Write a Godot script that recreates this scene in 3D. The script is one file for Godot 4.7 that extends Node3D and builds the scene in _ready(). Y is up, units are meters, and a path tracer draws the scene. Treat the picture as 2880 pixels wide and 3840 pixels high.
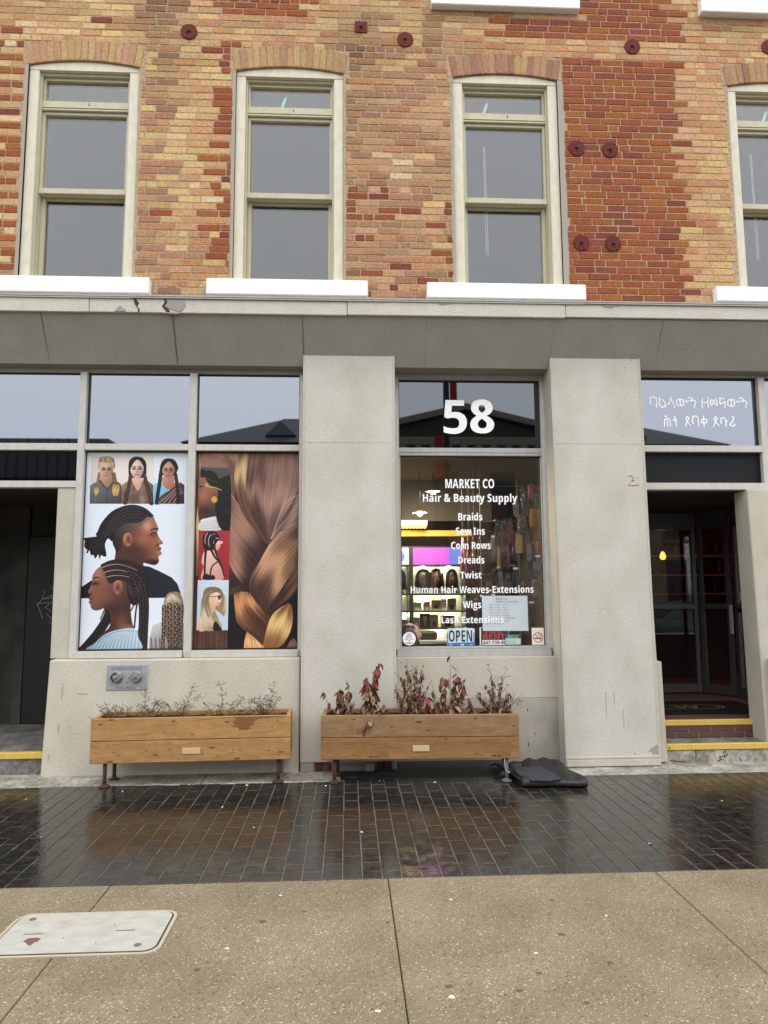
extends Node3D
# A brick shop building on a wet paved street. Metres, y up, the street lies towards +z and the shop fronts near z = 0.

var rng := RandomNumberGenerator.new()
var M := {}
var B: Node3D          # the building
var cards := {}

# ---------------------------------------------------------------- shapes
func sb() -> SurfaceTool:
	var st := SurfaceTool.new()
	st.begin(Mesh.PRIMITIVE_TRIANGLES)
	return st

func tri(st: SurfaceTool, a: Vector3, b: Vector3, c: Vector3) -> void:
	var n := (b - a).cross(c - a)
	if n.length_squared() < 1e-16:
		return
	n = n.normalized()
	var q := [a, c, b]
	for p in q:
		st.set_normal(n)
		var u := Vector2(p.x, -p.y)
		if absf(n.x) > 0.7:
			u = Vector2(p.z, -p.y)
		elif absf(n.y) > 0.7:
			u = Vector2(p.x, p.z)
		st.set_uv(u)
		st.add_vertex(p)

func quad(st: SurfaceTool, a: Vector3, b: Vector3, c: Vector3, d: Vector3) -> void:
	tri(st, a, b, c)
	tri(st, a, c, d)

# eight corners: 0-3 the back face (x0y0 x1y0 x1y1 x0y1), 4-7 the front face
func hexa(st: SurfaceTool, p: Array) -> void:
	quad(st, p[4], p[5], p[6], p[7])
	quad(st, p[1], p[0], p[3], p[2])
	quad(st, p[0], p[4], p[7], p[3])
	quad(st, p[5], p[1], p[2], p[6])
	quad(st, p[7], p[6], p[2], p[3])
	quad(st, p[0], p[1], p[5], p[4])

func corners(x0: float, x1: float, y0: float, y1: float, z0: float, z1: float) -> Array:
	return [Vector3(x0, y0, z0), Vector3(x1, y0, z0), Vector3(x1, y1, z0), Vector3(x0, y1, z0), Vector3(x0, y0, z1), Vector3(x1, y0, z1), Vector3(x1, y1, z1), Vector3(x0, y1, z1)]

func bx(st: SurfaceTool, x0: float, x1: float, y0: float, y1: float, z0: float, z1: float, b := 0.0, xf := Transform3D()) -> void:
	var p := corners(x0, x1, y0, y1, z0, z1)
	if b <= 0.0:
		for i in 8:
			p[i] = xf * p[i]
		hexa(st, p)
		return
	soft(st, p, b, xf)

# a box of any eight corners with its edges cut back by about b
func soft(st: SurfaceTool, p: Array, b: float, xf := Transform3D()) -> void:
	var m := Vector3.ZERO
	for v in p:
		m += v / 8.0
	var near := [[1, 3, 4], [0, 2, 5], [3, 1, 6], [2, 0, 7], [5, 7, 0], [4, 6, 1], [7, 5, 2], [6, 4, 3]]  # neighbours along x, y, z
	var f := []   # f[corner][axis]: the corner's point on the face across that axis
	for i in 8:
		var v: Vector3 = p[i]
		var d := []
		for k in 3:
			var w: Vector3 = p[near[i][k]]
			d.append((w - v).normalized() * minf(b, 0.4 * v.distance_to(w)))
		f.append([xf * (v + d[1] + d[2]), xf * (v + d[0] + d[2]), xf * (v + d[0] + d[1])])
	quad(st, f[4][2], f[5][2], f[6][2], f[7][2])
	quad(st, f[1][2], f[0][2], f[3][2], f[2][2])
	quad(st, f[0][0], f[4][0], f[7][0], f[3][0])
	quad(st, f[5][0], f[1][0], f[2][0], f[6][0])
	quad(st, f[7][1], f[6][1], f[2][1], f[3][1])
	quad(st, f[0][1], f[1][1], f[5][1], f[4][1])
	# edges along x, y, z
	quad(st, f[7][2], f[6][2], f[6][1], f[7][1])
	quad(st, f[4][1], f[5][1], f[5][2], f[4][2])
	quad(st, f[3][1], f[2][1], f[2][2], f[3][2])
	quad(st, f[0][2], f[1][2], f[1][1], f[0][1])
	quad(st, f[4][0], f[4][2], f[7][2], f[7][0])
	quad(st, f[5][2], f[5][0], f[6][0], f[6][2])
	quad(st, f[0][2], f[0][0], f[3][0], f[3][2])
	quad(st, f[1][0], f[1][2], f[2][2], f[2][0])
	quad(st, f[0][1], f[4][1], f[4][0], f[0][0])
	quad(st, f[5][1], f[1][1], f[1][0], f[5][0])
	quad(st, f[3][0], f[7][0], f[7][1], f[3][1])
	quad(st, f[6][0], f[2][0], f[2][1], f[6][1])
	for c in [[4, 0, 1, 2], [6, 0, 1, 2], [1, 0, 1, 2], [3, 0, 1, 2]]:
		tri(st, f[c[0]][0], f[c[0]][1], f[c[0]][2])
	for c in [5, 7, 0, 2]:
		tri(st, f[c][0], f[c][2], f[c][1])

func prism(st: SurfaceTool, poly: PackedVector2Array, z0: float, z1: float, xf := Transform3D()) -> void:
	var pl := poly
	if Geometry2D.is_polygon_clockwise(pl):
		pl.reverse()
	var ix := Geometry2D.triangulate_polygon(pl)
	for i in range(0, ix.size(), 3):
		var a := pl[ix[i]]
		var b := pl[ix[i + 1]]
		var c := pl[ix[i + 2]]
		if (b - a).cross(c - a) < 0:
			var t := b
			b = c
			c = t
		tri(st, xf * Vector3(a.x, a.y, z1), xf * Vector3(b.x, b.y, z1), xf * Vector3(c.x, c.y, z1))
		tri(st, xf * Vector3(a.x, a.y, z0), xf * Vector3(c.x, c.y, z0), xf * Vector3(b.x, b.y, z0))
	for i in pl.size():
		var a := pl[i]
		var b := pl[(i + 1) % pl.size()]
		quad(st, xf * Vector3(a.x, a.y, z0), xf * Vector3(b.x, b.y, z0), xf * Vector3(b.x, b.y, z1), xf * Vector3(a.x, a.y, z1))

# profile of (radius, height) turned about y, smooth
func lathe(st: SurfaceTool, prof: Array, seg := 20, xf := Transform3D(), squash := Vector2.ONE) -> void:
	for i in prof.size() - 1:
		var p: Vector2 = prof[i]
		var q: Vector2 = prof[i + 1]
		for k in seg:
			var v := []
			for e in [[p, k], [p, k + 1], [q, k + 1], [q, k]]:
				var an: float = TAU * e[1] / seg
				var r: Vector2 = e[0]
				v.append(xf * Vector3(r.x * cos(an) * squash.x, r.y, r.x * sin(an) * squash.y))
			quad(st, v[0], v[3], v[2], v[1])

func tube(st: SurfaceTool, pts: Array, r: float, seg := 8, r1 := -1.0, cap := true) -> void:
	var rings := []
	var up := Vector3(0.13, 0.2, 1).normalized()
	for i in pts.size():
		var d: Vector3 = (pts[mini(i + 1, pts.size() - 1)] - pts[maxi(i - 1, 0)]).normalized()
		var s := d.cross(up)
		if s.length() < 0.05:
			s = d.cross(Vector3.RIGHT)
		s = s.normalized()
		var t := s.cross(d)
		var rr := r if r1 < 0 else lerpf(r, r1, float(i) / maxi(1, pts.size() - 1))
		var ring := []
		for k in seg:
			var an := TAU * k / seg
			ring.append(pts[i] + (s * cos(an) + t * sin(an)) * rr)
		rings.append(ring)
	for i in pts.size() - 1:
		for k in seg:
			var k2 := (k + 1) % seg
			quad(st, rings[i][k], rings[i + 1][k], rings[i + 1][k2], rings[i][k2])
	if cap:
		for k in range(1, seg - 1):
			tri(st, rings[0][0], rings[0][k], rings[0][k + 1])
			var e: Array = rings[-1]
			tri(st, e[0], e[k + 1], e[k])

func smooth_of(st: SurfaceTool) -> ArrayMesh:     # weld and smooth
	var a := st.commit_to_arrays()
	var v: PackedVector3Array = a[Mesh.ARRAY_VERTEX]
	var n: PackedVector3Array = a[Mesh.ARRAY_NORMAL]
	var acc := {}
	for i in v.size():
		var k := Vector3i((v[i] * 20000.0).round())
		acc[k] = acc.get(k, Vector3.ZERO) + n[i]
	for i in v.size():
		n[i] = acc[Vector3i((v[i] * 20000.0).round())].normalized()
	a[Mesh.ARRAY_NORMAL] = n
	var m := ArrayMesh.new()
	m.add_surface_from_arrays(Mesh.PRIMITIVE_TRIANGLES, a)
	return m

func at(p: Vector3, b := Basis()) -> Transform3D:
	return Transform3D(b, p)

# ---------------------------------------------------------------- nodes
func put(called: String, what, mat: Material, parent: Node = null) -> MeshInstance3D:
	var o := MeshInstance3D.new()
	o.name = called
	o.mesh = what.commit() if what is SurfaceTool else what
	o.material_override = mat
	(parent if parent else self).add_child(o, true)
	return o

func tag(o: Node, label: String, category: String, group := "") -> Node:
	o.set_meta("label", label)
	o.set_meta("category", category)
	if group:
		o.set_meta("group", group)
	return o

func thing(called: String, label: String, category: String, p := Vector3.ZERO, turn := 0.0, group := "") -> Node3D:
	var o := Node3D.new()
	o.name = called
	add_child(o, true)
	o.position = p
	o.rotation.y = turn
	tag(o, label, category, group)
	return o

func holder(called: String, parent: Node, label := "") -> Node3D:
	var o := Node3D.new()
	o.name = called
	parent.add_child(o, true)
	if label:
		o.set_meta("label", label)
	return o

func struct(o: Node) -> Node:
	o.set_meta("kind", "structure")
	return o

func stuff(o: Node) -> Node:
	o.set_meta("kind", "stuff")
	return o

func one_box(called: String, parent: Node, mat: Material, x0: float, x1: float, y0: float, y1: float, z0: float, z1: float, b := 0.0) -> MeshInstance3D:
	var st := sb()
	bx(st, x0, x1, y0, y1, z0, z1, b)
	return put(called, st, mat, parent)

func words(called: String, text: String, x0: float, x1: float, y0: float, y1: float, z: float, mat: Material, parent: Node, face := "Droid Sans", weight := 700, thick := 0.0006, turn := Basis()) -> MeshInstance3D:
	var f := SystemFont.new()
	f.font_names = PackedStringArray([face])
	f.font_weight = weight
	var t := TextMesh.new()
	t.font = f
	t.text = text
	t.font_size = 64
	t.pixel_size = 0.01
	t.depth = 0.02
	t.curve_step = 1.0
	var a := t.get_aabb()
	var o := put(called, t, mat, parent)
	var s := Vector3((x1 - x0) / maxf(a.size.x, 0.001), (y1 - y0) / maxf(a.size.y, 0.001), thick / 0.02)
	var mid := a.position + a.size / 2
	o.transform = Transform3D(turn * Basis.from_scale(s), Vector3((x0 + x1) / 2, (y0 + y1) / 2, z) - turn * (mid * s))
	return o

# ---------------------------------------------------------------- materials
func lin(r: float, g: float, b: float) -> Color:
	return Color(r, g, b).linear_to_srgb()

func mat(called: String, c: Color, rough := 0.8, spec := 0.5) -> StandardMaterial3D:
	var m := StandardMaterial3D.new()
	m.resource_name = called
	m.albedo_color = c
	m.roughness = rough
	m.metallic_specular = spec
	M[called] = m
	return m

func tri_planar(m: StandardMaterial3D, scale: Vector3, world := true) -> void:
	m.uv1_triplanar = true
	m.uv1_world_triplanar = world
	m.uv1_scale = scale
	m.uv1_triplanar_sharpness = 4.0

func noise_image(seed_: int, size: int, freq: float, octaves := 4, kind := FastNoiseLite.TYPE_SIMPLEX_SMOOTH) -> Image:
	var n := FastNoiseLite.new()
	n.seed = seed_
	n.noise_type = kind
	n.frequency = freq
	n.fractal_octaves = octaves
	var im := n.get_seamless_image(size, size)
	im.convert(Image.FORMAT_L8)
	return im

# a colour texture from a grey one: dark to light
func tinted(im: Image, lo: Color, hi: Color, power := 1.0) -> ImageTexture:
	var d := im.get_data()
	var ramp := PackedByteArray()
	ramp.resize(768)
	for i in 256:
		var c := lo.lerp(hi, pow(i / 255.0, power))
		ramp[i * 3] = clampi(int(255 * c.r), 0, 255)
		ramp[i * 3 + 1] = clampi(int(255 * c.g), 0, 255)
		ramp[i * 3 + 2] = clampi(int(255 * c.b), 0, 255)
	var out := PackedByteArray()
	out.resize(d.size() * 3)
	var j := 0
	for b in d:
		var k := b * 3
		out[j] = ramp[k]
		out[j + 1] = ramp[k + 1]
		out[j + 2] = ramp[k + 2]
		j += 3
	return ImageTexture.create_from_image(Image.create_from_data(im.get_width(), im.get_height(), false, Image.FORMAT_RGB8, out))

func grime(m: StandardMaterial3D, tex: Texture2D, scale: Vector3) -> void:
	m.detail_enabled = true
	m.detail_albedo = tex
	m.detail_blend_mode = BaseMaterial3D.BLEND_MODE_MUL
	m.detail_uv_layer = BaseMaterial3D.DETAIL_UV_2
	m.uv2_triplanar = true
	m.uv2_world_triplanar = true
	m.uv2_scale = scale
	m.uv2_triplanar_sharpness = 4.0

func relief(m: StandardMaterial3D, tex: Texture2D, cm: float) -> void:
	m.heightmap_enabled = true
	m.heightmap_texture = tex
	m.heightmap_scale = cm

func gray_tex(im: Image) -> ImageTexture:
	return ImageTexture.create_from_image(im)

func glass(called: String) -> StandardMaterial3D:
	var m := mat(called, Color(1, 1, 1, 0.0), 0.0)
	m.transparency = BaseMaterial3D.TRANSPARENCY_ALPHA
	return m

func speckle_image(size: int, base: Color, stones: int, palette: Array, r0: float, r1: float, seed_: int) -> Image:
	var im := Image.create(size, size, false, Image.FORMAT_RGB8)
	var g := RandomNumberGenerator.new()
	g.seed = seed_
	var d := PackedByteArray()
	d.resize(size * size * 3)
	for i in size * size:
		var k := 1.0 + g.randf_range(-0.10, 0.10)
		d[i * 3] = clampi(int(base.r * 255 * k), 0, 255)
		d[i * 3 + 1] = clampi(int(base.g * 255 * k), 0, 255)
		d[i * 3 + 2] = clampi(int(base.b * 255 * k), 0, 255)
	for s in stones:
		var c: Color = palette[g.randi() % palette.size()]
		c = c * g.randf_range(0.85, 1.15)
		var rr := lerpf(r0, r1, pow(g.randf(), 2.0))
		var rx := rr * g.randf_range(0.7, 1.4)
		var an := g.randf() * TAU
		var cx := g.randf() * size
		var cy := g.randf() * size
		var e := int(ceil(rr * 1.5))
		for dy in range(-e, e + 1):
			for dx in range(-e, e + 1):
				var u := (dx * cos(an) + dy * sin(an)) / rx
				var v := (-dx * sin(an) + dy * cos(an)) / rr
				if u * u + v * v < 1.0:
					var k := (posmod(int(cy) + dy, size) * size + posmod(int(cx) + dx, size)) * 3
					d[k] = clampi(int(c.r * 255), 0, 255)
					d[k + 1] = clampi(int(c.g * 255), 0, 255)
					d[k + 2] = clampi(int(c.b * 255), 0, 255)
	im.set_data(size, size, false, Image.FORMAT_RGB8, d)
	return im

func wood_image(size: int, seed_: int, lo: Color, hi: Color) -> Image:
	var n := FastNoiseLite.new()
	n.seed = seed_
	n.frequency = 0.011
	n.fractal_octaves = 3
	var n2 := FastNoiseLite.new()
	n2.seed = seed_ + 1
	n2.frequency = 0.25
	var g := RandomNumberGenerator.new()
	g.seed = seed_
	var knots := []
	for i in 7:
		knots.append([Vector2(g.randf() * size, g.randf() * size), g.randf_range(4.0, 9.0) * size / 512.0])
	var im := Image.create(size, size, false, Image.FORMAT_RGB8)
	for y in size:
		for x in size:
			var bend := n.get_noise_2d(x * 0.35, y * 1.6) * 26.0
			var kd := 0.0
			for k in knots:
				var dv: Vector2 = Vector2(x, y) - k[0]
				var l = Vector2(dv.x * 0.75, dv.y).length() / k[1]
				if l < 6.0:
					bend += signf(dv.y) * 9.0 * exp(-l * 0.6)
					kd = maxf(kd, clampf(1.5 - l, 0.0, 1.0))
			var ring := 0.5 + 0.5 * sin((y + bend) * 0.32 * 512.0 / size)
			var t := 0.30 * pow(ring, 2.0) + 0.22 * (0.5 + n2.get_noise_2d(x * 0.06, y * 2.2)) + 0.4 * (0.5 + 0.7 * n.get_noise_2d(x * 0.25, y * 0.9 + 900))
			var c := hi.lerp(lo, clampf(t, 0, 1))
			c = c.lerp(Color(0.25, 0.14, 0.07), kd * 0.85)
			im.set_pixel(x, y, c)
	return im

func make_materials() -> void:
	var fine := noise_image(3, 512, 0.045, 4)
	var rough := noise_image(8, 512, 0.02, 5)
	var broad := noise_image(5, 512, 0.008, 4)
	var fine_t := gray_tex(fine)
	var rough_t := gray_tex(rough)
	var mottle := tinted(rough, Color(0.62, 0.60, 0.58), Color(1.35, 1.3, 1.25).clamp(), 1.0)
	var soft_dirt := tinted(broad, Color(0.92, 0.915, 0.90), Color(1, 1, 1), 0.8)
	var strong_dirt := tinted(broad, Color(0.62, 0.60, 0.57), Color(1, 1, 1), 0.7)
	var mid_dirt := tinted(broad, Color(0.78, 0.765, 0.74), Color(1, 1, 1), 0.7)
	var streak := noise_image(11, 512, 0.02, 4)
	var streak_t := tinted(streak, Color(0.945, 0.94, 0.925), Color(1, 1, 1), 0.75)

	# masonry
	var m := mat("brick", Color.WHITE, 0.92, 0.3)
	m.vertex_color_use_as_albedo = true
	m.albedo_texture = tinted(rough, Color(0.74, 0.72, 0.70), Color(1, 1, 1), 0.45)
	relief(m, fine_t, 0.40)
	tri_planar(m, Vector3.ONE * 2.6)
	grime(m, tinted(noise_image(17, 512, 0.03, 3), Color(0.86, 0.845, 0.83), Color(1, 1, 1), 0.6), Vector3.ONE * 1.3)
	m = mat("mortar", lin(0.50, 0.385, 0.265), 0.95, 0.3)
	m.albedo_texture = tinted(rough, Color(0.72, 0.70, 0.68), Color(1, 1, 1), 0.7)
	relief(m, fine_t, 0.5)
	tri_planar(m, Vector3.ONE * 2.2)
	var ridges := Image.create_from_data(512, 512, false, Image.FORMAT_L8, fine.get_data())
	var rd := ridges.get_data()
	var bd := broad.get_data()
	for i in rd.size():
		rd[i] = int(128.0 + (rd[i] - 128.0) * smoothstep(110.0, 165.0, float(bd[i])))
	var ridge_t := gray_tex(Image.create_from_data(512, 512, false, Image.FORMAT_L8, rd))
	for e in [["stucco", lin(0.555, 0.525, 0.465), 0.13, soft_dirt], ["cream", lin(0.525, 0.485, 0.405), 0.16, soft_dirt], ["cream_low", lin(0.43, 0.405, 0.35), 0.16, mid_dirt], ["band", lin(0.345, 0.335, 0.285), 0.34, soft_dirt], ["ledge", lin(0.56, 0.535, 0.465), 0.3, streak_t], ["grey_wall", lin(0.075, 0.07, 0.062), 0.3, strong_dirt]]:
		m = mat(e[0], e[1], 0.85, 0.35)
		m.albedo_texture = tinted(fine, Color(0.9, 0.9, 0.89), Color(1, 1, 1), 0.6)
		relief(m, ridge_t, e[2])
		tri_planar(m, Vector3(0.85, 2.3, 0.85))
		grime(m, e[3], Vector3(0.5, 0.35, 0.5))
	# painted wood and metal
	for e in [["casing", lin(0.66, 0.61, 0.485), 0.55], ["sash", lin(0.52, 0.48, 0.335), 0.5], ["sill_white", lin(0.80, 0.795, 0.79), 0.6], ["aluminium", lin(0.54, 0.52, 0.48), 0.42], ["aluminium_grey", lin(0.42, 0.41, 0.40), 0.4], ["dark_aluminium", lin(0.075, 0.074, 0.076), 0.38], ["flashing", lin(0.40, 0.38, 0.36), 0.5], ["step_yellow", lin(0.62, 0.42, 0.08), 0.5]]:
		m = mat(e[0], e[1], e[2], 0.45)
		m.albedo_texture = tinted(rough, Color(0.93, 0.925, 0.915), Color(1, 1, 1), 0.6)
		tri_planar(m, Vector3(1.2, 0.6, 1.2))
		grime(m, streak_t, Vector3(1.6, 0.4, 1.6))
		relief(m, fine_t, 0.05)
		if e[0] == "sill_white":
			m.albedo_texture = null
	mat("caulk", lin(0.33, 0.29, 0.24), 0.9)
	mat("gasket", lin(0.012, 0.012, 0.012), 0.6)
	mat("crack", lin(0.05, 0.045, 0.04), 0.95, 0.2)
	mat("joint_line", lin(0.12, 0.115, 0.10), 0.95, 0.2)
	mat("peeled", lin(0.30, 0.27, 0.25), 0.95, 0.2)
	mat("stain", lin(0.36, 0.345, 0.29), 0.9, 0.2)
	mat("rust_mark", lin(0.35, 0.18, 0.07), 0.9, 0.2)
	m = mat("anchor_red", lin(0.17, 0.036, 0.030), 0.8, 0.3)
	grime(m, strong_dirt, Vector3.ONE * 6.0)
	mat("anchor_dark", lin(0.03, 0.012, 0.012), 0.6)
	# glass
	glass("pane")
	m = mat("mirror_pane", lin(0.215, 0.225, 0.25), 0.015)
	m.metallic = 1.0
	m = mat("dark_pane", lin(0.105, 0.11, 0.118), 0.015)
	m.metallic = 1.0
	mat("black_panel", lin(0.010, 0.011, 0.013), 0.6, 0.3)
	# ground
	var stones := [Color(0.66, 0.60, 0.49), Color(0.60, 0.54, 0.44), Color(0.43, 0.375, 0.29), Color(0.33, 0.285, 0.225), Color(0.53, 0.47, 0.385), Color(0.56, 0.51, 0.43), Color(0.70, 0.65, 0.56), Color(0.46, 0.41, 0.33), Color(0.44, 0.39, 0.31)]
	var sp := speckle_image(1024, Color(0.495, 0.445, 0.362), 17000, stones, 0.9, 4.2, 77)
	m = mat("aggregate", lin(1.0, 1.0, 1.0), 0.72, 0.35)
	m.albedo_texture = ImageTexture.create_from_image(sp)
	var spg := sp.duplicate()
	spg.convert(Image.FORMAT_L8)
	relief(m, gray_tex(spg), 0.12)
	tri_planar(m, Vector3.ONE * 0.95)
	grime(m, tinted(broad, Color(0.86, 0.85, 0.84), Color(1, 1, 1), 0.9), Vector3.ONE * 0.37)
	m = mat("paver", Color.WHITE, 1.0, 0.5)
	m.vertex_color_use_as_albedo = true
	m.albedo_texture = tinted(rough, Color(0.55, 0.55, 0.55), Color(1, 1, 1), 0.8)
	m.roughness_texture = tinted(noise_image(31, 512, 0.012, 5), Color(0.04, 0.04, 0.04), Color(0.33, 0.33, 0.33), 1.5)
	m.roughness_texture_channel = BaseMaterial3D.TEXTURE_CHANNEL_RED
	relief(m, fine_t, 0.06)
	tri_planar(m, Vector3.ONE * 1.4)
	m = mat("joint_sand", lin(0.26, 0.22, 0.15), 0.7, 0.4)
	m.albedo_texture = tinted(fine, Color(0.45, 0.43, 0.40), Color(1, 1, 1), 0.7)
	relief(m, fine_t, 0.4)
	tri_planar(m, Vector3.ONE * 3.1)
	for e in [["kerb_concrete", lin(0.36, 0.34, 0.30)], ["step_concrete", lin(0.27, 0.26, 0.24)], ["step_tile", lin(0.30, 0.275, 0.24)], ["white_concrete", lin(0.58, 0.55, 0.48)]]:
		m = mat(e[0], e[1], 0.7, 0.4)
		m.albedo_texture = tinted(rough, Color(0.6, 0.6, 0.6), Color(1, 1, 1), 0.7)
		relief(m, fine_t, 0.4)
		tri_planar(m, Vector3.ONE * 1.8)
		grime(m, strong_dirt, Vector3.ONE * 0.9)
	m = mat("asphalt", lin(0.045, 0.045, 0.045), 0.6, 0.5)
	m.albedo_texture = tinted(fine, Color(0.55, 0.55, 0.55), Color(1, 1, 1), 0.8)
	relief(m, fine_t, 0.8)
	tri_planar(m, Vector3.ONE * 2.4)
	mat("riser_brick", lin(0.085, 0.036, 0.030), 0.7)
	# planters
	var wi := 0
	for e in [["wood_warm", Color(0.72, 0.52, 0.31), Color(0.80, 0.62, 0.40)], ["wood_brown", Color(0.60, 0.42, 0.25), Color(0.70, 0.52, 0.33)], ["wood_grey", Color(0.60, 0.45, 0.32), Color(0.69, 0.55, 0.40)]]:
		m = mat(e[0], lin(0.86, 0.86, 0.86), 0.7, 0.35)
		m.albedo_texture = ImageTexture.create_from_image(wood_image(256, 50 + wi * 7, e[1] * 0.74, e[2]))
		wi += 1
		tri_planar(m, Vector3(0.95, 2.9, 2.9), false)
		m.uv1_offset = Vector3(0.13 * wi, 0.31 * wi, 0.17)
		grime(m, soft_dirt, Vector3.ONE * 1.7)
	mat("wet_wood", lin(0.19, 0.085, 0.03), 0.35, 0.5)
	mat("plaque_wood", lin(0.50, 0.36, 0.22), 0.6)
	m = mat("rust_pipe", lin(0.085, 0.032, 0.018), 0.75)
	grime(m, strong_dirt, Vector3.ONE * 9.0)
	mat("grey_pipe", lin(0.12, 0.135, 0.13), 0.5)
	m = mat("soil", lin(0.035, 0.025, 0.018), 0.95, 0.2)
	relief(m, fine_t, 2.0)
	tri_planar(m, Vector3.ONE * 5.0)
	var li := 0
	for c in [lin(0.15, 0.075, 0.042), lin(0.10, 0.052, 0.032), lin(0.19, 0.11, 0.065), lin(0.15, 0.038, 0.022), lin(0.21, 0.032, 0.026), lin(0.25, 0.175, 0.12)]:
		m = mat("leaf_%d" % li, c, 0.65, 0.35)
		m.backlight_enabled = true
		m.backlight = Color(0.25, 0.15, 0.1)
		li += 1
	mat("twig", lin(0.060, 0.038, 0.022), 0.85)
	mat("dry_weed", lin(0.075, 0.052, 0.025), 0.85)
	# rubber mat, metal plate, cover
	m = mat("rubber", lin(0.022, 0.023, 0.024), 0.55, 0.5)
	m.albedo_texture = tinted(rough, Color(0.5, 0.5, 0.5), Color(1, 1, 1), 1.0)
	relief(m, fine_t, 0.3)
	tri_planar(m, Vector3.ONE * 3.0)
	m = mat("rubber_speckled", lin(0.9, 0.9, 0.9), 0.6, 0.4)
	m.albedo_texture = ImageTexture.create_from_image(speckle_image(256, Color(0.20, 0.20, 0.23), 200, [Color(0.75, 0.75, 0.75), Color(0.5, 0.5, 0.5)], 0.7, 1.6, 5))
	tri_planar(m, Vector3.ONE * 3.0)
	m = mat("plate_metal", lin(0.40, 0.42, 0.45), 0.38)
	m.metallic = 0.6
	grime(m, soft_dirt, Vector3.ONE * 3.0)
	m = mat("cap_metal", lin(0.36, 0.36, 0.36), 0.4)
	m.metallic = 0.7
	grime(m, strong_dirt, Vector3.ONE * 9.0)
	m = mat("cover_plate", lin(0.40, 0.385, 0.335), 0.65, 0.4)
	m.albedo_texture = tinted(noise_image(41, 512, 0.012, 5), Color(0.86, 0.855, 0.85), Color(1, 1, 1), 0.55)
	tri_planar(m, Vector3(1.1, 1.1, 2.0))
	relief(m, fine_t, 0.1)
	mat("cover_frame", lin(0.38, 0.325, 0.23), 0.8)
	mat("rust_spot", lin(0.12, 0.065, 0.04), 0.9)
	# print and signs
	mat("white_vinyl", lin(0.92, 0.92, 0.92), 0.6)
	mat("ink", lin(0.012, 0.012, 0.014), 0.6)
	mat("pencil", lin(0.10, 0.11, 0.13), 0.8)
	mat("paper", lin(0.60, 0.66, 0.70), 0.8)
	mat("sign_blue", lin(0.03, 0.19, 0.50), 0.5)
	mat("sign_pale", lin(0.62, 0.74, 0.78), 0.5)
	mat("sign_black", lin(0.015, 0.016, 0.018), 0.5)
	mat("sign_red", lin(0.55, 0.03, 0.03), 0.5)
	mat("sign_white", lin(0.78, 0.78, 0.76), 0.5)
	mat("card_teal", lin(0.015, 0.085, 0.085), 0.5)
	mat("card_mint", lin(0.50, 0.66, 0.62), 0.5)
	mat("ring_red", lin(0.62, 0.05, 0.035), 0.5)
	mat("cream_sticker", lin(0.76, 0.74, 0.66), 0.5)
	# shop
	mat("shop_ceiling", lin(0.045, 0.038, 0.028), 0.9)
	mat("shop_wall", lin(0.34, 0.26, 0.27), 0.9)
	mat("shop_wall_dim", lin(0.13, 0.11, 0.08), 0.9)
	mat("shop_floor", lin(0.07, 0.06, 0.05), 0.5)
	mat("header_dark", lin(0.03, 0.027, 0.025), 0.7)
	mat("valance_yellow", lin(0.55, 0.33, 0.06), 0.7)
	mat("shelf_black", lin(0.018, 0.016, 0.017), 0.35)
	mat("shelf_back", lin(0.68, 0.68, 0.55), 0.7)
	mat("skin_tan", lin(0.10, 0.042, 0.024), 0.55)
	mat("skin_pale", lin(0.52, 0.30, 0.23), 0.45)
	mat("lip", lin(0.35, 0.08, 0.07), 0.4)
	m = mat("hair_black", lin(0.012, 0.009, 0.008), 0.35, 0.6)
	relief(m, gray_tex(streak), 0.25)
	tri_planar(m, Vector3(12, 1.2, 12), false)
	m = mat("hair_brown", lin(0.03, 0.014, 0.010), 0.35, 0.6)
	relief(m, gray_tex(streak), 0.25)
	tri_planar(m, Vector3(12, 1.2, 12), false)
	for e in [["lamp_glow", Color(1.0, 0.93, 0.74), 14.0], ["tube_glow", Color(1.0, 0.80, 0.30), 1.6], ["panel_pink", Color(0.92, 0.30, 0.90), 1.05], ["panel_blue", Color(0.36, 0.52, 0.95), 0.95], ["panel_white", Color(0.85, 0.95, 1.0), 1.1], ["shelf_light", Color(0.93, 1.0, 0.80), 1.6], ["bulb_glow", Color(1.0, 0.66, 0.22), 3.0], ["red_glow", Color(1.0, 0.10, 0.06), 1.2], ["red_line", Color(1.0, 0.12, 0.15), 0.16]]:
		m = mat(e[0], Color(0.2, 0.2, 0.2), 0.5)
		m.emission_enabled = true
		m.emission = e[1]
		m.emission_energy_multiplier = e[2]
	mat("enamel", lin(0.5, 0.48, 0.42), 0.4)
	for e in [["pack_black", lin(0.014, 0.012, 0.011)], ["pack_brown", lin(0.045, 0.022, 0.014)], ["pack_gold", lin(0.42, 0.28, 0.07)], ["pack_orange", lin(0.62, 0.24, 0.03)], ["pack_red", lin(0.36, 0.03, 0.05)], ["pack_green", lin(0.04, 0.22, 0.10)], ["pack_silver", lin(0.13, 0.12, 0.14)], ["pack_pink", lin(0.55, 0.12, 0.30)], ["pack_burgundy", lin(0.11, 0.015, 0.018)]]:
		m = mat(e[0], e[1], 0.16, 0.7)
		relief(m, rough_t, 0.9)
		tri_planar(m, Vector3(7.0, 2.5, 7.0), false)
		m.clearcoat_enabled = true
		m.clearcoat = 0.45
		m.clearcoat_roughness = 0.08
	for e in [["box_kraft", lin(0.36, 0.24, 0.15)], ["box_white", lin(0.74, 0.74, 0.72)], ["box_pink", lin(0.55, 0.27, 0.25)], ["box_mint", lin(0.35, 0.52, 0.48)], ["box_dark", lin(0.045, 0.035, 0.03)], ["box_rose", lin(0.40, 0.08, 0.10)]]:
		mat(e[0], e[1], 0.6)
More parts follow.
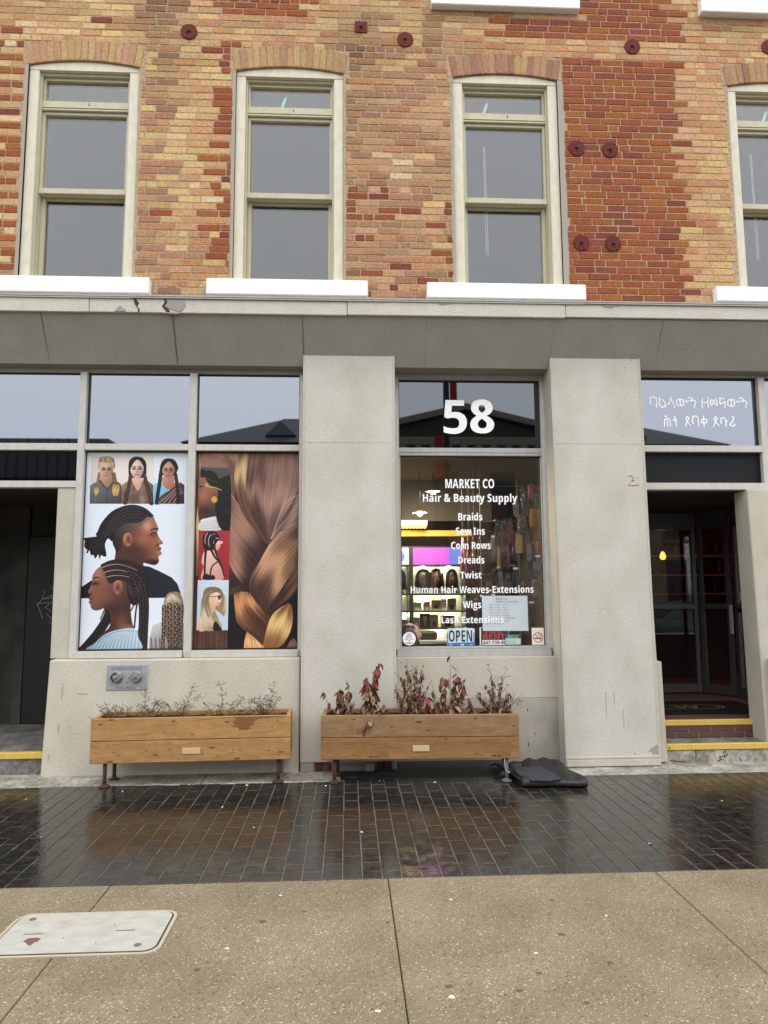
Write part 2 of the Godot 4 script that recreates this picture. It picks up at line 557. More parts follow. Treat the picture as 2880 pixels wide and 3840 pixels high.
	mat("wire", lin(0.20, 0.20, 0.20), 0.4)
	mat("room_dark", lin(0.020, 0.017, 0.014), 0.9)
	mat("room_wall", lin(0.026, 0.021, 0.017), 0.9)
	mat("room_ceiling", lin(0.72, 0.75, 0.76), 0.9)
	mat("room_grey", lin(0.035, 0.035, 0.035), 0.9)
	mat("tape_green", lin(0.20, 0.52, 0.36), 0.6)
	mat("cord_white", lin(0.55, 0.55, 0.53), 0.7)
	mat("shelf_wood", lin(0.30, 0.21, 0.12), 0.6)
	mat("bottle_glass", lin(0.05, 0.035, 0.015), 0.1, 0.7)
	mat("door_black", lin(0.008, 0.008, 0.008), 0.55)
	mat("chalk", lin(0.30, 0.30, 0.30), 0.8)
	mat("doormat", lin(0.012, 0.012, 0.012), 0.95, 0.2)
	mat("doormat_print", lin(0.17, 0.13, 0.06), 0.9, 0.2)
	# across the street
	m = mat("stone_far", lin(0.30, 0.26, 0.19), 0.9)
	m.albedo_texture = tinted(rough, Color(0.7, 0.7, 0.7), Color(1, 1, 1), 0.7)
	tri_planar(m, Vector3.ONE * 0.5)
	mat("slate_far", lin(0.028, 0.034, 0.034), 0.7)
	mat("cladding_far", lin(0.055, 0.06, 0.062), 0.6)
	mat("window_far", lin(0.02, 0.022, 0.025), 0.1)
	mat("car_paint", lin(0.04, 0.09, 0.095), 0.25, 0.6)
	mat("car_glass", lin(0.03, 0.045, 0.045), 0.05, 0.6)
	mat("tyre", lin(0.012, 0.012, 0.012), 0.85)
	mat("banner_red", lin(0.35, 0.02, 0.03), 0.8)
	mat("litter_white", lin(0.75, 0.74, 0.70), 0.7)

# ---------------------------------------------------------------- the brick wall
const WX := [-3.245, -1.15, 1.105, 4.065]      # left edges of the upper windows
const WW := 1.108

func arc_y(x: float, x0: float) -> float:
	var t := (x - x0 - WW / 2) / (WW / 2)
	return 7.0 + 0.058 * (1.0 - t * t)

func pick(list: Array) -> Color:
	var c: Color = list[rng.randi() % list.size()]
	var k := rng.randf_range(0.88, 1.10)
	return Color(c.r * k, c.g * k * rng.randf_range(0.95, 1.05), c.b * k * rng.randf_range(0.92, 1.08))

func soot(x: float, y: float) -> float:
	var k := 1.0
	for s in [[-3.0, 7.62, 0.5, 0.10, 0.18], [-0.9, 7.50, 0.6, 0.08, 0.22], [1.3, 7.33, 0.5, 0.06, 0.25], [0.0, 5.1, 0.08, 0.5, 0.22], [1.02, 5.6, 0.07, 0.7, 0.22], [-2.1, 5.0, 0.12, 0.4, 0.22], [-1.7, 4.62, 0.3, 0.08, 0.25], [3.0, 4.42, 0.5, 0.05, 0.2], [-1.95, 7.75, 0.22, 0.22, 0.45], [-1.98, 7.42, 0.30, 0.10, 0.5], [-1.85, 7.05, 0.16, 0.25, 0.3], [0.10, 7.30, 0.32, 0.25, 0.5], [0.25, 7.65, 0.30, 0.14, 0.42], [0.92, 7.5, 0.16, 0.32, 0.42], [0.05, 6.75, 0.10, 0.25, 0.25], [-1.85, 6.7, 0.15, 0.2, 0.25], [1.4, 7.72, 0.4, 0.06, 0.4], [4.1, 7.68, 0.4, 0.10, 0.45], [0.05, 4.86, 0.12, 0.05, 0.45], [0.98, 4.83, 0.12, 0.05, 0.5], [0.3, 6.2, 0.3, 0.8, 0.12]]:
		var d := Vector2((x - s[0]) / s[2], (y - s[1]) / s[3]).length()
		k *= 1.0 - s[4] * exp(-d * d)
	return k

func brick_color(x: float, y: float, row: int, w: float) -> Color:
	var reds := [Color(0.37, 0.112, 0.045), Color(0.345, 0.103, 0.046), Color(0.31, 0.093, 0.052), Color(0.39, 0.138, 0.044), Color(0.36, 0.125, 0.046), Color(0.275, 0.085, 0.056), Color(0.37, 0.12, 0.045)]
	var buff := [Color(0.72, 0.49, 0.225), Color(0.75, 0.53, 0.26), Color(0.68, 0.43, 0.205), Color(0.66, 0.39, 0.19)]
	var pinkish := [Color(0.65, 0.385, 0.195), Color(0.62, 0.34, 0.17), Color(0.66, 0.41, 0.205), Color(0.60, 0.30, 0.145), Color(0.68, 0.44, 0.225)]
	var worn := [Color(0.58, 0.345, 0.185), Color(0.50, 0.28, 0.155), Color(0.60, 0.385, 0.20), Color(0.56, 0.285, 0.145), Color(0.43, 0.25, 0.15), Color(0.62, 0.36, 0.19), Color(0.47, 0.235, 0.135)]
	var odd := (row % 2) == 0
	var c := pick(pinkish)
	if x > 2.15 and x < (3.56 if odd else 3.46) and y < 7.29:
		c = pick(reds)
	elif y > 7.47 and y < 7.68 and x > (1.42 if odd else 1.62) and x < (3.62 if odd else 3.52):
		c = pick(reds)
	elif y >= 7.68 and x > 2.45 and x < (3.60 if odd else 3.48):
		c = pick(reds)
	elif y > 7.60 and x > -1.48 + (7.85 - y) * 0.4 and x < -0.30 - (7.85 - y) * 0.9:
		c = pick(reds)
	elif x > (-1.42 if odd else -1.30) and x < -1.10 and y < 7.31 and y > 4.86:
		c = pick(reds)
		if rng.randf() < 0.06:
			c = Color(0.66, 0.56, 0.27)
	elif x < -3.31 and x > -3.65 and odd and y < 7.45:
		c = pick(reds)
	elif x < -1.0:
		c = pick(buff) if rng.randf() < (0.68 if x > -1.85 or x < -3.2 else 0.35) else pick(pinkish)
		if y > 7.3:
			c = pick(buff) if rng.randf() < 0.5 else pick(pinkish)
		if x > -2.15 and x < -1.75:
			c = pick(worn) if rng.randf() < 0.7 else pick(buff)
		if y < 5.25 and rng.randf() < 0.7:
			c = pick(worn)
		if rng.randf() < 0.03:
			c = pick(reds)
	elif x < 1.15:
		c = pick(worn)
		if y > 7.3:
			c = pick(buff) if rng.randf() < 0.4 else pick(pinkish)
		var share := 0.0 if y > 5.75 else (0.24 if y > 4.9 else 0.12)
		if y < 5.75 and y > 5.35 and x < 0.4:
			share = 0.5
		if rng.randf() < share:
			c = pick(reds)
		elif rng.randf() < 0.05:
			c = pick(buff)
	elif x > 3.4 and rng.randf() < 0.25:
		c = pick(buff)
	return c * soot(x, y)

func brick_shape(st: SurfaceTool, x0: float, x1: float, y0: float, y1: float, ragged: float) -> void:
	var p := corners(x0, x1, y0, y1, -0.16, -0.100 + rng.randf_range(-0.0018, 0.003))
	for i in 8:
		p[i] += Vector3(rng.randf_range(-1, 1) * ragged, rng.randf_range(-1, 1) * ragged * 0.7, rng.randf_range(-0.0012, 0.0012))
	soft(st, p, 0.004 + ragged * 0.6)

func brick_wall() -> void:
	# the mortar bed that the bricks sit in, open where the windows are
	var core := sb()
	var zf := -0.1045
	var edges := [-4.7]
	for w in WX:
		edges.append(w)
		edges.append(w + WW)
	edges.append(6.3)
	for i in range(0, edges.size(), 2):
		bx(core, edges[i], edges[i + 1], 4.1, 7.0, -0.40, zf)
	var top := PackedVector2Array([Vector2(6.3, 7.0), Vector2(6.3, 9.2), Vector2(-4.7, 9.2), Vector2(-4.7, 7.0)])
	for w in WX:
		for k in 13:
			var x: float = w + WW * k / 12.0
			top.append(Vector2(x, arc_y(x, w) + 0.004))
	prism(core, top, -0.40, zf)
	for w in WX:
		bx(core, w, w + WW, 4.1, 4.56, -0.40, zf)
	var wall := put("brick_wall", core, M.mortar, B)
	# sills that interrupt the bricks
	var stops := []      # x0 x1 y0 y1
	for w in WX:
		stops.append([w - 0.028, w + WW + (0.055 if w > 1.0 and w < 2.0 else 0.022), 4.6, 7.02])
		stops.append([w - 0.055, w + WW + 0.055, 6.99, 7.275])
	for s in SILLS:
		stops.append([s[0] - 0.004, s[1] + 0.004, s[2] - 0.004, s[3] + 0.004])
	var list := []
	var h := 0.0745
	for r in 64:
		var y0 := 4.20 + r * h + 0.004
		var y1 := y0 + h - 0.0080
		var ym := (y0 + y1) / 2
		var header := r % 7 == 6 and r != 27 and r != 34
		var x := -4.75 + (0.0 if r % 2 == 0 else 0.108) + rng.randf_range(-0.02, 0.02)
		while x < 6.3:
			var l := 0.222 + rng.randf_range(-0.012, 0.012)
			if header and (x < 2.2 or x > 3.5):
				l = 0.106 + rng.randf_range(-0.008, 0.008)
			elif rng.randf() < 0.09:
				l *= 0.52
			var a := x
			var b := x + l - 0.0085
			x += l
			var parts := [[a, b]]
			for s in stops:
				if ym < s[2] or ym > s[3]:
					continue
				var next := []
				for q in parts:
					if q[1] <= s[0] or q[0] >= s[1]:
						next.append(q)
						continue
					if q[0] < s[0]:
						next.append([q[0], s[0] - 0.006])
					if q[1] > s[1]:
						next.append([s[1] + 0.006, q[1]])
				parts = next
			for q in parts:
				if q[1] - q[0] < 0.028 or q[1] < -4.6 or q[0] > 6.2:
					continue
				if q[0] < -2.15 and q[1] > -2.15 and absf(ym - 7.556) < 0.03:
					continue
				var c := brick_color((q[0] + q[1]) / 2, ym, r, q[1] - q[0])
				var d := Vector3((q[0] + q[1]) / 2, ym, -0.1).distance_squared_to(Vector3(0, 1.62, 6.86))
				var shown: float = (q[1] - q[0]) / d if (q[0] > -3.3 and q[1] < 4.5 and ym > 4.42 and ym < 7.7) else 0.0
				var wornness := 0.0035 if (absf(ym - 5.5) < 1.8 and q[0] > -0.1 and q[1] < 1.2) or (q[0] > -2.2 and q[1] < -1.75) else 0.0016
				list.append([shown, q[0], q[1], y0, y1, c, wornness])
	# replacement bricks, pale cream, set in grey mortar
	list.sort_custom(func(p, q): return p[0] > q[0])
	var rest := sb()
	for i in list.size():
		var e: Array = list[i]
		var c: Color = e[5]
		for s in [[0.575, 6.02], [0.61, 5.86], [-1.40, 5.60], [3.50, 4.52], [-3.4, 7.2]]:
			if e[1] < s[0] and e[2] > s[0] and absf((e[3] + e[4]) / 2 - s[1]) < 0.038:
				c = Color(0.74, 0.60, 0.36)
		var st := rest
		if i < 300:
			st = sb()
		st.set_color(c)
		brick_shape(st, e[1], e[2], e[3], e[4], e[6])
		if i < 300:
			put("brick", st, M.brick, wall)
	stuff(put("brickwork", rest, M.brick, wall))
	# the arches
	for w in WX:
		var arch := holder("window_arch", B)
		var n := 17
		for k in n:
			var st := sb()
			var f0 := (k + 0.06) / n
			var f1 := (k + 0.94) / n
			var a0: float = w - 0.012 + (WW + 0.024) * f0
			var a1: float = w - 0.012 + (WW + 0.024) * f1
			var b0: float = w - 0.05 + (WW + 0.10) * f0
			var b1: float = w - 0.05 + (WW + 0.10) * f1
			var zz := -0.097 + rng.randf_range(-0.003, 0.003)
			var up := 0.228 + rng.randf_range(-0.012, 0.006)
			var c := pick([Color(0.60, 0.40, 0.19), Color(0.54, 0.31, 0.18), Color(0.56, 0.35, 0.18)] if w < 0.0 else [Color(0.50, 0.28, 0.17), Color(0.53, 0.33, 0.18), Color(0.43, 0.22, 0.15)])
			st.set_color(c * soot(a0, 7.15))
			var la := arc_y(a0, w)
			var lb := arc_y(a1, w)
			soft(st, [Vector3(a0, la, -0.215), Vector3(a1, lb, -0.215), Vector3(b1, lb + up, -0.215), Vector3(b0, la + up, -0.215), Vector3(a0, la, zz), Vector3(a1, lb, zz), Vector3(b1, lb + up, zz), Vector3(b0, la + up, zz)], 0.005)
			put("brick", st, M.brick, arch)
	# ragged mortar runs beside the windows
	for e in [[2.213, 2.275, 4.75, 7.0], [-1.185, -1.150, 4.75, 7.0], [-3.282, -3.245, 4.75, 7.0], [1.075, 1.105, 4.75, 6.9]]:
		var poly := PackedVector2Array()
		var y: float = e[2]
		var inner := PackedVector2Array()
		var on_right: bool = e[0] > 2.0
		while y < e[3]:
			inner.append(Vector2((e[1] if on_right else e[0]) + rng.randf_range(-0.014, 0.014), y))
			y += rng.randf_range(0.03, 0.07)
		poly.append(Vector2(e[0] if on_right else e[1], e[2]))
		for p in inner:
			poly.append(p)
		poly.append(Vector2(e[0] if on_right else e[1], e[3]))
		var st := sb()
		prism(st, poly, -0.15, -0.101)
		put("mortar_run", st, M.caulk, wall)
	one_box("putlog_hole", wall, M.gasket, -2.178, -2.122, 7.525, 7.585, -0.18, -0.103)

const SILLS := [[-3.85, -1.945, 4.547, 4.713], [-1.392, 0.202, 4.553, 4.718], [0.797, 2.414, 4.55, 4.713], [3.77, 5.5, 4.56, 4.721], [0.88, 2.466, 7.765, 7.93], [3.788, 5.4, 7.79, 7.955]]

func upper_window(x: float, idx: int) -> void:
	var w := holder("sash_window", B)
	var r := x + WW
	for s in [0, 1]:
		var a := x if s == 0 else r - 0.098
		one_box("casing", w, M.casing, a, a + 0.098, 4.70, 6.955, -0.23, -0.128, 0.004)
	var head := PackedVector2Array([Vector2(x + 0.002, 6.958), Vector2(r - 0.002, 6.958)])
	for k in 11:
		var xx := r - 0.002 - (WW - 0.004) * k / 10.0
		head.append(Vector2(xx, arc_y(xx, x) - 0.004))
	var st := sb()
	prism(st, head, -0.23, -0.126)
	put("head_board", st, M.casing, w)
	# caulk line round the casing
	st = sb()
	bx(st, x - 0.012, x - 0.001, 4.72, 6.99, -0.2, -0.112)
	bx(st, r + 0.001, r + 0.012, 4.72, 6.99, -0.2, -0.112)
	put("caulk_line", st, M.caulk, w)
	var a := x + 0.100
	var b := r - 0.100
	# jamb liner and fixed top light
	st = sb()
	bx(st, a, a + 0.016, 4.72, 6.955, -0.36, -0.17)
	bx(st, b - 0.016, b, 4.72, 6.955, -0.36, -0.17)
	bx(st, a + 0.016, b - 0.016, 6.93, 6.955, -0.36, -0.17)
	put("jamb_liner", st, M.sash, w)
	var ia := a + 0.017
	var ib := b - 0.017
	st = sb()
	for e in [[ia, ia + 0.022, 6.66, 6.928], [ib - 0.022, ib, 6.66, 6.928]]:
		bx(st, e[0], e[1], e[2], e[3], -0.26, -0.205, 0.003)
	bx(st, ia + 0.022, ib - 0.022, 6.898, 6.928, -0.26, -0.205, 0.003)
	put("top_light_frame", st, M.sash, w)
	st = sb()
	bx(st, a + 0.002, b - 0.002, 6.605, 6.662, -0.27, -0.185, 0.003)
	bx(st, a + 0.002, b - 0.002, 6.583, 6.603, -0.27, -0.176, 0.003)
	bx(st, a + 0.002, b - 0.002, 6.560, 6.581, -0.27, -0.182, 0.003)
	put("transom_bar", st, M.sash, w)
	one_box("latch", w, M.gasket, (a + b) / 2 + 0.03, (a + b) / 2 + 0.038, 6.615, 6.64, -0.19, -0.180)
	# upper sash
	st = sb()
	bx(st, ia, ia + 0.026, 5.66, 6.556, -0.265, -0.21, 0.003)
	bx(st, ib - 0.026, ib, 5.66, 6.556, -0.265, -0.21, 0.003)
	bx(st, ia + 0.026, ib - 0.026, 6.524, 6.556, -0.265, -0.21, 0.003)
	bx(st, ia - 0.004, ib + 0.004, 5.662, 5.72, -0.28, -0.196, 0.004)
	put("upper_sash", st, M.sash, w)
	# lower sash, one track further in
	st = sb()
	bx(st, ia, ia + 0.04, 4.722, 5.66, -0.33, -0.275, 0.003)
	bx(st, ib - 0.04, ib, 4.722, 5.66, -0.33, -0.275, 0.003)
	bx(st, ia + 0.04, ib - 0.04, 4.722, 4.805, -0.33, -0.275, 0.003)
	bx(st, ia + 0.04, ib - 0.04, 5.64, 5.70, -0.33, -0.29, 0.003)
	bx(st, ia, ib, 4.722, 4.745, -0.275, -0.18, 0.003)
	put("lower_sash", st, M.sash, w)
	# double glazing
	for e in [[ia + 0.022, ib - 0.022, 6.66, 6.90, -0.235], [ia + 0.026, ib - 0.026, 5.72, 6.524, -0.24], [ia + 0.04, ib - 0.04, 4.805, 5.64, -0.305]]:
		st = sb()
		bx(st, e[0], e[1], e[2], e[3], e[4] - 0.004, e[4])
		quad(st, Vector3(e[0], e[2], e[4] - 0.016), Vector3(e[1], e[2], e[4] - 0.016), Vector3(e[1], e[3], e[4] - 0.016), Vector3(e[0], e[3], e[4] - 0.016))
		put("pane", st, M.pane, w)
	if idx > 0:
		st = sb()
		var tx = a + [0.0, 0.33, 0.22, 0.34][idx]
		var p := [Vector3(tx, 6.68, -0.262), Vector3(tx + 0.035, 6.68, -0.262), Vector3(tx + 0.085, 6.83, -0.262), Vector3(tx + 0.055, 6.83, -0.262)]
		quad(st, p[0], p[1], p[2], p[3])
		put("tape_strip", st, M.tape_green, w)
	if idx >= 2:
		st = sb()
		tube(st, [Vector3(a + 0.26, 6.40, -0.37), Vector3(a + 0.27, 5.2, -0.37), Vector3(a + 0.28, 5.17, -0.37), Vector3(a + 0.29, 5.2, -0.37), Vector3(a + 0.275, 6.40, -0.37)], 0.0024, 5)
		put("blind_cord", st, M.cord_white, w)

func shell() -> void:
	# side walls, roof and back of the building, and the rooms behind the glass
	var st := sb()
	bx(st, -5.0, -4.7, 0, 9.4, -9, -0.1)
	bx(st, 6.3, 6.6, 0, 9.4, -9, -0.1)
	bx(st, -5.0, 6.6, 0, 9.4, -9.3, -9.0)
	bx(st, -5.0, 6.6, 9.2, 9.5, -9.0, -0.1)
	put("outer_wall", st, M.mortar, B)
	st = sb()   # upper room
	bx(st, -4.7, 6.3, 4.0, 4.5, -4.2, -0.405)
	bx(st, -4.7, 6.3, 4.5, 7.6, -4.4, -4.2)
	put("upper_room", st, M.room_grey, B)
	st = sb()
	bx(st, -4.7, 6.3, 7.24, 7.6, -4.2, -0.405)
	put("upper_ceiling", st, M.room_grey, B)
	one_box("ceiling_bulkhead", B, M.room_ceiling, -4.7, 6.3, 7.10, 7.235, -0.95, -0.75)

func cornice_and_band() -> void:
	var st := sb()
	bx(st, -4.7, -2.41, 4.236, 4.374, -0.15, 0.270, 0.005)
	bx(st, -2.405, -0.005, 4.238, 4.376, -0.15, 0.268, 0.005)
	bx(st, 0.0, 2.10, 4.243, 4.379, -0.15, 0.271, 0.005)
	bx(st, 2.104, 6.3, 4.252, 4.385, -0.15, 0.269, 0.005)
	var l := put("stucco_ledge", st, M.ledge, B)
	st = sb()   # sheet metal on its top, in lengths that lap
	var runs := [[-4.7, -2.02, 4.379, 0.0], [-2.03, 0.355, 4.384, 0.003], [0.345, 2.29, 4.386, 0.0], [2.28, 6.3, 4.392, 0.003]]
	for e in runs:
		var p := corners(e[0], e[1], e[2], e[2] + 0.006, -0.11, 0.284 + e[3])
		p[2].y += 0.045
		p[3].y += 0.045
		p[0].y += 0.045
		p[1].y += 0.045
		hexa(st, p)
		bx(st, e[0], e[1], e[2] - 0.012, e[2] + 0.020, 0.272, 0.284 + e[3], 0.002)
	put("flashing", st, M.flashing, l)
	# broken render and cracks
	for e in [[[[-1.98, 4.37], [-1.95, 4.33], [-1.965, 4.30], [-1.94, 4.26], [-1.945, 4.24], [-1.955, 4.24], [-1.955, 4.27], [-1.98, 4.31], [-1.995, 4.34], [-2.0, 4.37]], "crack"], [[[-1.70, 4.37], [-1.69, 4.34], [-1.715, 4.30], [-1.67, 4.27], [-1.66, 4.24], [-1.69, 4.242], [-1.71, 4.27], [-1.735, 4.30], [-1.71, 4.34], [-1.718, 4.37]], "crack"], [[[-1.69, 4.365], [-1.53, 4.36], [-1.515, 4.32], [-1.54, 4.27], [-1.57, 4.25], [-1.62, 4.26], [-1.66, 4.275], [-1.705, 4.30], [-1.685, 4.335]], "peeled"], [[[-2.17, 4.245], [-2.15, 4.275], [-2.12, 4.30], [-2.10, 4.285], [-2.07, 4.26], [-2.07, 4.245]], "peeled"], [[[0.86, 4.372], [0.88, 4.350], [0.93, 4.352], [0.98, 4.364], [1.02, 4.372]], "peeled"], [[[2.46, 4.378], [2.49, 4.355], [2.55, 4.35], [2.60, 4.365], [2.66, 4.378]], "peeled"], [[[-1.75, 4.242], [-1.62, 4.243], [-1.55, 4.236], [-1.60, 4.226], [-1.72, 4.232]], "peeled"]]:
		var poly := PackedVector2Array()
		for v in e[0]:
			poly.append(Vector2(v[0], v[1]))
		st = sb()
		prism(st, poly, 0.26, 0.2745)
		put(e[1] + "_patch", st, M[e[1]], l)
	# the sloping sign band
	st = sb()
	var p := corners(-4.7, 6.3, 3.83, 4.245, -0.13, -0.03)
	p[6].z = 0.243
	p[7].z = 0.243
	p[0] = Vector3(-4.7, 3.83, -0.33)
	p[1] = Vector3(6.3, 3.83, -0.33)
	p[2].z = -0.33
	p[3].z = -0.33
	hexa(st, p)
	var band := put("sign_band", st, M.band, B)
	for x in [-2.86, -1.645, -0.425, 0.762, 2.0, 3.075]:
		var q := []
		var line := sb()
		for k in 4:
			var yy = 3.84 + 0.4 * [0, 0, 1, 1][k]
			q.append(Vector3(x + [-0.002, 0.002, 0.002, -0.002][k] + 0.004 * sin(k * 2.0 + x), yy, -0.0285 + 0.273 * (yy - 3.83) / 0.415 + 0.003))
		quad(line, q[0], q[1], q[2], q[3])
		put("panel_joint", line, M.joint_line, band)

func pilaster(x0: float, x1: float, xb0: float, xb1: float, y0: float, base: bool) -> Node3D:
	var st := sb()
	var top := 3.925
	soft(st, [Vector3(xb0, y0, -0.36), Vector3(xb1, y0, -0.36), Vector3(x1, top, -0.36), Vector3(x0, top, -0.36), Vector3(xb0, y0, 0.08), Vector3(xb1, y0, 0.08), Vector3(x1, top, 0.03), Vector3(x0, top, 0.03)], 0.004)
	var o := put("pilaster", st, M.stucco, B)
	st = sb()   # corner beads
	for e in [[xb0, x0, 0.022], [xb1, x1, -0.022]]:
		var a: float = minf(e[0], e[0] + e[2])
		var b: float = maxf(e[0], e[0] + e[2])
		var c: float = minf(e[1], e[1] + e[2])
		var d: float = maxf(e[1], e[1] + e[2])
		soft(st, [Vector3(a, y0, 0.06), Vector3(b, y0, 0.06), Vector3(d, top, 0.01), Vector3(c, top, 0.01), Vector3(a, y0, 0.084), Vector3(b, y0, 0.084), Vector3(d, top, 0.034), Vector3(c, top, 0.034)], 0.002)
	put("corner_bead", st, M.cream, o)
	one_box("panel_joint", o, M.joint_line, x0 + 0.03, x1 - 0.03, 3.055, 3.0575, 0.03, 0.0418)
	if base:
		st = sb()
		bx(st, xb0 + 0.01, xb1 - 0.005, 0.012, 0.075, 0.07, 0.090, 0.003)
		bx(st, xb0 + 0.012, xb1 - 0.007, 0.079, 0.10, 0.07, 0.088, 0.003)
		put("base_trim", st, M.cream, o)
	return o

func blotch(cx: float, cy: float, rx: float, ry: float, n := 14, jag := 0.35) -> PackedVector2Array:
	var p := PackedVector2Array()
	for k in n:
		var an := TAU * k / n
		var r := 1.0 + rng.randf_range(-jag, jag)
		p.append(Vector2(cx + cos(an) * rx * r, cy + sin(an) * ry * r))
	return p

# a thin patch of paint, chip or scuff lying on a wall whose front is at z
func mark(parent: Node, called: String, m: Material, poly: PackedVector2Array, z: float) -> void:
	var st := sb()
	prism(st, poly, z - 0.004, z + 0.0012)
	put(called, st, m, parent)

func z_left(y: float) -> float:       # front of the left base wall
	return 0.06 - 0.08 * y / 1.02

func facade() -> void:
	cornice_and_band()
	# pilasters
	var p1 := pilaster(-0.43, 0.462, -0.428, 0.452, 0.09, false)
	var p2 := pilaster(2.0, 2.912, 2.018, 2.918, 0.012, true)
	# broken foot of the first pilaster: bare brick in the gap
	var foot := sb()
	bx(foot, -0.40, 0.44, 0.0, 0.095, -0.36, 0.035)
	bx(foot, -0.428, -0.30, 0.0, 0.09, -0.36, 0.078, 0.01)
	bx(foot, 0.16, 0.25, 0.0, 0.075, -0.36, 0.076, 0.01)
	bx(foot, 0.41, 0.452, 0.0, 0.092, -0.36, 0.078, 0.01)
	bx(foot, -0.15, 0.16, 0.06, 0.095, -0.36, 0.076, 0.01)
	put("broken_foot", foot, M.peeled, p1)
	var k := 0
	for x in [-0.285, -0.215, -0.145, 0.27, 0.335]:
		var st := sb()
		st.set_color([Color(0.16, 0.045, 0.035), Color(0.19, 0.075, 0.06), Color(0.30, 0.24, 0.19), Color(0.13, 0.035, 0.03), Color(0.15, 0.05, 0.04)][k])
		bx(st, x, x + 0.058, 0.004, 0.088, -0.1, 0.062, 0.006)
		put("brick", st, M.brick, p1)
		k += 1
	for e in [[2.735, 2.835, 2.64, 2.745]]:
		for q in [[0.0, 1.0, 0.0, 0.1], [0.02, 0.5, 0.9, 1.0], [0.3, 0.62, 0.45, 0.6], [0.42, 0.56, 0.7, 0.8], [0.78, 0.86, 0.75, 0.84], [0.05, 0.12, 0.1, 0.3], [0.86, 0.98, 0.1, 0.16]]:
			mark(p2, "rust_stain", M.rust_mark, blotch(lerpf(e[0], e[1], (q[0] + q[1]) / 2), lerpf(e[2], e[3], (q[2] + q[3]) / 2), (q[1] - q[0]) * 0.052, (q[3] - q[2]) * 0.055, 9), 0.047)
	for q in [[2.752, 3.91], [2.826, 3.91], [2.752, 3.83], [2.826, 3.83]]:
		mark(p2, "screw_hole", M.crack, blotch(q[0], q[1], 0.004, 0.004, 6, 0.1), 0.031)
	mark(p2, "paint_chip", M.peeled, PackedVector2Array([Vector2(2.80, 0.135), Vector2(2.83, 0.165), Vector2(2.885, 0.20), Vector2(2.895, 0.18), Vector2(2.893, 0.11), Vector2(2.84, 0.108), Vector2(2.835, 0.13)]), 0.0785)
	mark(p2, "paint_chip", M.peeled, PackedVector2Array([Vector2(2.66, 0.145), Vector2(2.685, 0.115), Vector2(2.70, 0.105), Vector2(2.675, 0.11)]), 0.0785)
	mark(p2, "paint_patch", M.ledge, blotch(2.44, 1.42, 0.020, 0.026, 12, 0.15), 0.0625)
	mark(p1, "paint_patch", M.ledge, blotch(-0.06, 2.28, 0.022, 0.02, 12, 0.25), 0.0515)
	for q in [[2.42, 0.55, 0.004, 0.12], [2.58, 0.42, 0.005, 0.14], [2.62, 0.33, 0.003, 0.10], [2.50, 0.62, 0.003, 0.06]]:
		mark(p2, "drip_stain", M.stain, blotch(q[0], q[1], q[2], q[3], 12, 0.3), 0.0745)
	# base walls
	var st := sb()
	soft(st, [Vector3(-2.742, -0.02, -0.4), Vector3(-0.44, -0.02, -0.4), Vector3(-0.44, 1.02, -0.4), Vector3(-2.735, 1.02, -0.4), Vector3(-2.742, -0.02, 0.061), Vector3(-0.44, -0.02, 0.061), Vector3(-0.44, 1.02, -0.02), Vector3(-2.735, 1.02, -0.02)], 0.012)
	var bl := put("base_wall", st, M.cream, B)
	for q in [[-2.60, 0.62, 0.004, 0.16], [-2.61, 0.36, 0.003, 0.08], [-1.68, 0.14, 0.003, 0.06], [-1.75, 0.13, 0.003, 0.05], [-1.56, 0.15, 0.003, 0.05], [-2.68, 0.15, 0.003, 0.05], [-2.42, 0.72, 0.05, 0.003], [-1.30, 0.70, 0.003, 0.03]]:
		mark(bl, "scuff", M.stain, blotch(q[0], q[1], q[2], q[3], 10, 0.3), z_left(q[1] + q[3] * 0.6) + 0.003)
	one_box("base_wall", B, M.cream, 0.44, 2.05, 0.612, 1.0, -0.4, -0.113, 0.003)
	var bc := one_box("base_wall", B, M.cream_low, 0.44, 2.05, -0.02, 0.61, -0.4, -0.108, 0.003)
	for q in [[1.70, 0.28, 0.004, 0.05], [1.72, 0.18, 0.005, 0.025], [1.79, 0.28, 0.004, 0.012], [1.86, 0.18, 0.003, 0.03], [1.60, 0.12, 0.003, 0.06], [1.68, 0.20, 0.003, 0.06], [1.72, 0.50, 0.006, 0.012], [1.58, 0.52, 0.005, 0.03], [1.63, 0.56, 0.004, 0.02], [1.78, 0.14, 0.003, 0.05]]:
		mark(bc, "scuff", M.crack if q[3] < 0.03 else M.stain, blotch(q[0], q[1], q[2], q[3], 10, 0.3), -0.108)
	for q in [[1.54, 0.74, 0.010, 0.003], [1.56, 0.71, 0.004, 0.008], [1.58, 0.67, 0.005, 0.004], [1.35, 0.93, 0.016, 0.003], [1.51, 0.90, 0.02, 0.008], [1.35, 0.87, 0.004, 0.008]]:
		mark(bc, "scuff", M.crack if q[3] < 0.006 else M.stain, blotch(q[0], q[1], q[2], q[3], 10, 0.3), -0.113)
	# wall between the left doorway and the window
	one_box("door_side_wall", B, M.cream, -2.785, -2.612, 1.021, 2.642, -0.42, -0.155, 0.006)
	# white wall to the right of the right doorway, thicker at its foot
	st = sb()
	soft(st, [Vector3(4.03, 0.02, -0.36), Vector3(4.45, 0.02, -0.36), Vector3(4.45, 2.63, -0.36), Vector3(4.005, 2.63, -0.36), Vector3(4.03, 0.02, -0.06), Vector3(4.45, 0.02, -0.06), Vector3(4.45, 2.63, -0.10), Vector3(4.005, 2.63, -0.10)], 0.01)
	put("door_side_wall", st, M.cream, B)
	one_box("base_wall", B, M.cream, 4.075, 6.3, 0.0, 0.97, -0.35, 0.02, 0.01)
	st = sb()
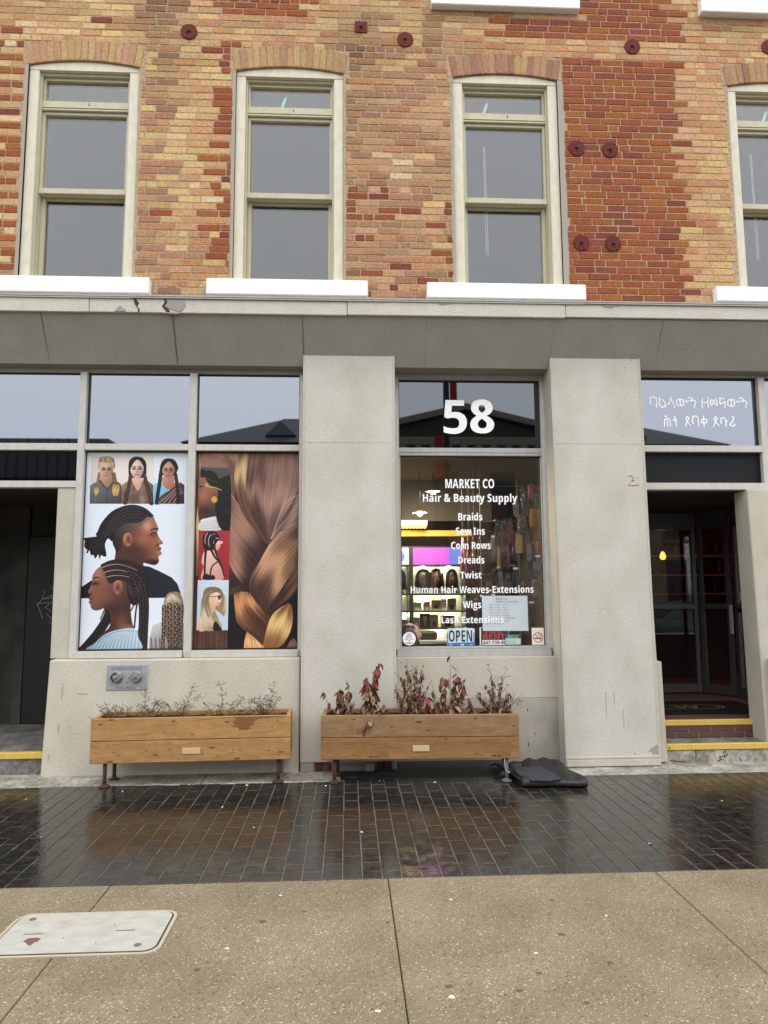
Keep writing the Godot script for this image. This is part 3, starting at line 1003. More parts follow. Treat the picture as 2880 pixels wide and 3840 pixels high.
	soft(st, [Vector3(2.9, 0.02, -0.36), Vector3(3.03, 0.02, -0.36), Vector3(2.99, 2.63, -0.36), Vector3(2.9, 2.63, -0.36), Vector3(2.9, 0.02, -0.02), Vector3(2.985, 0.02, -0.02), Vector3(2.945, 2.63, -0.06), Vector3(2.9, 2.63, -0.06)], 0.004)
	soft(st, [Vector3(2.9, 0.02, -0.34), Vector3(3.06, 0.02, -0.34), Vector3(3.05, 0.95, -0.34), Vector3(2.9, 0.95, -0.34), Vector3(2.9, 0.02, 0.01), Vector3(3.01, 0.02, 0.01), Vector3(3.00, 0.95, 0.0), Vector3(2.9, 0.95, 0.0)], 0.006)
	put("door_jamb", st, M.cream, B)

func frame_bars(called: String, parent: Node, mt: Material, bars: Array, z0: float, z1: float) -> void:
	for e in bars:
		one_box(called, parent, mt, e[0], e[1], e[2], e[3], z0, z1, 0.003)

func gaskets(parent: Node, panes: Array, z: float) -> void:
	var st := sb()
	for e in panes:
		bx(st, e[0], e[1], e[3] - 0.014, e[3], z - 0.01, z)
		bx(st, e[0], e[0] + 0.008, e[2], e[3] - 0.014, z - 0.01, z)
		bx(st, e[1] - 0.008, e[1], e[2], e[3] - 0.014, z - 0.01, z)
		bx(st, e[0] + 0.008, e[1] - 0.008, e[2], e[2] + 0.005, z - 0.01, z)
	put("gasket", st, M.gasket, parent)

func storefronts() -> void:
	# left shop front
	var w := holder("storefront_window", B)
	frame_bars("mullion", w, M.aluminium, [[-2.612, -2.546, 1.022, 3.79], [-1.551, -1.480, 1.022, 3.79], [-0.474, -0.425, 1.022, 3.79]], -0.26, -0.14)
	frame_bars("rail", w, M.aluminium, [[-2.545, -1.552, 3.012, 3.074], [-1.479, -0.475, 3.010, 3.071], [-4.7, -2.613, 3.008, 3.076], [-4.7, -2.613, 2.643, 2.708]], -0.255, -0.143)
	frame_bars("head_rail", w, M.aluminium_grey, [[-4.7, -0.425, 3.788, 3.829]], -0.27, -0.165)
	frame_bars("window_sill", w, M.aluminium, [[-2.55, -1.556, 1.024, 1.086], [-1.474, -0.47, 1.022, 1.086]], -0.26, -0.098)
	var panes := [[-4.7, -2.612, 3.076, 3.788], [-2.546, -1.551, 3.074, 3.788], [-1.480, -0.474, 3.071, 3.788], [-4.7, -2.612, 2.708, 3.008]]
	for i in panes.size():
		var e: Array = panes[i]
		one_box("pane", w, M.mirror_pane if i < 3 else M.dark_pane, e[0], e[1], e[2], e[3], -0.22, -0.205)
	gaskets(w, panes, -0.195)
	panes = [[-2.546, -1.551, 1.086, 3.012], [-1.480, -0.474, 1.086, 3.010]]
	for e in panes:
		one_box("pane", w, M.pane, e[0], e[1], e[2], e[3], -0.222, -0.212)
	gaskets(w, panes, -0.195)
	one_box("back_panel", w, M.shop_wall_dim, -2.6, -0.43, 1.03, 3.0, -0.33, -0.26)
	# middle shop window
	w = holder("shop_window", B)
	frame_bars("mullion", w, M.aluminium, [[0.46, 0.517, 1.07, 3.80], [1.967, 2.03, 1.07, 3.80]], -0.34, -0.235)
	frame_bars("mullion", w, M.aluminium_grey, [[0.518, 0.531, 1.095, 2.987], [1.954, 1.966, 1.095, 2.987]], -0.32, -0.252)
	frame_bars("rail", w, M.aluminium_grey, [[0.517, 1.967, 3.018, 3.068], [0.517, 1.967, 2.988, 3.015], [0.517, 1.967, 1.07, 1.094]], -0.335, -0.238)
	frame_bars("head_rail", w, M.aluminium_grey, [[0.46, 2.03, 3.775, 3.829]], -0.34, -0.24)
	frame_bars("window_sill", w, M.aluminium_grey, [[0.482, 1.995, 1.0, 1.069]], -0.4, -0.19)
	one_box("pane", w, M.dark_pane, 0.517, 1.967, 3.068, 3.775, -0.30, -0.282)
	one_box("pane", w, M.pane, 0.531, 1.954, 1.094, 2.988, -0.292, -0.284)
	gaskets(w, [[0.517, 1.967, 3.068, 3.775]], -0.274)
	gaskets(w, [[0.531, 1.954, 1.094, 2.988]], -0.276)
	words("house_number", "58", 0.977, 1.497, 3.220, 3.582, -0.2800, M.white_vinyl, w)
	for e in [["MARKET CO", 0.986, 1.482, 2.664, 2.758], ["Hair & Beauty Supply", 0.757, 1.715, 2.497, 2.610], ["Braids", 1.112, 1.355, 2.335, 2.415], ["Sew Ins", 1.086, 1.378, 2.190, 2.266], ["Corn Rows", 1.035, 1.433, 2.047, 2.122], ["Dreads", 1.105, 1.367, 1.903, 1.979], ["Twist", 1.122, 1.335, 1.755, 1.828], ["Human Hair Weaves-Extensions", 0.625, 1.856, 1.610, 1.685], ["Wigs", 1.144, 1.326, 1.440, 1.537], ["Lash Extensions", 0.928, 1.547, 1.315, 1.386]]:
		words("lettering", e[0], e[1], e[2], e[3], e[4], -0.2828, M.white_vinyl, w)
	# right shop front over the doorway
	w = holder("transom_window", B)
	frame_bars("mullion", w, M.aluminium, [[4.212, 4.280, 2.2, 3.80], [2.90, 2.985, 2.64, 3.80]], -0.26, -0.14)
	frame_bars("rail", w, M.aluminium, [[2.985, 4.211, 3.019, 3.085], [2.985, 4.225, 2.633, 2.702]], -0.255, -0.138)
	frame_bars("head_rail", w, M.aluminium_grey, [[2.9, 6.3, 3.803, 3.829]], -0.27, -0.165)
	panes = [[2.985, 4.212, 3.085, 3.803], [4.280, 6.3, 2.632, 3.803]]
	for e in panes:
		one_box("pane", w, M.mirror_pane, e[0], e[1], e[2], e[3], -0.22, -0.205)
	gaskets(w, panes, -0.195)
	one_box("pane", w, M.pane, 4.452, 6.3, 0.972, 2.63, -0.23, -0.222)
	one_box("panel", w, M.black_panel, 2.985, 4.212, 2.702, 3.019, -0.22, -0.20)
	gaskets(w, [[2.985, 4.212, 2.702, 3.019]], -0.19)
	script_line(w, ["ba", "ha", "la", "wa", "u", "n", " ", "ze", "me", "na", "wa", "u", "n"], 3.094, 4.128, 3.492, 3.602)
	script_line(w, ["s", "ne", " ", "tsi", "ba", "qe", " ", "tse", "gu", "ri"], 3.232, 3.996, 3.297, 3.406)

# Ethiopic letters as pen strokes in a unit box
func glyph(g: String) -> Array:
	match g:
		"ba": return [[[0.12, 0.35], [0.02, 0.45], [0.12, 0.95], [0.55, 1.0], [0.85, 0.85], [0.85, 0.0]], [[0.12, 0.9], [0.05, 0.35], [0.2, 0.28]]]
		"ha": return [[[0.15, 0.95], [0.1, 0.3], [0.4, 0.0], [0.8, 0.1], [0.85, 0.4]], [[0.1, 0.7], [0.5, 0.75], [0.82, 0.5], [0.85, 0.0]]]
		"la": return [[[0.45, 1.0], [0.5, 0.8], [0.15, 0.3], [0.02, 0.35]], [[0.45, 0.75], [0.75, 0.45], [0.9, 0.0]]]
		"wa", "w": return [[[0.3, 0.85], [0.05, 0.6], [0.1, 0.25], [0.45, 0.15], [0.55, 0.5], [0.4, 0.8], [0.25, 0.85]], [[0.5, 0.75], [0.85, 0.8], [0.95, 0.45], [0.85, 0.2], [0.55, 0.18]], [[0.5, 0.8], [0.52, 0.15]]]
		"u": return [[[0.0, 0.6], [0.7, 0.55]], [[0.5, 0.7], [0.7, 0.5]]]
		"n": return [[[0.05, 0.9], [0.3, 1.0], [0.6, 0.85], [0.4, 0.65]], [[0.05, 0.62], [0.85, 0.68], [0.95, 0.55], [0.75, 0.0]]]
		"ze": return [[[0.15, 0.95], [0.12, 0.0]], [[0.15, 0.5], [0.85, 0.5]], [[0.85, 0.9], [0.85, 0.0]], [[0.1, 0.92], [0.3, 0.92]], [[0.75, 0.9], [0.95, 0.9]]]
		"me": return [[[0.3, 0.8], [0.05, 0.55], [0.2, 0.25], [0.5, 0.5], [0.3, 0.8]], [[0.5, 0.5], [0.75, 0.85], [0.95, 0.55], [0.75, 0.25], [0.5, 0.5]], [[0.9, 0.35], [0.95, 0.25]]]
		"na": return [[[0.05, 0.9], [0.55, 0.95], [0.75, 0.85]], [[0.3, 0.9], [0.12, 0.55], [0.2, 0.35], [0.8, 0.6], [0.85, 0.55], [0.75, 0.0]]]
		"s": return [[[0.4, 1.0], [0.3, 0.75], [0.12, 0.6], [0.05, 0.0]], [[0.3, 0.72], [0.7, 0.7], [0.85, 0.5], [0.85, 0.0]], [[0.45, 0.72], [0.45, 0.0]], [[0.1, 0.95], [0.35, 0.85]]]
		"ne": return [[[0.4, 1.0], [0.45, 0.85], [0.2, 0.55], [0.6, 0.5]], [[0.4, 0.75], [0.6, 0.6], [0.55, 0.0]]]
		"tsi", "tse": return [[[0.5, 0.95], [0.25, 0.75], [0.45, 0.5], [0.7, 0.75], [0.5, 0.95]], [[0.45, 0.5], [0.15, 0.0]], [[0.3, 0.4], [0.55, 0.3], [0.85, 0.05]]]
		"qe": return [[[0.5, 1.0], [0.5, 0.0]], [[0.5, 0.7], [0.15, 0.6], [0.1, 0.35], [0.5, 0.3], [0.9, 0.4], [0.85, 0.65], [0.5, 0.7]]]
		"gu": return [[[0.1, 0.3], [0.1, 0.75], [0.5, 0.85], [0.75, 0.65], [0.75, 0.0]], [[0.75, 0.5], [1.0, 0.5]]]
		"ri": return [[[0.75, 1.0], [0.6, 0.9], [0.75, 0.7], [0.45, 0.4], [0.15, 0.2], [0.4, 0.05], [0.8, 0.1], [0.85, 0.25]]]
	return []

func ribbon(st: SurfaceTool, pts: Array, w: float, z: float, thick := 0.0008) -> void:
	for i in pts.size() - 1:
		var a: Vector2 = pts[i]
		var b: Vector2 = pts[i + 1]
		var d := (b - a).normalized() * w * 0.5
		var n := Vector2(-d.y, d.x)
		a -= d * 0.7
		b += d * 0.7
		prism(st, PackedVector2Array([a - n, b - n, b + n, a + n]), z, z + thick + 0.00025 * i)

func script_line(parent: Node, letters: Array, x0: float, x1: float, y0: float, y1: float) -> void:
	var wide := 0.0
	for g in letters:
		wide += 0.55 if g == " " else (0.42 if g == "u" else 1.12)
	var k := (x1 - x0) / wide
	var x := x0
	var st := sb()
	for g in letters:
		if g == " ":
			put("lettering", st, M.white_vinyl, parent)
			st = sb()
		var lift := 0.0008
		for s in glyph(g):
			var pts := []
			for p in s:
				pts.append(Vector2(x + p[0] * k * (0.45 if g == "u" else 1.0), lerpf(y0, y1, p[1])))
			ribbon(st, pts, 0.0115, -0.2045, lift)
			lift += 0.0018
		x += k * (0.55 if g == " " else (0.42 if g == "u" else 1.12))
	put("lettering", st, M.white_vinyl, parent)

func anchors() -> void:
	for e in [[-1.641, 7.41], [0.606, 7.403], [3.041, 7.409], [2.395, 6.234], [2.751, 6.224], [2.406, 5.193], [2.743, 5.19], [4.55, 7.455]]:
		var st := sb()
		lathe(st, [Vector2(0, 0.012), Vector2(0.082, 0.012), Vector2(0.0855, 0.008), Vector2(0.0855, 0.0), Vector2(0, 0.0)], 28, at(Vector3(e[0], e[1], -0.098), Basis(Vector3.RIGHT, PI / 2)))
		var o := put("anchor_plate", st, M.anchor_red, B)
		st = sb()
		lathe(st, [Vector2(0, 0.03), Vector2(0.008, 0.03), Vector2(0.008, 0.018), Vector2(0.017, 0.018), Vector2(0.017, 0.0), Vector2(0, 0)], 6, at(Vector3(e[0], e[1], -0.086), Basis(Vector3.RIGHT, PI / 2)))
		put("bolt", st, M.anchor_dark, o)
	var o := one_box("anchor_plate", B, M.anchor_red, 0.078, 0.206, 7.467, 7.591, -0.099, -0.087, 0.003)
	var st := sb()
	lathe(st, [Vector2(0, 0.03), Vector2(0.008, 0.03), Vector2(0.008, 0.018), Vector2(0.017, 0.018), Vector2(0.017, 0.0), Vector2(0, 0)], 6, at(Vector3(0.142, 7.529, -0.087), Basis(Vector3.RIGHT, PI / 2)))
	put("bolt", st, M.anchor_dark, o)

func panel_between(called: String, parent: Node, mt: Material, a: Vector2, b: Vector2, y0: float, y1: float, t: float) -> MeshInstance3D:
	# an upright slab from plan point a to plan point b (x, z)
	var d := (b - a).normalized() * 1.0
	var n := Vector2(-d.y, d.x) * t * 0.5
	var st := sb()
	var c := [a - n, b - n, b + n, a + n]
	soft(st, [Vector3(c[0].x, y0, c[0].y), Vector3(c[1].x, y0, c[1].y), Vector3(c[1].x, y1, c[1].y), Vector3(c[0].x, y1, c[0].y), Vector3(c[3].x, y0, c[3].y), Vector3(c[2].x, y0, c[2].y), Vector3(c[2].x, y1, c[2].y), Vector3(c[3].x, y1, c[3].y)], 0.003)
	return put(called, st, mt, parent)

func glazed_leaf(called: String, label: String, a: Vector2, b: Vector2, y0: float, y1: float) -> Node3D:
	var o := holder(called, B, label)
	var d := (b - a).normalized()
	var s := 0.055
	panel_between("stile", o, M.dark_aluminium, a, a + d * s, y0, y1, 0.05)
	panel_between("stile", o, M.dark_aluminium, b - d * s, b, y0, y1, 0.05)
	for e in [[y0, y0 + 0.105], [1.395, 1.462], [2.40, y1]]:
		panel_between("rail", o, M.dark_aluminium, a + d * s, b - d * s, e[0], e[1], 0.048)
	for e in [[y0 + 0.105, 1.395], [1.462, 2.40]]:
		panel_between("pane", o, M.pane, a + d * s, b - d * s, e[0], e[1], 0.008)
	return o

func doorways() -> void:
	# left doorway: raised floor, dark door at the back
	one_box("entry_floor", B, M.step_concrete, -4.7, -2.745, -0.02, 0.146, -1.5, -0.012)
	one_box("entry_floor", B, M.step_concrete, -4.7, -2.745, 0.147, 0.198, -1.5, -0.062)
	one_box("step_nosing", B, M.step_yellow, -4.7, -2.748, 0.146, 0.201, -0.06, 0.002, 0.004)
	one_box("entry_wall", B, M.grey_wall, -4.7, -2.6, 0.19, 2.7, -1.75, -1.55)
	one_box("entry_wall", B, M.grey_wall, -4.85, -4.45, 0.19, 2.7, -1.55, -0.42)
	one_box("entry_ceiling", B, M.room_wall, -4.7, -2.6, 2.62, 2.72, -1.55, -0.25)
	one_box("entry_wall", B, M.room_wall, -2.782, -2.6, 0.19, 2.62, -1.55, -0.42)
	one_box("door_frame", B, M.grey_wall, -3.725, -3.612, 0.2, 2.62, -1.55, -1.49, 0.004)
	var d := one_box("door", B, M.door_black, -3.611, -2.783, 0.2, 2.275, -1.549, -1.505, 0.004)
	var st := sb()
	for s in [[[-3.49, 1.50], [-3.43, 1.57], [-3.34, 1.61], [-3.31, 1.55], [-3.40, 1.48], [-3.33, 1.43]], [[-3.42, 1.35], [-3.49, 1.52], [-3.36, 1.53]], [[-3.41, 1.66], [-3.44, 1.57], [-3.34, 1.58], [-3.30, 1.66], [-3.35, 1.71]], [[-3.38, 1.40], [-3.33, 1.36], [-3.30, 1.31], [-3.345, 1.30]]]:
		var pts := []
		for p in s:
			pts.append(Vector2(p[0], p[1]))
		ribbon(st, pts, 0.006, -1.5045)
	put("graffiti_scribble", st, M.chalk, d)
	# right doorway: two steps with yellow nosings
	one_box("step", B, M.white_concrete, 2.92, 6.3, -0.02, 0.124, -0.34, -0.03, 0.006)
	one_box("step", B, M.step_tile, 2.92, 6.3, 0.125, 0.174, -0.34, -0.062)
	one_box("step_nosing", B, M.step_yellow, 3.02, 4.8, 0.124, 0.178, -0.06, -0.015, 0.004)
	var riser := one_box("step", B, M.mortar, 3.0, 4.10, 0.17, 0.297, -0.36, -0.312)
	for r in 2:
		var x := 3.02 - 0.1 * r
		while x < 4.08:
			one_box("brick", riser, M.riser_brick, maxf(x, 3.0), minf(x + 0.225, 4.09), 0.178 + r * 0.060, 0.234 + r * 0.060, -0.33, -0.303, 0.004)
			x += 0.233
	one_box("step", B, M.step_tile, 3.0, 4.10, 0.298, 0.346, -0.36, -0.342)
	one_box("step_nosing", B, M.step_yellow, 3.0, 4.085, 0.297, 0.350, -0.340, -0.298, 0.004)
	one_box("entry_floor", B, M.riser_brick, 2.9, 7.0, 0.1, 0.345, -6.2, -0.362)
	st = sb()
	for q in [Vector2(4.065, 0.325), Vector2(3.03, 0.32)]:
		lathe(st, [Vector2(0, 0.003), Vector2(0.008, 0.002), Vector2(0.008, 0)], 8, at(Vector3(q.x, q.y, -0.298), Basis(Vector3.RIGHT, PI / 2)))
	lathe(st, [Vector2(0, 0.003), Vector2(0.008, 0.002), Vector2(0.008, 0)], 8, at(Vector3(3.045, 0.145, -0.015), Basis(Vector3.RIGHT, PI / 2)))
	put("screw_head", st, M.rust_spot, B)
	# cracks in the lowest step
	st = sb()
	for s in [[[3.60, 0.118], [3.57, 0.09], [3.585, 0.06], [3.53, 0.055], [3.55, 0.03], [3.51, 0.015]], [[3.59, 0.10], [3.61, 0.07], [3.575, 0.05]], [[3.30, 0.12], [3.305, 0.07], [3.30, 0.02]], [[3.05, 0.03], [3.10, 0.02], [3.2, 0.012]], [[3.72, 0.05], [3.74, 0.02]]]:
		var pts := []
		for p in s:
			pts.append(Vector2(p[0], p[1]))
		ribbon(st, pts, 0.008, -0.0302)
	put("crack_line", st, M.crack, B)
	# vestibule
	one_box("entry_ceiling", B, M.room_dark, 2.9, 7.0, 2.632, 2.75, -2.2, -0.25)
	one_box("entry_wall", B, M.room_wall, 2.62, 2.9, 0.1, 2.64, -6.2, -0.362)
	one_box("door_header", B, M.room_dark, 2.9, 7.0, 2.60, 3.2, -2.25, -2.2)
	glazed_leaf("glass_door", "closed glazed leaf at the left", Vector2(3.40, -2.15), Vector2(4.44, -2.15), 0.362, 2.62)
	var leaf := glazed_leaf("glass_door", "leaf standing ajar", Vector2(4.475, -2.14), Vector2(4.70, -1.80), 0.362, 2.62)
	panel_between("pull_handle", leaf, M.aluminium_grey, Vector2(4.655, -1.78), Vector2(4.675, -1.75), 1.10, 1.45, 0.03)
	leaf = glazed_leaf("glass_door", "leaf at the right", Vector2(4.735, -1.77), Vector2(4.93, -0.75), 0.362, 2.62)
	panel_between("card_reader", leaf, M.paper, Vector2(4.72, -1.64), Vector2(4.74, -1.54), 1.50, 1.60, 0.02)
	panel_between("push_bar", leaf, M.gasket, Vector2(4.71, -1.70), Vector2(4.88, -0.85), 1.36, 1.41, 0.03)
	# dim restaurant behind
	st = sb()
	bx(st, 2.9, 8.2, 0.1, 3.3, -6.4, -6.2)
	bx(st, 8.0, 8.2, 0.1, 3.3, -6.2, -0.36)
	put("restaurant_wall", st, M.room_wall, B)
	one_box("restaurant_ceiling", B, M.room_dark, 2.6, 8.2, 3.2, 3.4, -6.4, -2.2)
	one_box("restaurant_floor", B, M.shop_floor, 6.9, 8.2, 0.2, 0.344, -6.2, -0.36)

func interior_things() -> void:
	# restaurant: bottle shelves, bulb, red strip lights, door mat
	var sh := thing("bottle_shelf", "dark wall shelf with rows of bottles seen through the restaurant door", "shelf", Vector3(0, 0.345, 0))
	var st := sb()
	bx(st, 4.2, 7.2, 0.0, 2.2, -4.75, -4.62)
	put("back_panel", st, M.room_wall, sh)
	for y in [1.245, 1.545, 1.85]:
		one_box("shelf_board", sh, M.shelf_wood, 4.2, 7.2, y - 0.03, y, -4.62, -4.40)
	var k := 0
	for y in [1.2453, 1.5453, 1.8503]:
		for i in 9:
			var x: float = 4.75 + i * 0.24 + rng.randf_range(-0.05, 0.05)
			st = sb()
			lathe(st, [Vector2(0, 0), Vector2(0.036, 0), Vector2(0.037, 0.15), Vector2(0.014, 0.19), Vector2(0.014, 0.235), Vector2(0, 0.235)], 10)
			var bt := put("bottle", smooth_of(st), M.bottle_glass, null)
			bt.position = Vector3(x, y + 0.345, -4.5)
			tag(bt, "%s dark bottle from the left on the %s shelf inside the restaurant" % [["first", "second", "third", "fourth", "fifth", "sixth", "seventh", "eighth", "ninth"][i], "lowest" if y < 1.3 else ("middle" if y < 1.7 else "top")], "bottle", "bottles on the restaurant shelves")
			k += 1
	var bulb := thing("pendant_bulb", "glowing amber round bulb hanging inside the restaurant door", "lamp", Vector3(4.402, 2.10, -3.0))
	st = sb()
	lathe(st, [Vector2(0, -0.045), Vector2(0.03, -0.035), Vector2(0.042, 0.0), Vector2(0.03, 0.04), Vector2(0.015, 0.07), Vector2(0, 0.07)], 14)
	put("bulb", smooth_of(st), M.bulb_glow, bulb)
	st = sb()
	tube(st, [Vector3(0, 0.07, 0), Vector3(0, 1.1, 0)], 0.006, 6)
	put("cord", st, M.gasket, bulb)
	lamp("bulb", Vector3(4.402, 2.10, -3.0), Color(1, 0.7, 0.35), 0.035, 0.04)
	var red := thing("ceiling_lamp", "small red glowing ceiling lamp inside the restaurant", "lamp", Vector3(5.46, 2.874, -3.5))
	st = sb()
	lathe(st, [Vector2(0, -0.012), Vector2(0.10, -0.008), Vector2(0.11, 0.0), Vector2(0, 0.004)], 18)
	put("glowing_disc", st, M.red_glow, red)
	st = sb()
	lathe(st, [Vector2(0, 0.006), Vector2(0.07, 0.006), Vector2(0.05, 0.33), Vector2(0, 0.33)], 14)
	put("fitting", st, M.gasket, red)
	lamp("red", Vector3(5.46, 2.84, -3.5), Color(1, 0.15, 0.1), 0.12, 0.08)
	for y in [1.37, 0.70]:
		var o := one_box("neon_line", null, M.red_line, 4.0, 7.0, y, y + 0.008, -4.36, -4.35)
		tag(o, "thin red %s neon strip across the restaurant bar front" % ("upper" if y > 1 else "lower"), "neon light")
	var bar := one_box("bar_counter", null, M.room_wall, 4.0, 7.2, 0.346, 1.30, -4.34, -4.0, 0.01)
	tag(bar, "dark bar counter inside the restaurant behind the glass doors", "bar counter")
	var mt := thing("door_mat", "black door mat with a pale oval emblem inside the right doorway", "mat", Vector3(3.72, 0.3455, -1.05))
	one_box("rug", mt, M.doormat, -0.75, 0.75, 0.0, 0.012, -0.42, 0.42, 0.004)
	st = sb()
	for e in [[0.42, 0.17, 0.018], [0.37, 0.135, 0.010]]:
		for i in 40:
			var a0 := TAU * i / 40.0
			var a1 := TAU * (i + 1) / 40.0
			var v := []
			for q in [[a0, 1.0], [a1, 1.0], [a1, 1.0 - e[2] / e[1] * 0.7], [a0, 1.0 - e[2] / e[1] * 0.7]]:
				v.append(Vector3(cos(q[0]) * e[0] * q[1], 0.0135, sin(q[0]) * e[1] * q[1] - 0.0))
			quad(st, v[3], v[2], v[1], v[0])
	put("emblem_ring", st, M.doormat_print, mt)
	words("emblem_letter", "W", -0.16, 0.16, -0.08, 0.08, 0.0, M.doormat_print, mt, "Droid Serif", 700, 0.001, Basis(Vector3.RIGHT, -PI / 2)).position += Vector3(0, 0.0135, 0)

func lamp(called: String, p: Vector3, c: Color, e: float, size: float) -> void:
	var l := OmniLight3D.new()
	l.name = called + "_light"
	l.light_color = c
	l.light_energy = e
	l.light_size = size
	l.omni_range = 9.0
	l.omni_attenuation = 2.0
	l.shadow_enabled = true
	add_child(l, true)
	l.position = p

# ---------------------------------------------------------------- the hair shop behind the middle window
func head_shape(st: SurfaceTool, s: float, xf: Transform3D, with_neck := true) -> void:
	var bumps := [[Vector3(0, -0.10, 1), 0.20, 0.16], [Vector3(0, 0.12, 1), 0.06, 0.16], [Vector3(0, -0.52, 0.82), 0.06, 0.2], [Vector3(0, -0.80, 0.58), 0.10, 0.24], [Vector3(0.32, 0.04, 0.92), -0.07, 0.16], [Vector3(-0.32, 0.04, 0.92), -0.07, 0.16], [Vector3(0.98, -0.1, 0.0), 0.10, 0.13], [Vector3(-0.98, -0.1, 0.0), 0.10, 0.13]]
	var f := func(u: float, v: float) -> Vector3:
		var d := Vector3(sin(v) * sin(u), cos(v), sin(v) * cos(u))
		var r := 1.0
		for b in bumps:
			var bd: Vector3 = b[0]
			r += b[1] * exp(-d.distance_squared_to(bd.normalized()) / (b[2] * b[2]))
		var jaw := 1.0 - 0.22 * clampf(-d.y, 0, 1)
		return Vector3(d.x * 0.074 * jaw, d.y * 0.112, d.z * 0.090 * (1.0 - 0.1 * clampf(-d.y, 0, 1))) * r * s
	var nu := 28
	var nv := 22
	for i in nu:
		for j in nv:
			var u0 := TAU * i / nu
			var u1 := TAU * (i + 1) / nu
			var v0 := PI * j / nv
			var v1 := PI * (j + 1) / nv
			quad(st, xf * f.call(u0, v1), xf * f.call(u1, v1), xf * f.call(u1, v0), xf * f.call(u0, v0))
	if with_neck:
		lathe(st, [Vector2(0.04, -0.06), Vector2(0.042, -0.12), Vector2(0.05, -0.165), Vector2(0.085, -0.19), Vector2(0.09, -0.20), Vector2(0, -0.20)].map(func(p): return p * s), 16, xf * at(Vector3(0, 0, -0.012 * s)))

func hair_shape(st: SurfaceTool, s: float, xf: Transform3D, length: float, wide: float, fringe: float) -> void:
	var nu := 40
	var nv := 14
	var f := func(i: int, j: int) -> Vector3:
		var u := TAU * i / nu
		var t := float(j) / nv
		var front := pow(clampf(cos(u), 0, 1), 6.0)
		var drop := lerpf(length, fringe, smoothstep(0.45, 0.8, front))
		var y := 0.125 - t * drop
		var dome := sqrt(clampf(1.0 - pow(clampf((y - 0.0) / 0.125, 0, 1), 2.0), 0, 1))
		var r := (0.098 + 0.022 * clampf((0.0 - y) / 0.2, 0, 1)) * (dome if y > 0 else 1.0)
		r *= 1.0 + 0.045 * sin(i * 2.3) + 0.03 * sin(i * 5.1 + t * 9.0)
		return Vector3(sin(u) * r * wide, y, cos(u) * r * 1.04 - 0.008) * s
	for i in nu:
		for j in nv:
			quad(st, xf * f.call(i, j + 1), xf * f.call(i + 1, j + 1), xf * f.call(i + 1, j), xf * f.call(i, j))

func bag(w: float, h: float, t: float, wav: float) -> ArrayMesh:
	var st := sb()
	var nx := 8
	var ny := 12
	var f := func(i: int, j: int, side: float) -> Vector3:
		var u := float(i) / nx
		var v := float(j) / ny
		var puff := pow(sin(PI * clampf(u, 0.0, 1.0)), 0.5) * pow(sin(PI * clampf(v * 0.92 + 0.03, 0.0, 1.0)), 0.4)
		var rip := 1.0 + wav * sin(u * 23.0 + v * 7.0) * 0.5 + wav * sin(v * 31.0 + u * 5.0) * 0.3
		return Vector3((u - 0.5) * w, -v * h, side * t * 0.5 * puff * rip)
	for side in [1.0, -1.0]:
		for i in nx:
			for j in ny:
				var a: Vector3 = f.call(i, j, side)
				var b: Vector3 = f.call(i + 1, j, side)
				var c: Vector3 = f.call(i + 1, j + 1, side)
				var d: Vector3 = f.call(i, j + 1, side)
				if side > 0:
					quad(st, d, c, b, a)
				else:
					quad(st, a, b, c, d)
	return smooth_of(st)

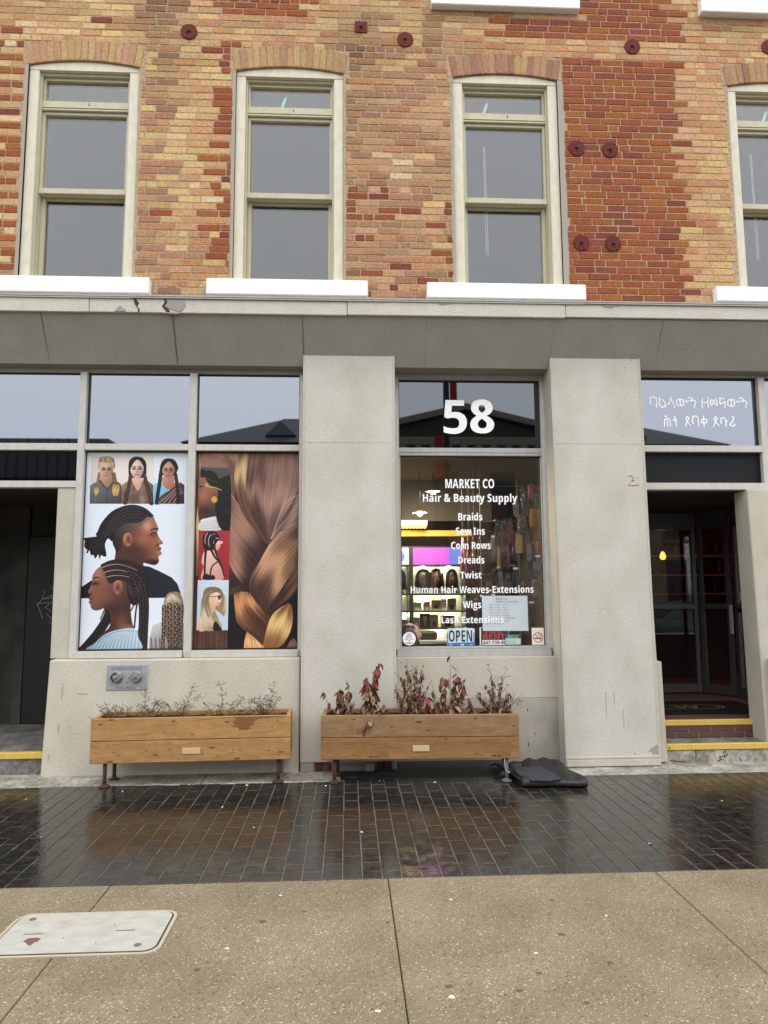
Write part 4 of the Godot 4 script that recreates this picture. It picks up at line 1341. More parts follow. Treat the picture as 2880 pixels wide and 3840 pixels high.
func hair_shop() -> void:
	var st := sb()
	bx(st, -0.6, -0.42, 0.3, 3.2, -4.6, -0.34)
	bx(st, 2.55, 2.62, 0.1, 3.2, -4.6, -0.362)
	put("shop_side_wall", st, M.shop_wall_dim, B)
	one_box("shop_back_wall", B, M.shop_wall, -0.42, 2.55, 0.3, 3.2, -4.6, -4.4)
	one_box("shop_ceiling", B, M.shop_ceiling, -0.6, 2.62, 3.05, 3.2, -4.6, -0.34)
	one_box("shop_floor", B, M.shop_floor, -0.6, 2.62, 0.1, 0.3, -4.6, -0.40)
	one_box("display_ledge", B, M.box_dark, -0.42, 2.55, 0.98, 1.062, -0.75, -0.40)
	st = sb()
	bx(st, -0.42, 1.86, 2.53, 3.05, -2.36, -2.28)
	put("header_beam", st, M.header_dark, B)
	one_box("valance", B, M.valance_yellow, -0.42, 1.60, 2.335, 2.41, -2.34, -2.29, 0.004)
	# strip light
	var tubel := thing("strip_light", "yellow glowing strip light under the dark beam in the shop", "ceiling light", Vector3(0.70, 2.42, -2.12))
	one_box("housing", tubel, M.enamel, -0.35, 0.30, 0.03, 0.10, -0.05, 0.05, 0.004)
	st = sb()
	for i in 14:
		bx(st, -0.34 + i * 0.0455, -0.34 + i * 0.0455 + 0.038, 0.0, 0.028, -0.035, 0.045, 0.006)
	put("glowing_louvre", st, M.tube_glow, tubel)
	lamp("strip", Vector3(0.68, 2.36, -2.0), Color(1, 0.85, 0.5), 0.35, 0.12)
	# saucer pendant lamps
	for e in [[1.004, 2.80, "higher", "right"], [0.850, 2.545, "lower", "left"]]:
		var o := thing("pendant_lamp", "bright saucer pendant lamp in the shop, the %s one on the %s" % [e[2], e[3]], "lamp", Vector3(e[0], e[1], -1.5), 0.0, "saucer lamps in the shop")
		st = sb()
		lathe(st, [Vector2(0, 0.030), Vector2(0.03, 0.026), Vector2(0.085, 0.006), Vector2(0.090, 0.0), Vector2(0.085, 0.002), Vector2(0.03, 0.020), Vector2(0, 0.024)], 24)
		put("lamp_shade", smooth_of(st), M.shop_wall_dim, o)
		st = sb()
		lathe(st, [Vector2(0, -0.038), Vector2(0.027, -0.025), Vector2(0.036, 0.0), Vector2(0.024, 0.022), Vector2(0, 0.028)], 14)
		put("bulb", smooth_of(st), M.lamp_glow, o)
		st = sb()
		tube(st, [Vector3(0, 0.045, 0), Vector3(0, 3.05 - e[1], 0)], 0.004, 6)
		put("cord", st, M.gasket, o)
		lamp("pendant", Vector3(e[0], e[1] - 0.005, -1.5), Color(1, 0.9, 0.72), 1.3, 0.03)
	# lit shelf unit with wigs
	var u := thing("display_shelf", "black shelf unit with lit shelves and a glowing pink sign panel", "shelf unit", Vector3(0, 0.3, -2.3))
	var zb := -0.34
	one_box("back_panel", u, M.shelf_black, 0.0, 1.58, 0.0, 1.91, zb - 0.03, zb)
	for e in [[0.0, 0.04], [0.785, 0.835], [1.50, 1.55]]:
		one_box("post", u, M.shelf_black, e[0], e[1], 0.0, 1.91, zb + 0.001, 0.0, 0.003)
	for y in [1.893, 1.655, 1.285, 1.07, 0.855, 0.62]:
		for e in [[0.04, 0.785], [0.835, 1.50]]:
			one_box("shelf_board", u, M.shelf_black, e[0], e[1], y, y + 0.018, zb + 0.002, -0.002, 0.002)
	one_box("sign_panel", u, M.panel_pink, 0.836, 1.30, 1.674, 1.892, -0.02, -0.008)
	one_box("sign_panel", u, M.panel_blue, 1.301, 1.499, 1.674, 1.892, -0.02, -0.0085)
	one_box("sign_panel", u, M.panel_white, 0.04, 0.784, 1.674, 1.892, -0.02, -0.008)
	st = sb()
	prism(st, blotch(0.60, 1.78, 0.12, 0.12, 16, 0.1), -0.012, -0.0075)
	put("sign_panel", st, M.panel_blue, u)
	for e in [[1.303, 1.654], [0.873 + 0.215, 1.284], [0.873, 1.069], [0.638, 0.854]]:
		for q in [[0.041, 0.784], [0.836, 1.499]]:
			one_box("back_light_panel", u, M.shelf_back, q[0], q[1], e[0], e[1], zb + 0.001, zb + 0.008)
			one_box("shelf_light", u, M.shelf_light, q[0] + 0.02, q[1] - 0.02, e[1] - 0.012, e[1] - 0.002, zb + 0.02, zb + 0.05)
	for q in [[0.55, 1.925], [0.99, 1.925], [1.33, 1.925], [0.55, 1.565], [0.99, 1.565], [1.33, 1.565], [0.70, 1.345], [1.0, 1.345], [1.33, 1.345], [1.17, 1.125]]:
		lamp("shelf", Vector3(q[0], q[1], -2.55), Color(0.97, 1.0, 0.84), 0.055, 0.03)
	lamp("sign", Vector3(1.07, 2.08, -2.2), Color(1.0, 0.4, 0.95), 0.03, 0.1)
	var wx := [[0.66, 0.4, "leftmost, partly hidden by the window frame"], [0.973, -0.75, "with a fringe, face turned left"], [1.150, 0.25, "in the middle of the pink sign shelf"], [1.352, 0.0, "rightmost of the row, narrow and straight"]]
	for i in 4:
		var o := thing("wig_head", "dark wig on a lit shelf, " + wx[i][2], "mannequin head", Vector3(wx[i][0], 1.604, -2.44), wx[i][1], "wigs on the lit shelf")
		st = sb()
		head_shape(st, 0.9, at(Vector3(0, 0.19, -0.004)))
		put("head", smooth_of(st), M.skin_tan, o)
		st = sb()
		hair_shape(st, 1.02, at(Vector3(0, 0.20, -0.004)), [0.27, 0.24, 0.25, 0.26][i], [0.92, 0.98, 0.92, 0.74][i], [0.095, 0.115, 0.10, 0.085][i])
		put("wig", smooth_of(st), M.hair_black if i != 2 else M.hair_brown, o)
	# boxed goods
	var goods := [[0.855, 0.946, 1.374, 1.49, "box_mint", "flat mint box leaning on the shelf under the wigs"], [0.984, 1.060, 1.374, 1.499, "box_pink", "small pink and kraft box beside the mint box"], [1.086, 1.201, 1.40, 1.519, "box_kraft", "kraft card on a little black easel on the wig shelf unit"], [1.211, 1.275, 1.374, 1.534, "box_white", "white box to the left of the tall kraft box"], [1.294, 1.40, 1.374, 1.545, "box_kraft", "tall kraft box with a dark picture, right end of the middle shelf"], [0.855, 0.925, 1.158, 1.30, "box_pink", "dusty pink box at the left of the lower lit shelf"], [0.933, 1.059, 1.158, 1.35, "box_dark", "tall dark box with a pale device printed on it"], [1.067, 1.163, 1.158, 1.335, "box_kraft", "kraft box right of the tall dark box"], [1.208, 1.378, 1.158, 1.325, "box_kraft", "wide kraft box at the right of the lower lit shelf"], [0.69, 0.775, 1.158, 1.275, "box_rose", "rose red box in the left bay of the lit shelves"], [0.60, 0.68, 1.374, 1.45, "box_mint", "small mint box in the left bay of the lit shelves"]]
	for e in goods:
		var o := one_box("product_box", null, M[e[4]], e[0], e[1], e[2], e[3], -2.52, -2.44, 0.002)
		tag(o, e[5], "box", "boxes on the lit shelves")
		if e[4] == "box_dark":
			var s2 := sb()
			lathe(s2, [Vector2(0, 0.0), Vector2(0.024, 0.004), Vector2(0.024, 0.05), Vector2(0.012, 0.06), Vector2(0.010, 0.12), Vector2(0, 0.12)], 12, at(Vector3(0.995, 1.32, -2.44), Basis(Vector3.RIGHT, PI)).scaled_local(Vector3(1, 1, 0.05)))
			put("picture", s2, M.box_pink, o)
		elif e[3] - e[2] > 0.1:
			one_box("picture", o, M.box_dark if e[4] == "box_kraft" else M.box_white, lerpf(e[0], e[1], 0.25), lerpf(e[0], e[1], 0.75), lerpf(e[2], e[3], 0.15), lerpf(e[2], e[3], 0.5), -2.441, -2.439)
	# counter with a tray below the shelves
	var tr := thing("counter", "dark shop counter with trays below the lit shelves", "counter", Vector3(0, 0.3, -1.7))
	one_box("counter_body", tr, M.shelf_black, 0.3, 1.35, 0.0, 0.74, -0.2, 0.2, 0.006)
	one_box("tray", tr, M.box_white, 0.75, 1.20, 0.741, 0.77, -0.15, 0.15, 0.004)
	one_box("tray", tr, M.box_dark, 0.80, 1.05, 0.771, 0.87, -0.10, 0.10, 0.02)
	# mannequin head in the window, facing right
	var mh := thing("mannequin_head", "pale mannequin head with dark hair in the window corner, facing right", "mannequin head", Vector3(0.655, 1.063, -0.48), 1.35)
	st = sb()
	head_shape(st, 0.92, at(Vector3(0, 0.135, 0)), false)
	lathe(st, [Vector2(0.04, 0.07), Vector2(0.042, 0.03), Vector2(0.06, 0.0), Vector2(0, 0.0)], 16, at(Vector3(0, 0, -0.01)))
	put("head", smooth_of(st), M.skin_pale, mh)
	st = sb()
	hair_shape(st, 0.95, at(Vector3(0, 0.132, -0.022)), 0.24, 0.98, 0.055)
	put("hair", smooth_of(st), M.hair_black, mh)
	st = sb()
	bx(st, -0.014, 0.014, 0.078, 0.088, 0.075, 0.092, 0.004)
	put("lips", st, M.lip, mh)
	# hanging packs of hair on a wire rack at the right
	var rack := thing("wire_rack", "wire rack hung with packs of hair inside the right of the shop window", "rack", Vector3(2.08, 1.063, -0.95))
	st = sb()
	for y in [0.75, 0.98, 1.22, 1.33, 1.55, 1.72]:
		tube(st, [Vector3(-0.62, y, 0), Vector3(0.3, y, 0)], 0.004, 5)
	for x in [-0.62, -0.2, 0.28]:
		tube(st, [Vector3(x, -0.08, -0.012), Vector3(x, 1.78, -0.012)], 0.005, 5)
	put("wire_grid", st, M.wire, rack)
	var packs := [[1.944, 2.74, -0.6, 0.075, 0.16, "pack_red", "red"], [2.005, 2.66, -0.6, 0.07, 0.14, "pack_green", "green"], [1.862, 2.69, -0.62, 0.045, 0.28, "pack_black", "longest black"], [1.905, 2.67, -0.64, 0.045, 0.27, "pack_black", "second longest black"], [1.80, 2.58, -0.7, 0.05, 0.16, "pack_silver", "short silvery"], [1.825, 2.41, -0.6, 0.04, 0.20, "pack_black", "narrow black"], [1.866, 2.41, -0.61, 0.04, 0.21, "pack_brown", "narrow brown"], [1.955, 2.49, -0.6, 0.085, 0.19, "pack_orange", "bright orange"], [2.012, 2.48, -0.61, 0.05, 0.17, "pack_gold", "amber"], [1.80, 2.225, -0.6, 0.085, 0.20, "pack_gold", "gold faced"], [1.875, 2.22, -0.62, 0.07, 0.20, "pack_brown", "wide brown"], [1.905, 2.12, -0.6, 0.04, 0.19, "pack_silver", "slim silver"], [1.945, 2.12, -0.6, 0.035, 0.19, "pack_black", "slim black"], [2.006, 2.15, -0.6, 0.045, 0.13, "pack_orange", "small orange"], [1.99, 1.98, -0.6, 0.07, 0.17, "pack_silver", "crumpled silver"], [1.92, 1.93, -0.66, 0.07, 0.20, "pack_black", "broad black"], [1.70, 2.38, -0.8, 0.05, 0.24, "pack_brown", "dark brown"], [1.76, 2.39, -0.8, 0.045, 0.25, "pack_burgundy", "burgundy"], [1.815, 2.15, -0.85, 0.05, 0.22, "pack_black", "glossy black"], [1.60, 2.37, -0.75, 0.045, 0.32, "pack_black", "tall black"], [1.64, 2.35, -0.78, 0.045, 0.33, "pack_brown", "tall brown"], [1.555, 2.20, -0.75, 0.04, 0.26, "pack_silver", "tall silvery"], [1.61, 2.10, -0.74, 0.04, 0.20, "pack_gold", "thin gold"], [1.66, 2.08, -0.76, 0.045, 0.20, "pack_black", "black"], [1.71, 2.10, -0.78, 0.05, 0.24, "pack_burgundy", "wine red"], [1.57, 1.86, -0.8, 0.05, 0.18, "pack_black", "low black"], [1.64, 1.84, -0.82, 0.045, 0.20, "pack_silver", "low silver"], [1.72, 1.80, -0.8, 0.06, 0.22, "pack_brown", "low brown"], [1.80, 1.86, -0.8, 0.06, 0.22, "pack_black", "low glossy black"], [1.87, 1.72, -0.75, 0.05, 0.22, "pack_burgundy", "low burgundy"], [1.46, 1.55, -0.7, 0.035, 0.24, "pack_brown", "low slim brown"], [1.51, 1.57, -0.72, 0.035, 0.25, "pack_silver", "low slim silver"], [1.42, 1.60, -0.74, 0.035, 0.26, "pack_black", "low slim black"], [1.37, 1.56, -0.78, 0.035, 0.25, "pack_burgundy", "low slim wine red"], [1.96, 1.75, -0.62, 0.06, 0.20, "pack_silver", "silver foil"], [1.94, 1.50, -0.7, 0.06, 0.24, "pack_black", "lowest black"]]
	var shapes := [bag(1, 1, 1, 0.5), bag(1, 1, 1, 0.9), bag(1, 1, 1, 1.4)]
	for i in packs.size():
		var e: Array = packs[i]
		var o := thing("hair_pack", "%s hair pack hanging %s %s on the shop window rack" % [e[6], "top" if e[1] > 2.5 else ("upper" if e[1] > 2.18 else ("middle" if e[1] > 1.9 else "lower")), "right" if e[0] > 1.85 else ("middle" if e[0] > 1.68 else "left")], "hair pack", Vector3(e[0], e[1], e[2]), rng.randf_range(-0.5, 0.3), "packs of hair hanging in the window")
		if e[5] in ["pack_orange", "pack_gold", "pack_red", "pack_green"]:
			var b := put("pouch", shapes[i % 3], M[e[5]], o)
			b.scale = Vector3(e[3], e[4], 0.03 + 0.02 * rng.randf())
		else:
			st = sb()
			for k in 6:
				var bx0: float = lerpf(-0.42, 0.42, k / 5.0) * e[3]
				var pts := []
				for j in 7:
					var v := j / 6.0
					pts.append(Vector3(bx0 * (0.75 + 0.5 * sin(v * 2.6 + 0.2)) + rng.randf_range(-0.003, 0.003), -v * e[4] * rng.randf_range(0.97, 1.0), rng.randf_range(-0.006, 0.010)))
				tube(st, pts, e[3] * rng.randf_range(0.10, 0.17), 6, e[3] * 0.07)
			put("hank", smooth_of(st), M[e[5]], o)
		one_box("header_card", o, M.box_white if e[5] in ["pack_black", "pack_brown", "pack_silver"] and i % 7 == 0 else M.box_dark, -e[3] * 0.42, e[3] * 0.42, -0.004, 0.022, -0.003, 0.003)
		st = sb()
		tube(st, [Vector3(0, 0.018, -0.12), Vector3(0, 0.020, 0.004), Vector3(0, 0.035, 0.012)], 0.0025, 5)
		put("hook", st, M.wire, o)
	# bundles of red braiding hair
	for e in [[1.30, 2.24, 0.10, 0.46, "pack_pink", "pink"], [1.37, 2.26, 0.07, 0.62, "pack_burgundy", "burgundy"], [1.43, 2.24, 0.08, 0.58, "pack_burgundy", "wine coloured"], [1.50, 2.25, 0.09, 0.64, "pack_burgundy", "dark red"]]:
		st = sb()
		for k in 9:
			var dx = rng.randf_range(-0.5, 0.5) * e[2] * 0.4
			var dz := rng.randf_range(-0.04, 0.04)
			tube(st, [Vector3(dx * 0.3, 0, dz * 0.3), Vector3(dx * 1.0, -e[3] * 0.5, dz), Vector3(dx * 2.2, -e[3], dz * 1.5)], 0.012, 6, 0.017)
		var o := thing("braid_bundle", "%s bundle of braiding hair hanging in the middle of the shop window" % e[5], "hair bundle", Vector3(e[0], e[1], -1.2), 0.0, "hanging bundles of braiding hair")
		put("hair", smooth_of(st), M[e[4]], o)
		st = sb()
		tube(st, [Vector3(0, -0.01, 0), Vector3(0, 0.05, 0), Vector3(0.0, 3.05 - e[1], 0)], 0.003, 5)
		put("string", st, M.wire, o)
	var dr := thing("salon_dryer", "grey round lamp head on a bar in the dim right of the shop", "salon lamp", Vector3(1.62, 0.3, -0.95))
	st = sb()
	lathe(st, [Vector2(0, -0.035), Vector2(0.025, -0.026), Vector2(0.036, 0), Vector2(0.025, 0.026), Vector2(0, 0.035)], 16, at(Vector3(0.04, 1.58, 0)))
	put("lamp_head", smooth_of(st), M.plate_metal, dr)
	one_box("bar", dr, M.enamel, 0.02, 0.22, 1.60, 1.617, -0.02, -0.005, 0.003)
	st = sb()
	tube(st, [Vector3(0.2, 0.0, -0.012), Vector3(0.2, 1.6, -0.012)], 0.012, 8)
	lathe(st, [Vector2(0, 0.02), Vector2(0.12, 0.015), Vector2(0.13, 0), Vector2(0, 0)], 18, at(Vector3(0.2, 0, -0.012)))
	put("stand", st, M.shelf_black, dr)

# ---------------------------------------------------------------- a small painter for the printed posters
var cv := PackedFloat32Array()
var cw := 0
var ch := 0
var frame_map := []      # left x at top, left x at bottom, right x at top, right x at bottom, top y, bottom y

func canvas(w: int, h: int, c: Color, fm: Array) -> void:
	cw = w
	ch = h
	frame_map = fm
	cv.resize(w * h * 3)
	for i in w * h:
		cv[i * 3] = c.r
		cv[i * 3 + 1] = c.g
		cv[i * 3 + 2] = c.b

func tc(x: float, y: float) -> Vector2:
	var v = (y - frame_map[4]) / (frame_map[5] - frame_map[4])
	var l := lerpf(frame_map[0], frame_map[1], v)
	var r := lerpf(frame_map[2], frame_map[3], v)
	return Vector2((x - l) / (r - l) * cw, v * ch)

func cat(pts: Array, closed: bool, sub := 6) -> PackedVector2Array:
	var q := PackedVector2Array()
	for p in pts:
		q.append(tc(p[0], p[1]))
	var out := PackedVector2Array()
	var n := q.size()
	var m := n if closed else n - 1
	for i in m:
		var p0 := q[posmod(i - 1, n)] if closed else q[maxi(i - 1, 0)]
		var p1 := q[i]
		var p2 := q[(i + 1) % n]
		var p3 := q[(i + 2) % n] if closed else q[mini(i + 2, n - 1)]
		for k in sub:
			out.append(p1.cubic_interpolate(p2, p0, p3, float(k) / sub))
	if not closed:
		out.append(q[n - 1])
	return out

func blend(i: int, c: Color, a: float) -> void:
	cv[i * 3] += (c.r - cv[i * 3]) * a
	cv[i * 3 + 1] += (c.g - cv[i * 3 + 1]) * a
	cv[i * 3 + 2] += (c.b - cv[i * 3 + 2]) * a

# fills an outline; the colour runs from c0 at ga to c1 at gb; returns the coverage
func fill(pts: Array, c0: Color, c1: Color, ga: Array, gb: Array, rounded := true) -> PackedFloat32Array:
	var poly := cat(pts, true) if rounded else cat(pts, true, 1)
	var mask := PackedFloat32Array()
	mask.resize(cw * ch)
	var lo := 1e9
	var hi := -1e9
	for p in poly:
		lo = minf(lo, p.y)
		hi = maxf(hi, p.y)
	var a := tc(ga[0], ga[1])
	var b := tc(gb[0], gb[1])
	var ab := b - a
	var ll := maxf(ab.length_squared(), 1e-6)
	for y in range(maxi(0, int(lo)), mini(ch, int(hi) + 2)):
		var touched := {}
		for s in 3:
			var yy := y + (s + 0.5) / 3.0
			var xs := PackedFloat32Array()
			for i in poly.size():
				var p := poly[i]
				var q := poly[(i + 1) % poly.size()]
				if (p.y <= yy) != (q.y <= yy):
					xs.append(p.x + (yy - p.y) / (q.y - p.y) * (q.x - p.x))
			xs.sort()
			for k in range(0, xs.size() - 1, 2):
				var x0 := clampf(xs[k], 0, cw)
				var x1 := clampf(xs[k + 1], 0, cw)
				for x in range(int(x0), mini(cw, int(x1) + 1)):
					var c := clampf(minf(x1, x + 1) - maxf(x0, x), 0, 1)
					mask[y * cw + x] += c / 3.0
		for x in cw:
			var i := y * cw + x
			if mask[i] > 0.002:
				var t := clampf((Vector2(x, y) - a).dot(ab) / ll, 0, 1)
				blend(i, c0.lerp(c1, t), minf(mask[i], 1.0))
	return mask

func blob(mask: PackedFloat32Array, x: float, y: float, rx: float, ry: float, c: Color, a: float) -> void:
	var o := tc(x, y)
	var e := tc(x + rx, y)
	var sx := absf(e.x - o.x)
	var sy := absf(tc(x, y + ry).y - o.y)
	for yy in range(maxi(0, int(o.y - sy * 2.2)), mini(ch, int(o.y + sy * 2.2) + 1)):
		for xx in range(maxi(0, int(o.x - sx * 2.2)), mini(cw, int(o.x + sx * 2.2) + 1)):
			var m := mask[yy * cw + xx] if mask.size() else 1.0
			if m > 0.0:
				var d := Vector2((xx - o.x) / sx, (yy - o.y) / sy).length_squared()
				blend(yy * cw + xx, c, a * exp(-d) * minf(m, 1.0))

func splat(p: Vector2, r: float, c: Color, a: float) -> void:
	var x0 := maxi(0, int(p.x - r - 0.5))
	var x1 := mini(cw, int(p.x + r + 1.5))
	var rr := (r + 0.5) * (r + 0.5)
	for yy in range(maxi(0, int(p.y - r - 0.5)), mini(ch, int(p.y + r + 1.5))):
		var dy := yy + 0.5 - p.y
		dy *= dy
		for xx in range(x0, x1):
			var dx := xx + 0.5 - p.x
			var d := dx * dx + dy
			if d < rr:
				var k := minf(r + 0.5 - sqrt(d), 1.0) * a
				var i := (yy * cw + xx) * 3
				cv[i] += (c.r - cv[i]) * k
				cv[i + 1] += (c.g - cv[i + 1]) * k
				cv[i + 2] += (c.b - cv[i + 2]) * k

# w in source units
func stroke(pts: Array, w0: float, w1: float, c: Color, a := 1.0) -> void:
	var q := cat(pts, false, 10)
	var k = float(ch) / (frame_map[5] - frame_map[4]) * 0.5
	var total := 0.0
	for i in q.size() - 1:
		total += q[i].distance_to(q[i + 1])
	var run := 0.0
	for i in q.size() - 1:
		var l := q[i].distance_to(q[i + 1])
		var n := maxi(1, int(l / maxf(0.5, 0.4 * k * minf(w0, w1))))
		for s in n:
			var t := (run + l * s / n) / maxf(total, 0.01)
			splat(q[i].lerp(q[i + 1], float(s) / n), k * lerpf(w0, w1, t), c, a)
		run += l

# a plait: overlapping beads along a path
func plait(pts: Array, w0: float, w1: float, dark: Color, light: Color) -> void:
	stroke(pts, w0, w1, dark)
	var q := cat(pts, false, 16)
	var k = float(ch) / (frame_map[5] - frame_map[4]) * 0.5
	var run := 0.0
	var side := 1.0
	var nxt := 0.0
	for i in q.size() - 1:
		var d := (q[i + 1] - q[i])
		var t := float(i) / q.size()
		var w = lerpf(w0, w1, t) * k
		run += d.length()
		if run > nxt:
			nxt = run + w * 0.95
			var n := Vector2(-d.y, d.x).normalized() * side
			side = -side
			for s in 6:
				splat(q[i] + n * w * (0.05 + 0.15 * s) - d.normalized() * w * 0.22 * s, maxf(0.4, w * 0.24), light.lerp(dark, 0.16 * s), 0.7)

# hair between two guide curves; bright = [[where along, how wide, gain], ...]
func strands(ga: Array, gb: Array, n: int, lo: Color, hi: Color, bright: Array, a := 0.5, lean := 0.03) -> void:
	var A := cat(ga, false, 10)
	var C := cat(gb, false, 10)
	for s in n:
		var t := rng.randf()
		var tone := rng.randf_range(-0.38, 0.34)
		var m := 46
		var prev := Vector2.INF
		var drift := rng.randf_range(-lean, lean)
		var r := rng.randf_range(0.5, 1.25)
		for k in m + 1:
			var f := float(k) / m
			var tt := clampf(t + drift * f, 0, 1)
			var p := A[int(f * (A.size() - 1))].lerp(A[mini(int(f * (A.size() - 1)) + 1, A.size() - 1)], fmod(f * (A.size() - 1), 1.0))
			var q := C[int(f * (C.size() - 1))].lerp(C[mini(int(f * (C.size() - 1)) + 1, C.size() - 1)], fmod(f * (C.size() - 1), 1.0))
			var v := p.lerp(q, tt)
			if prev != Vector2.INF:
				var g := 0.0
				for b in bright:
					g += b[2] * exp(-pow((f - b[0] - 0.06 * sin(t * 9.0)) / b[1], 2.0))
				var c := lo.lerp(hi, clampf(g + tone, 0, 1))
				var l := prev.distance_to(v)
				var steps := maxi(1, int(l / 1.3))
				for e in steps:
					splat(prev.lerp(v, float(e) / steps), r, c, a)
			prev = v

func finish() -> ImageTexture:
	var d := PackedByteArray()
	d.resize(cw * ch * 3)
	for i in d.size():
		d[i] = clampi(int(cv[i] * 255.0 + rng.randf_range(-2.0, 3.0)), 0, 255)
	return ImageTexture.create_from_image(Image.create_from_data(cw, ch, false, Image.FORMAT_RGB8, d))

func rgb8(r: int, g: int, b: int) -> Color:
	return Color(r / 255.0, g / 255.0, b / 255.0)

func oval(x: float, y: float, rx: float, ry: float, n := 12) -> Array:
	var p := []
	for i in n:
		p.append([x + rx * cos(TAU * i / n), y + ry * sin(TAU * i / n)])
	return p

func small_face(x: float, y: float, rx: float, ry: float, skin: Color, dark: Color, lip: Color, stern: float) -> void:
	var m := fill([[x - rx, y - ry * 0.4], [x - rx * 0.9, y + ry * 0.3], [x - rx * 0.5, y + ry * 0.85], [x, y + ry * 1.08], [x + rx * 0.5, y + ry * 0.85], [x + rx * 0.9, y + ry * 0.3], [x + rx, y - ry * 0.4], [x + rx * 0.6, y - ry], [x, y - ry * 1.1], [x - rx * 0.6, y - ry]], skin.lightened(0.12), skin.darkened(0.22), [x - rx, y - ry * 0.3], [x + rx, y + ry * 0.5])
	blob(m, x + rx * 0.8, y + ry * 0.4, rx * 0.4, ry * 0.6, skin.darkened(0.4), 0.5)
	blob(m, x - rx * 0.2, y - ry * 0.5, rx * 0.6, ry * 0.4, skin.lightened(0.3), 0.5)
	for s in [-1.0, 1.0]:
		stroke([[x + s * rx * 0.62, y - ry * 0.20], [x + s * rx * 0.42, y - ry * 0.27], [x + s * rx * 0.18, y - ry * 0.22 + stern]], 8, 11, dark, 0.8)
		stroke([[x + s * rx * 0.58, y - ry * 0.03], [x + s * rx * 0.40, y - ry * 0.06], [x + s * rx * 0.22, y - ry * 0.02]], 12, 12, dark, 0.85)
		blob(m, x + s * rx * 0.4, y - ry * 0.02, rx * 0.3, ry * 0.12, dark, 0.35)
	stroke([[x + rx * 0.08, y - ry * 0.05], [x + rx * 0.12, y + ry * 0.28]], 6, 9, skin.darkened(0.35), 0.5)
	stroke([[x - rx * 0.14, y + ry * 0.34], [x + rx * 0.16, y + ry * 0.34]], 8, 8, skin.darkened(0.5), 0.6)
	stroke([[x - rx * 0.30, y + ry * 0.62], [x, y + ry * 0.60], [x + rx * 0.30, y + ry * 0.62]], 12, 12, lip, 0.9)

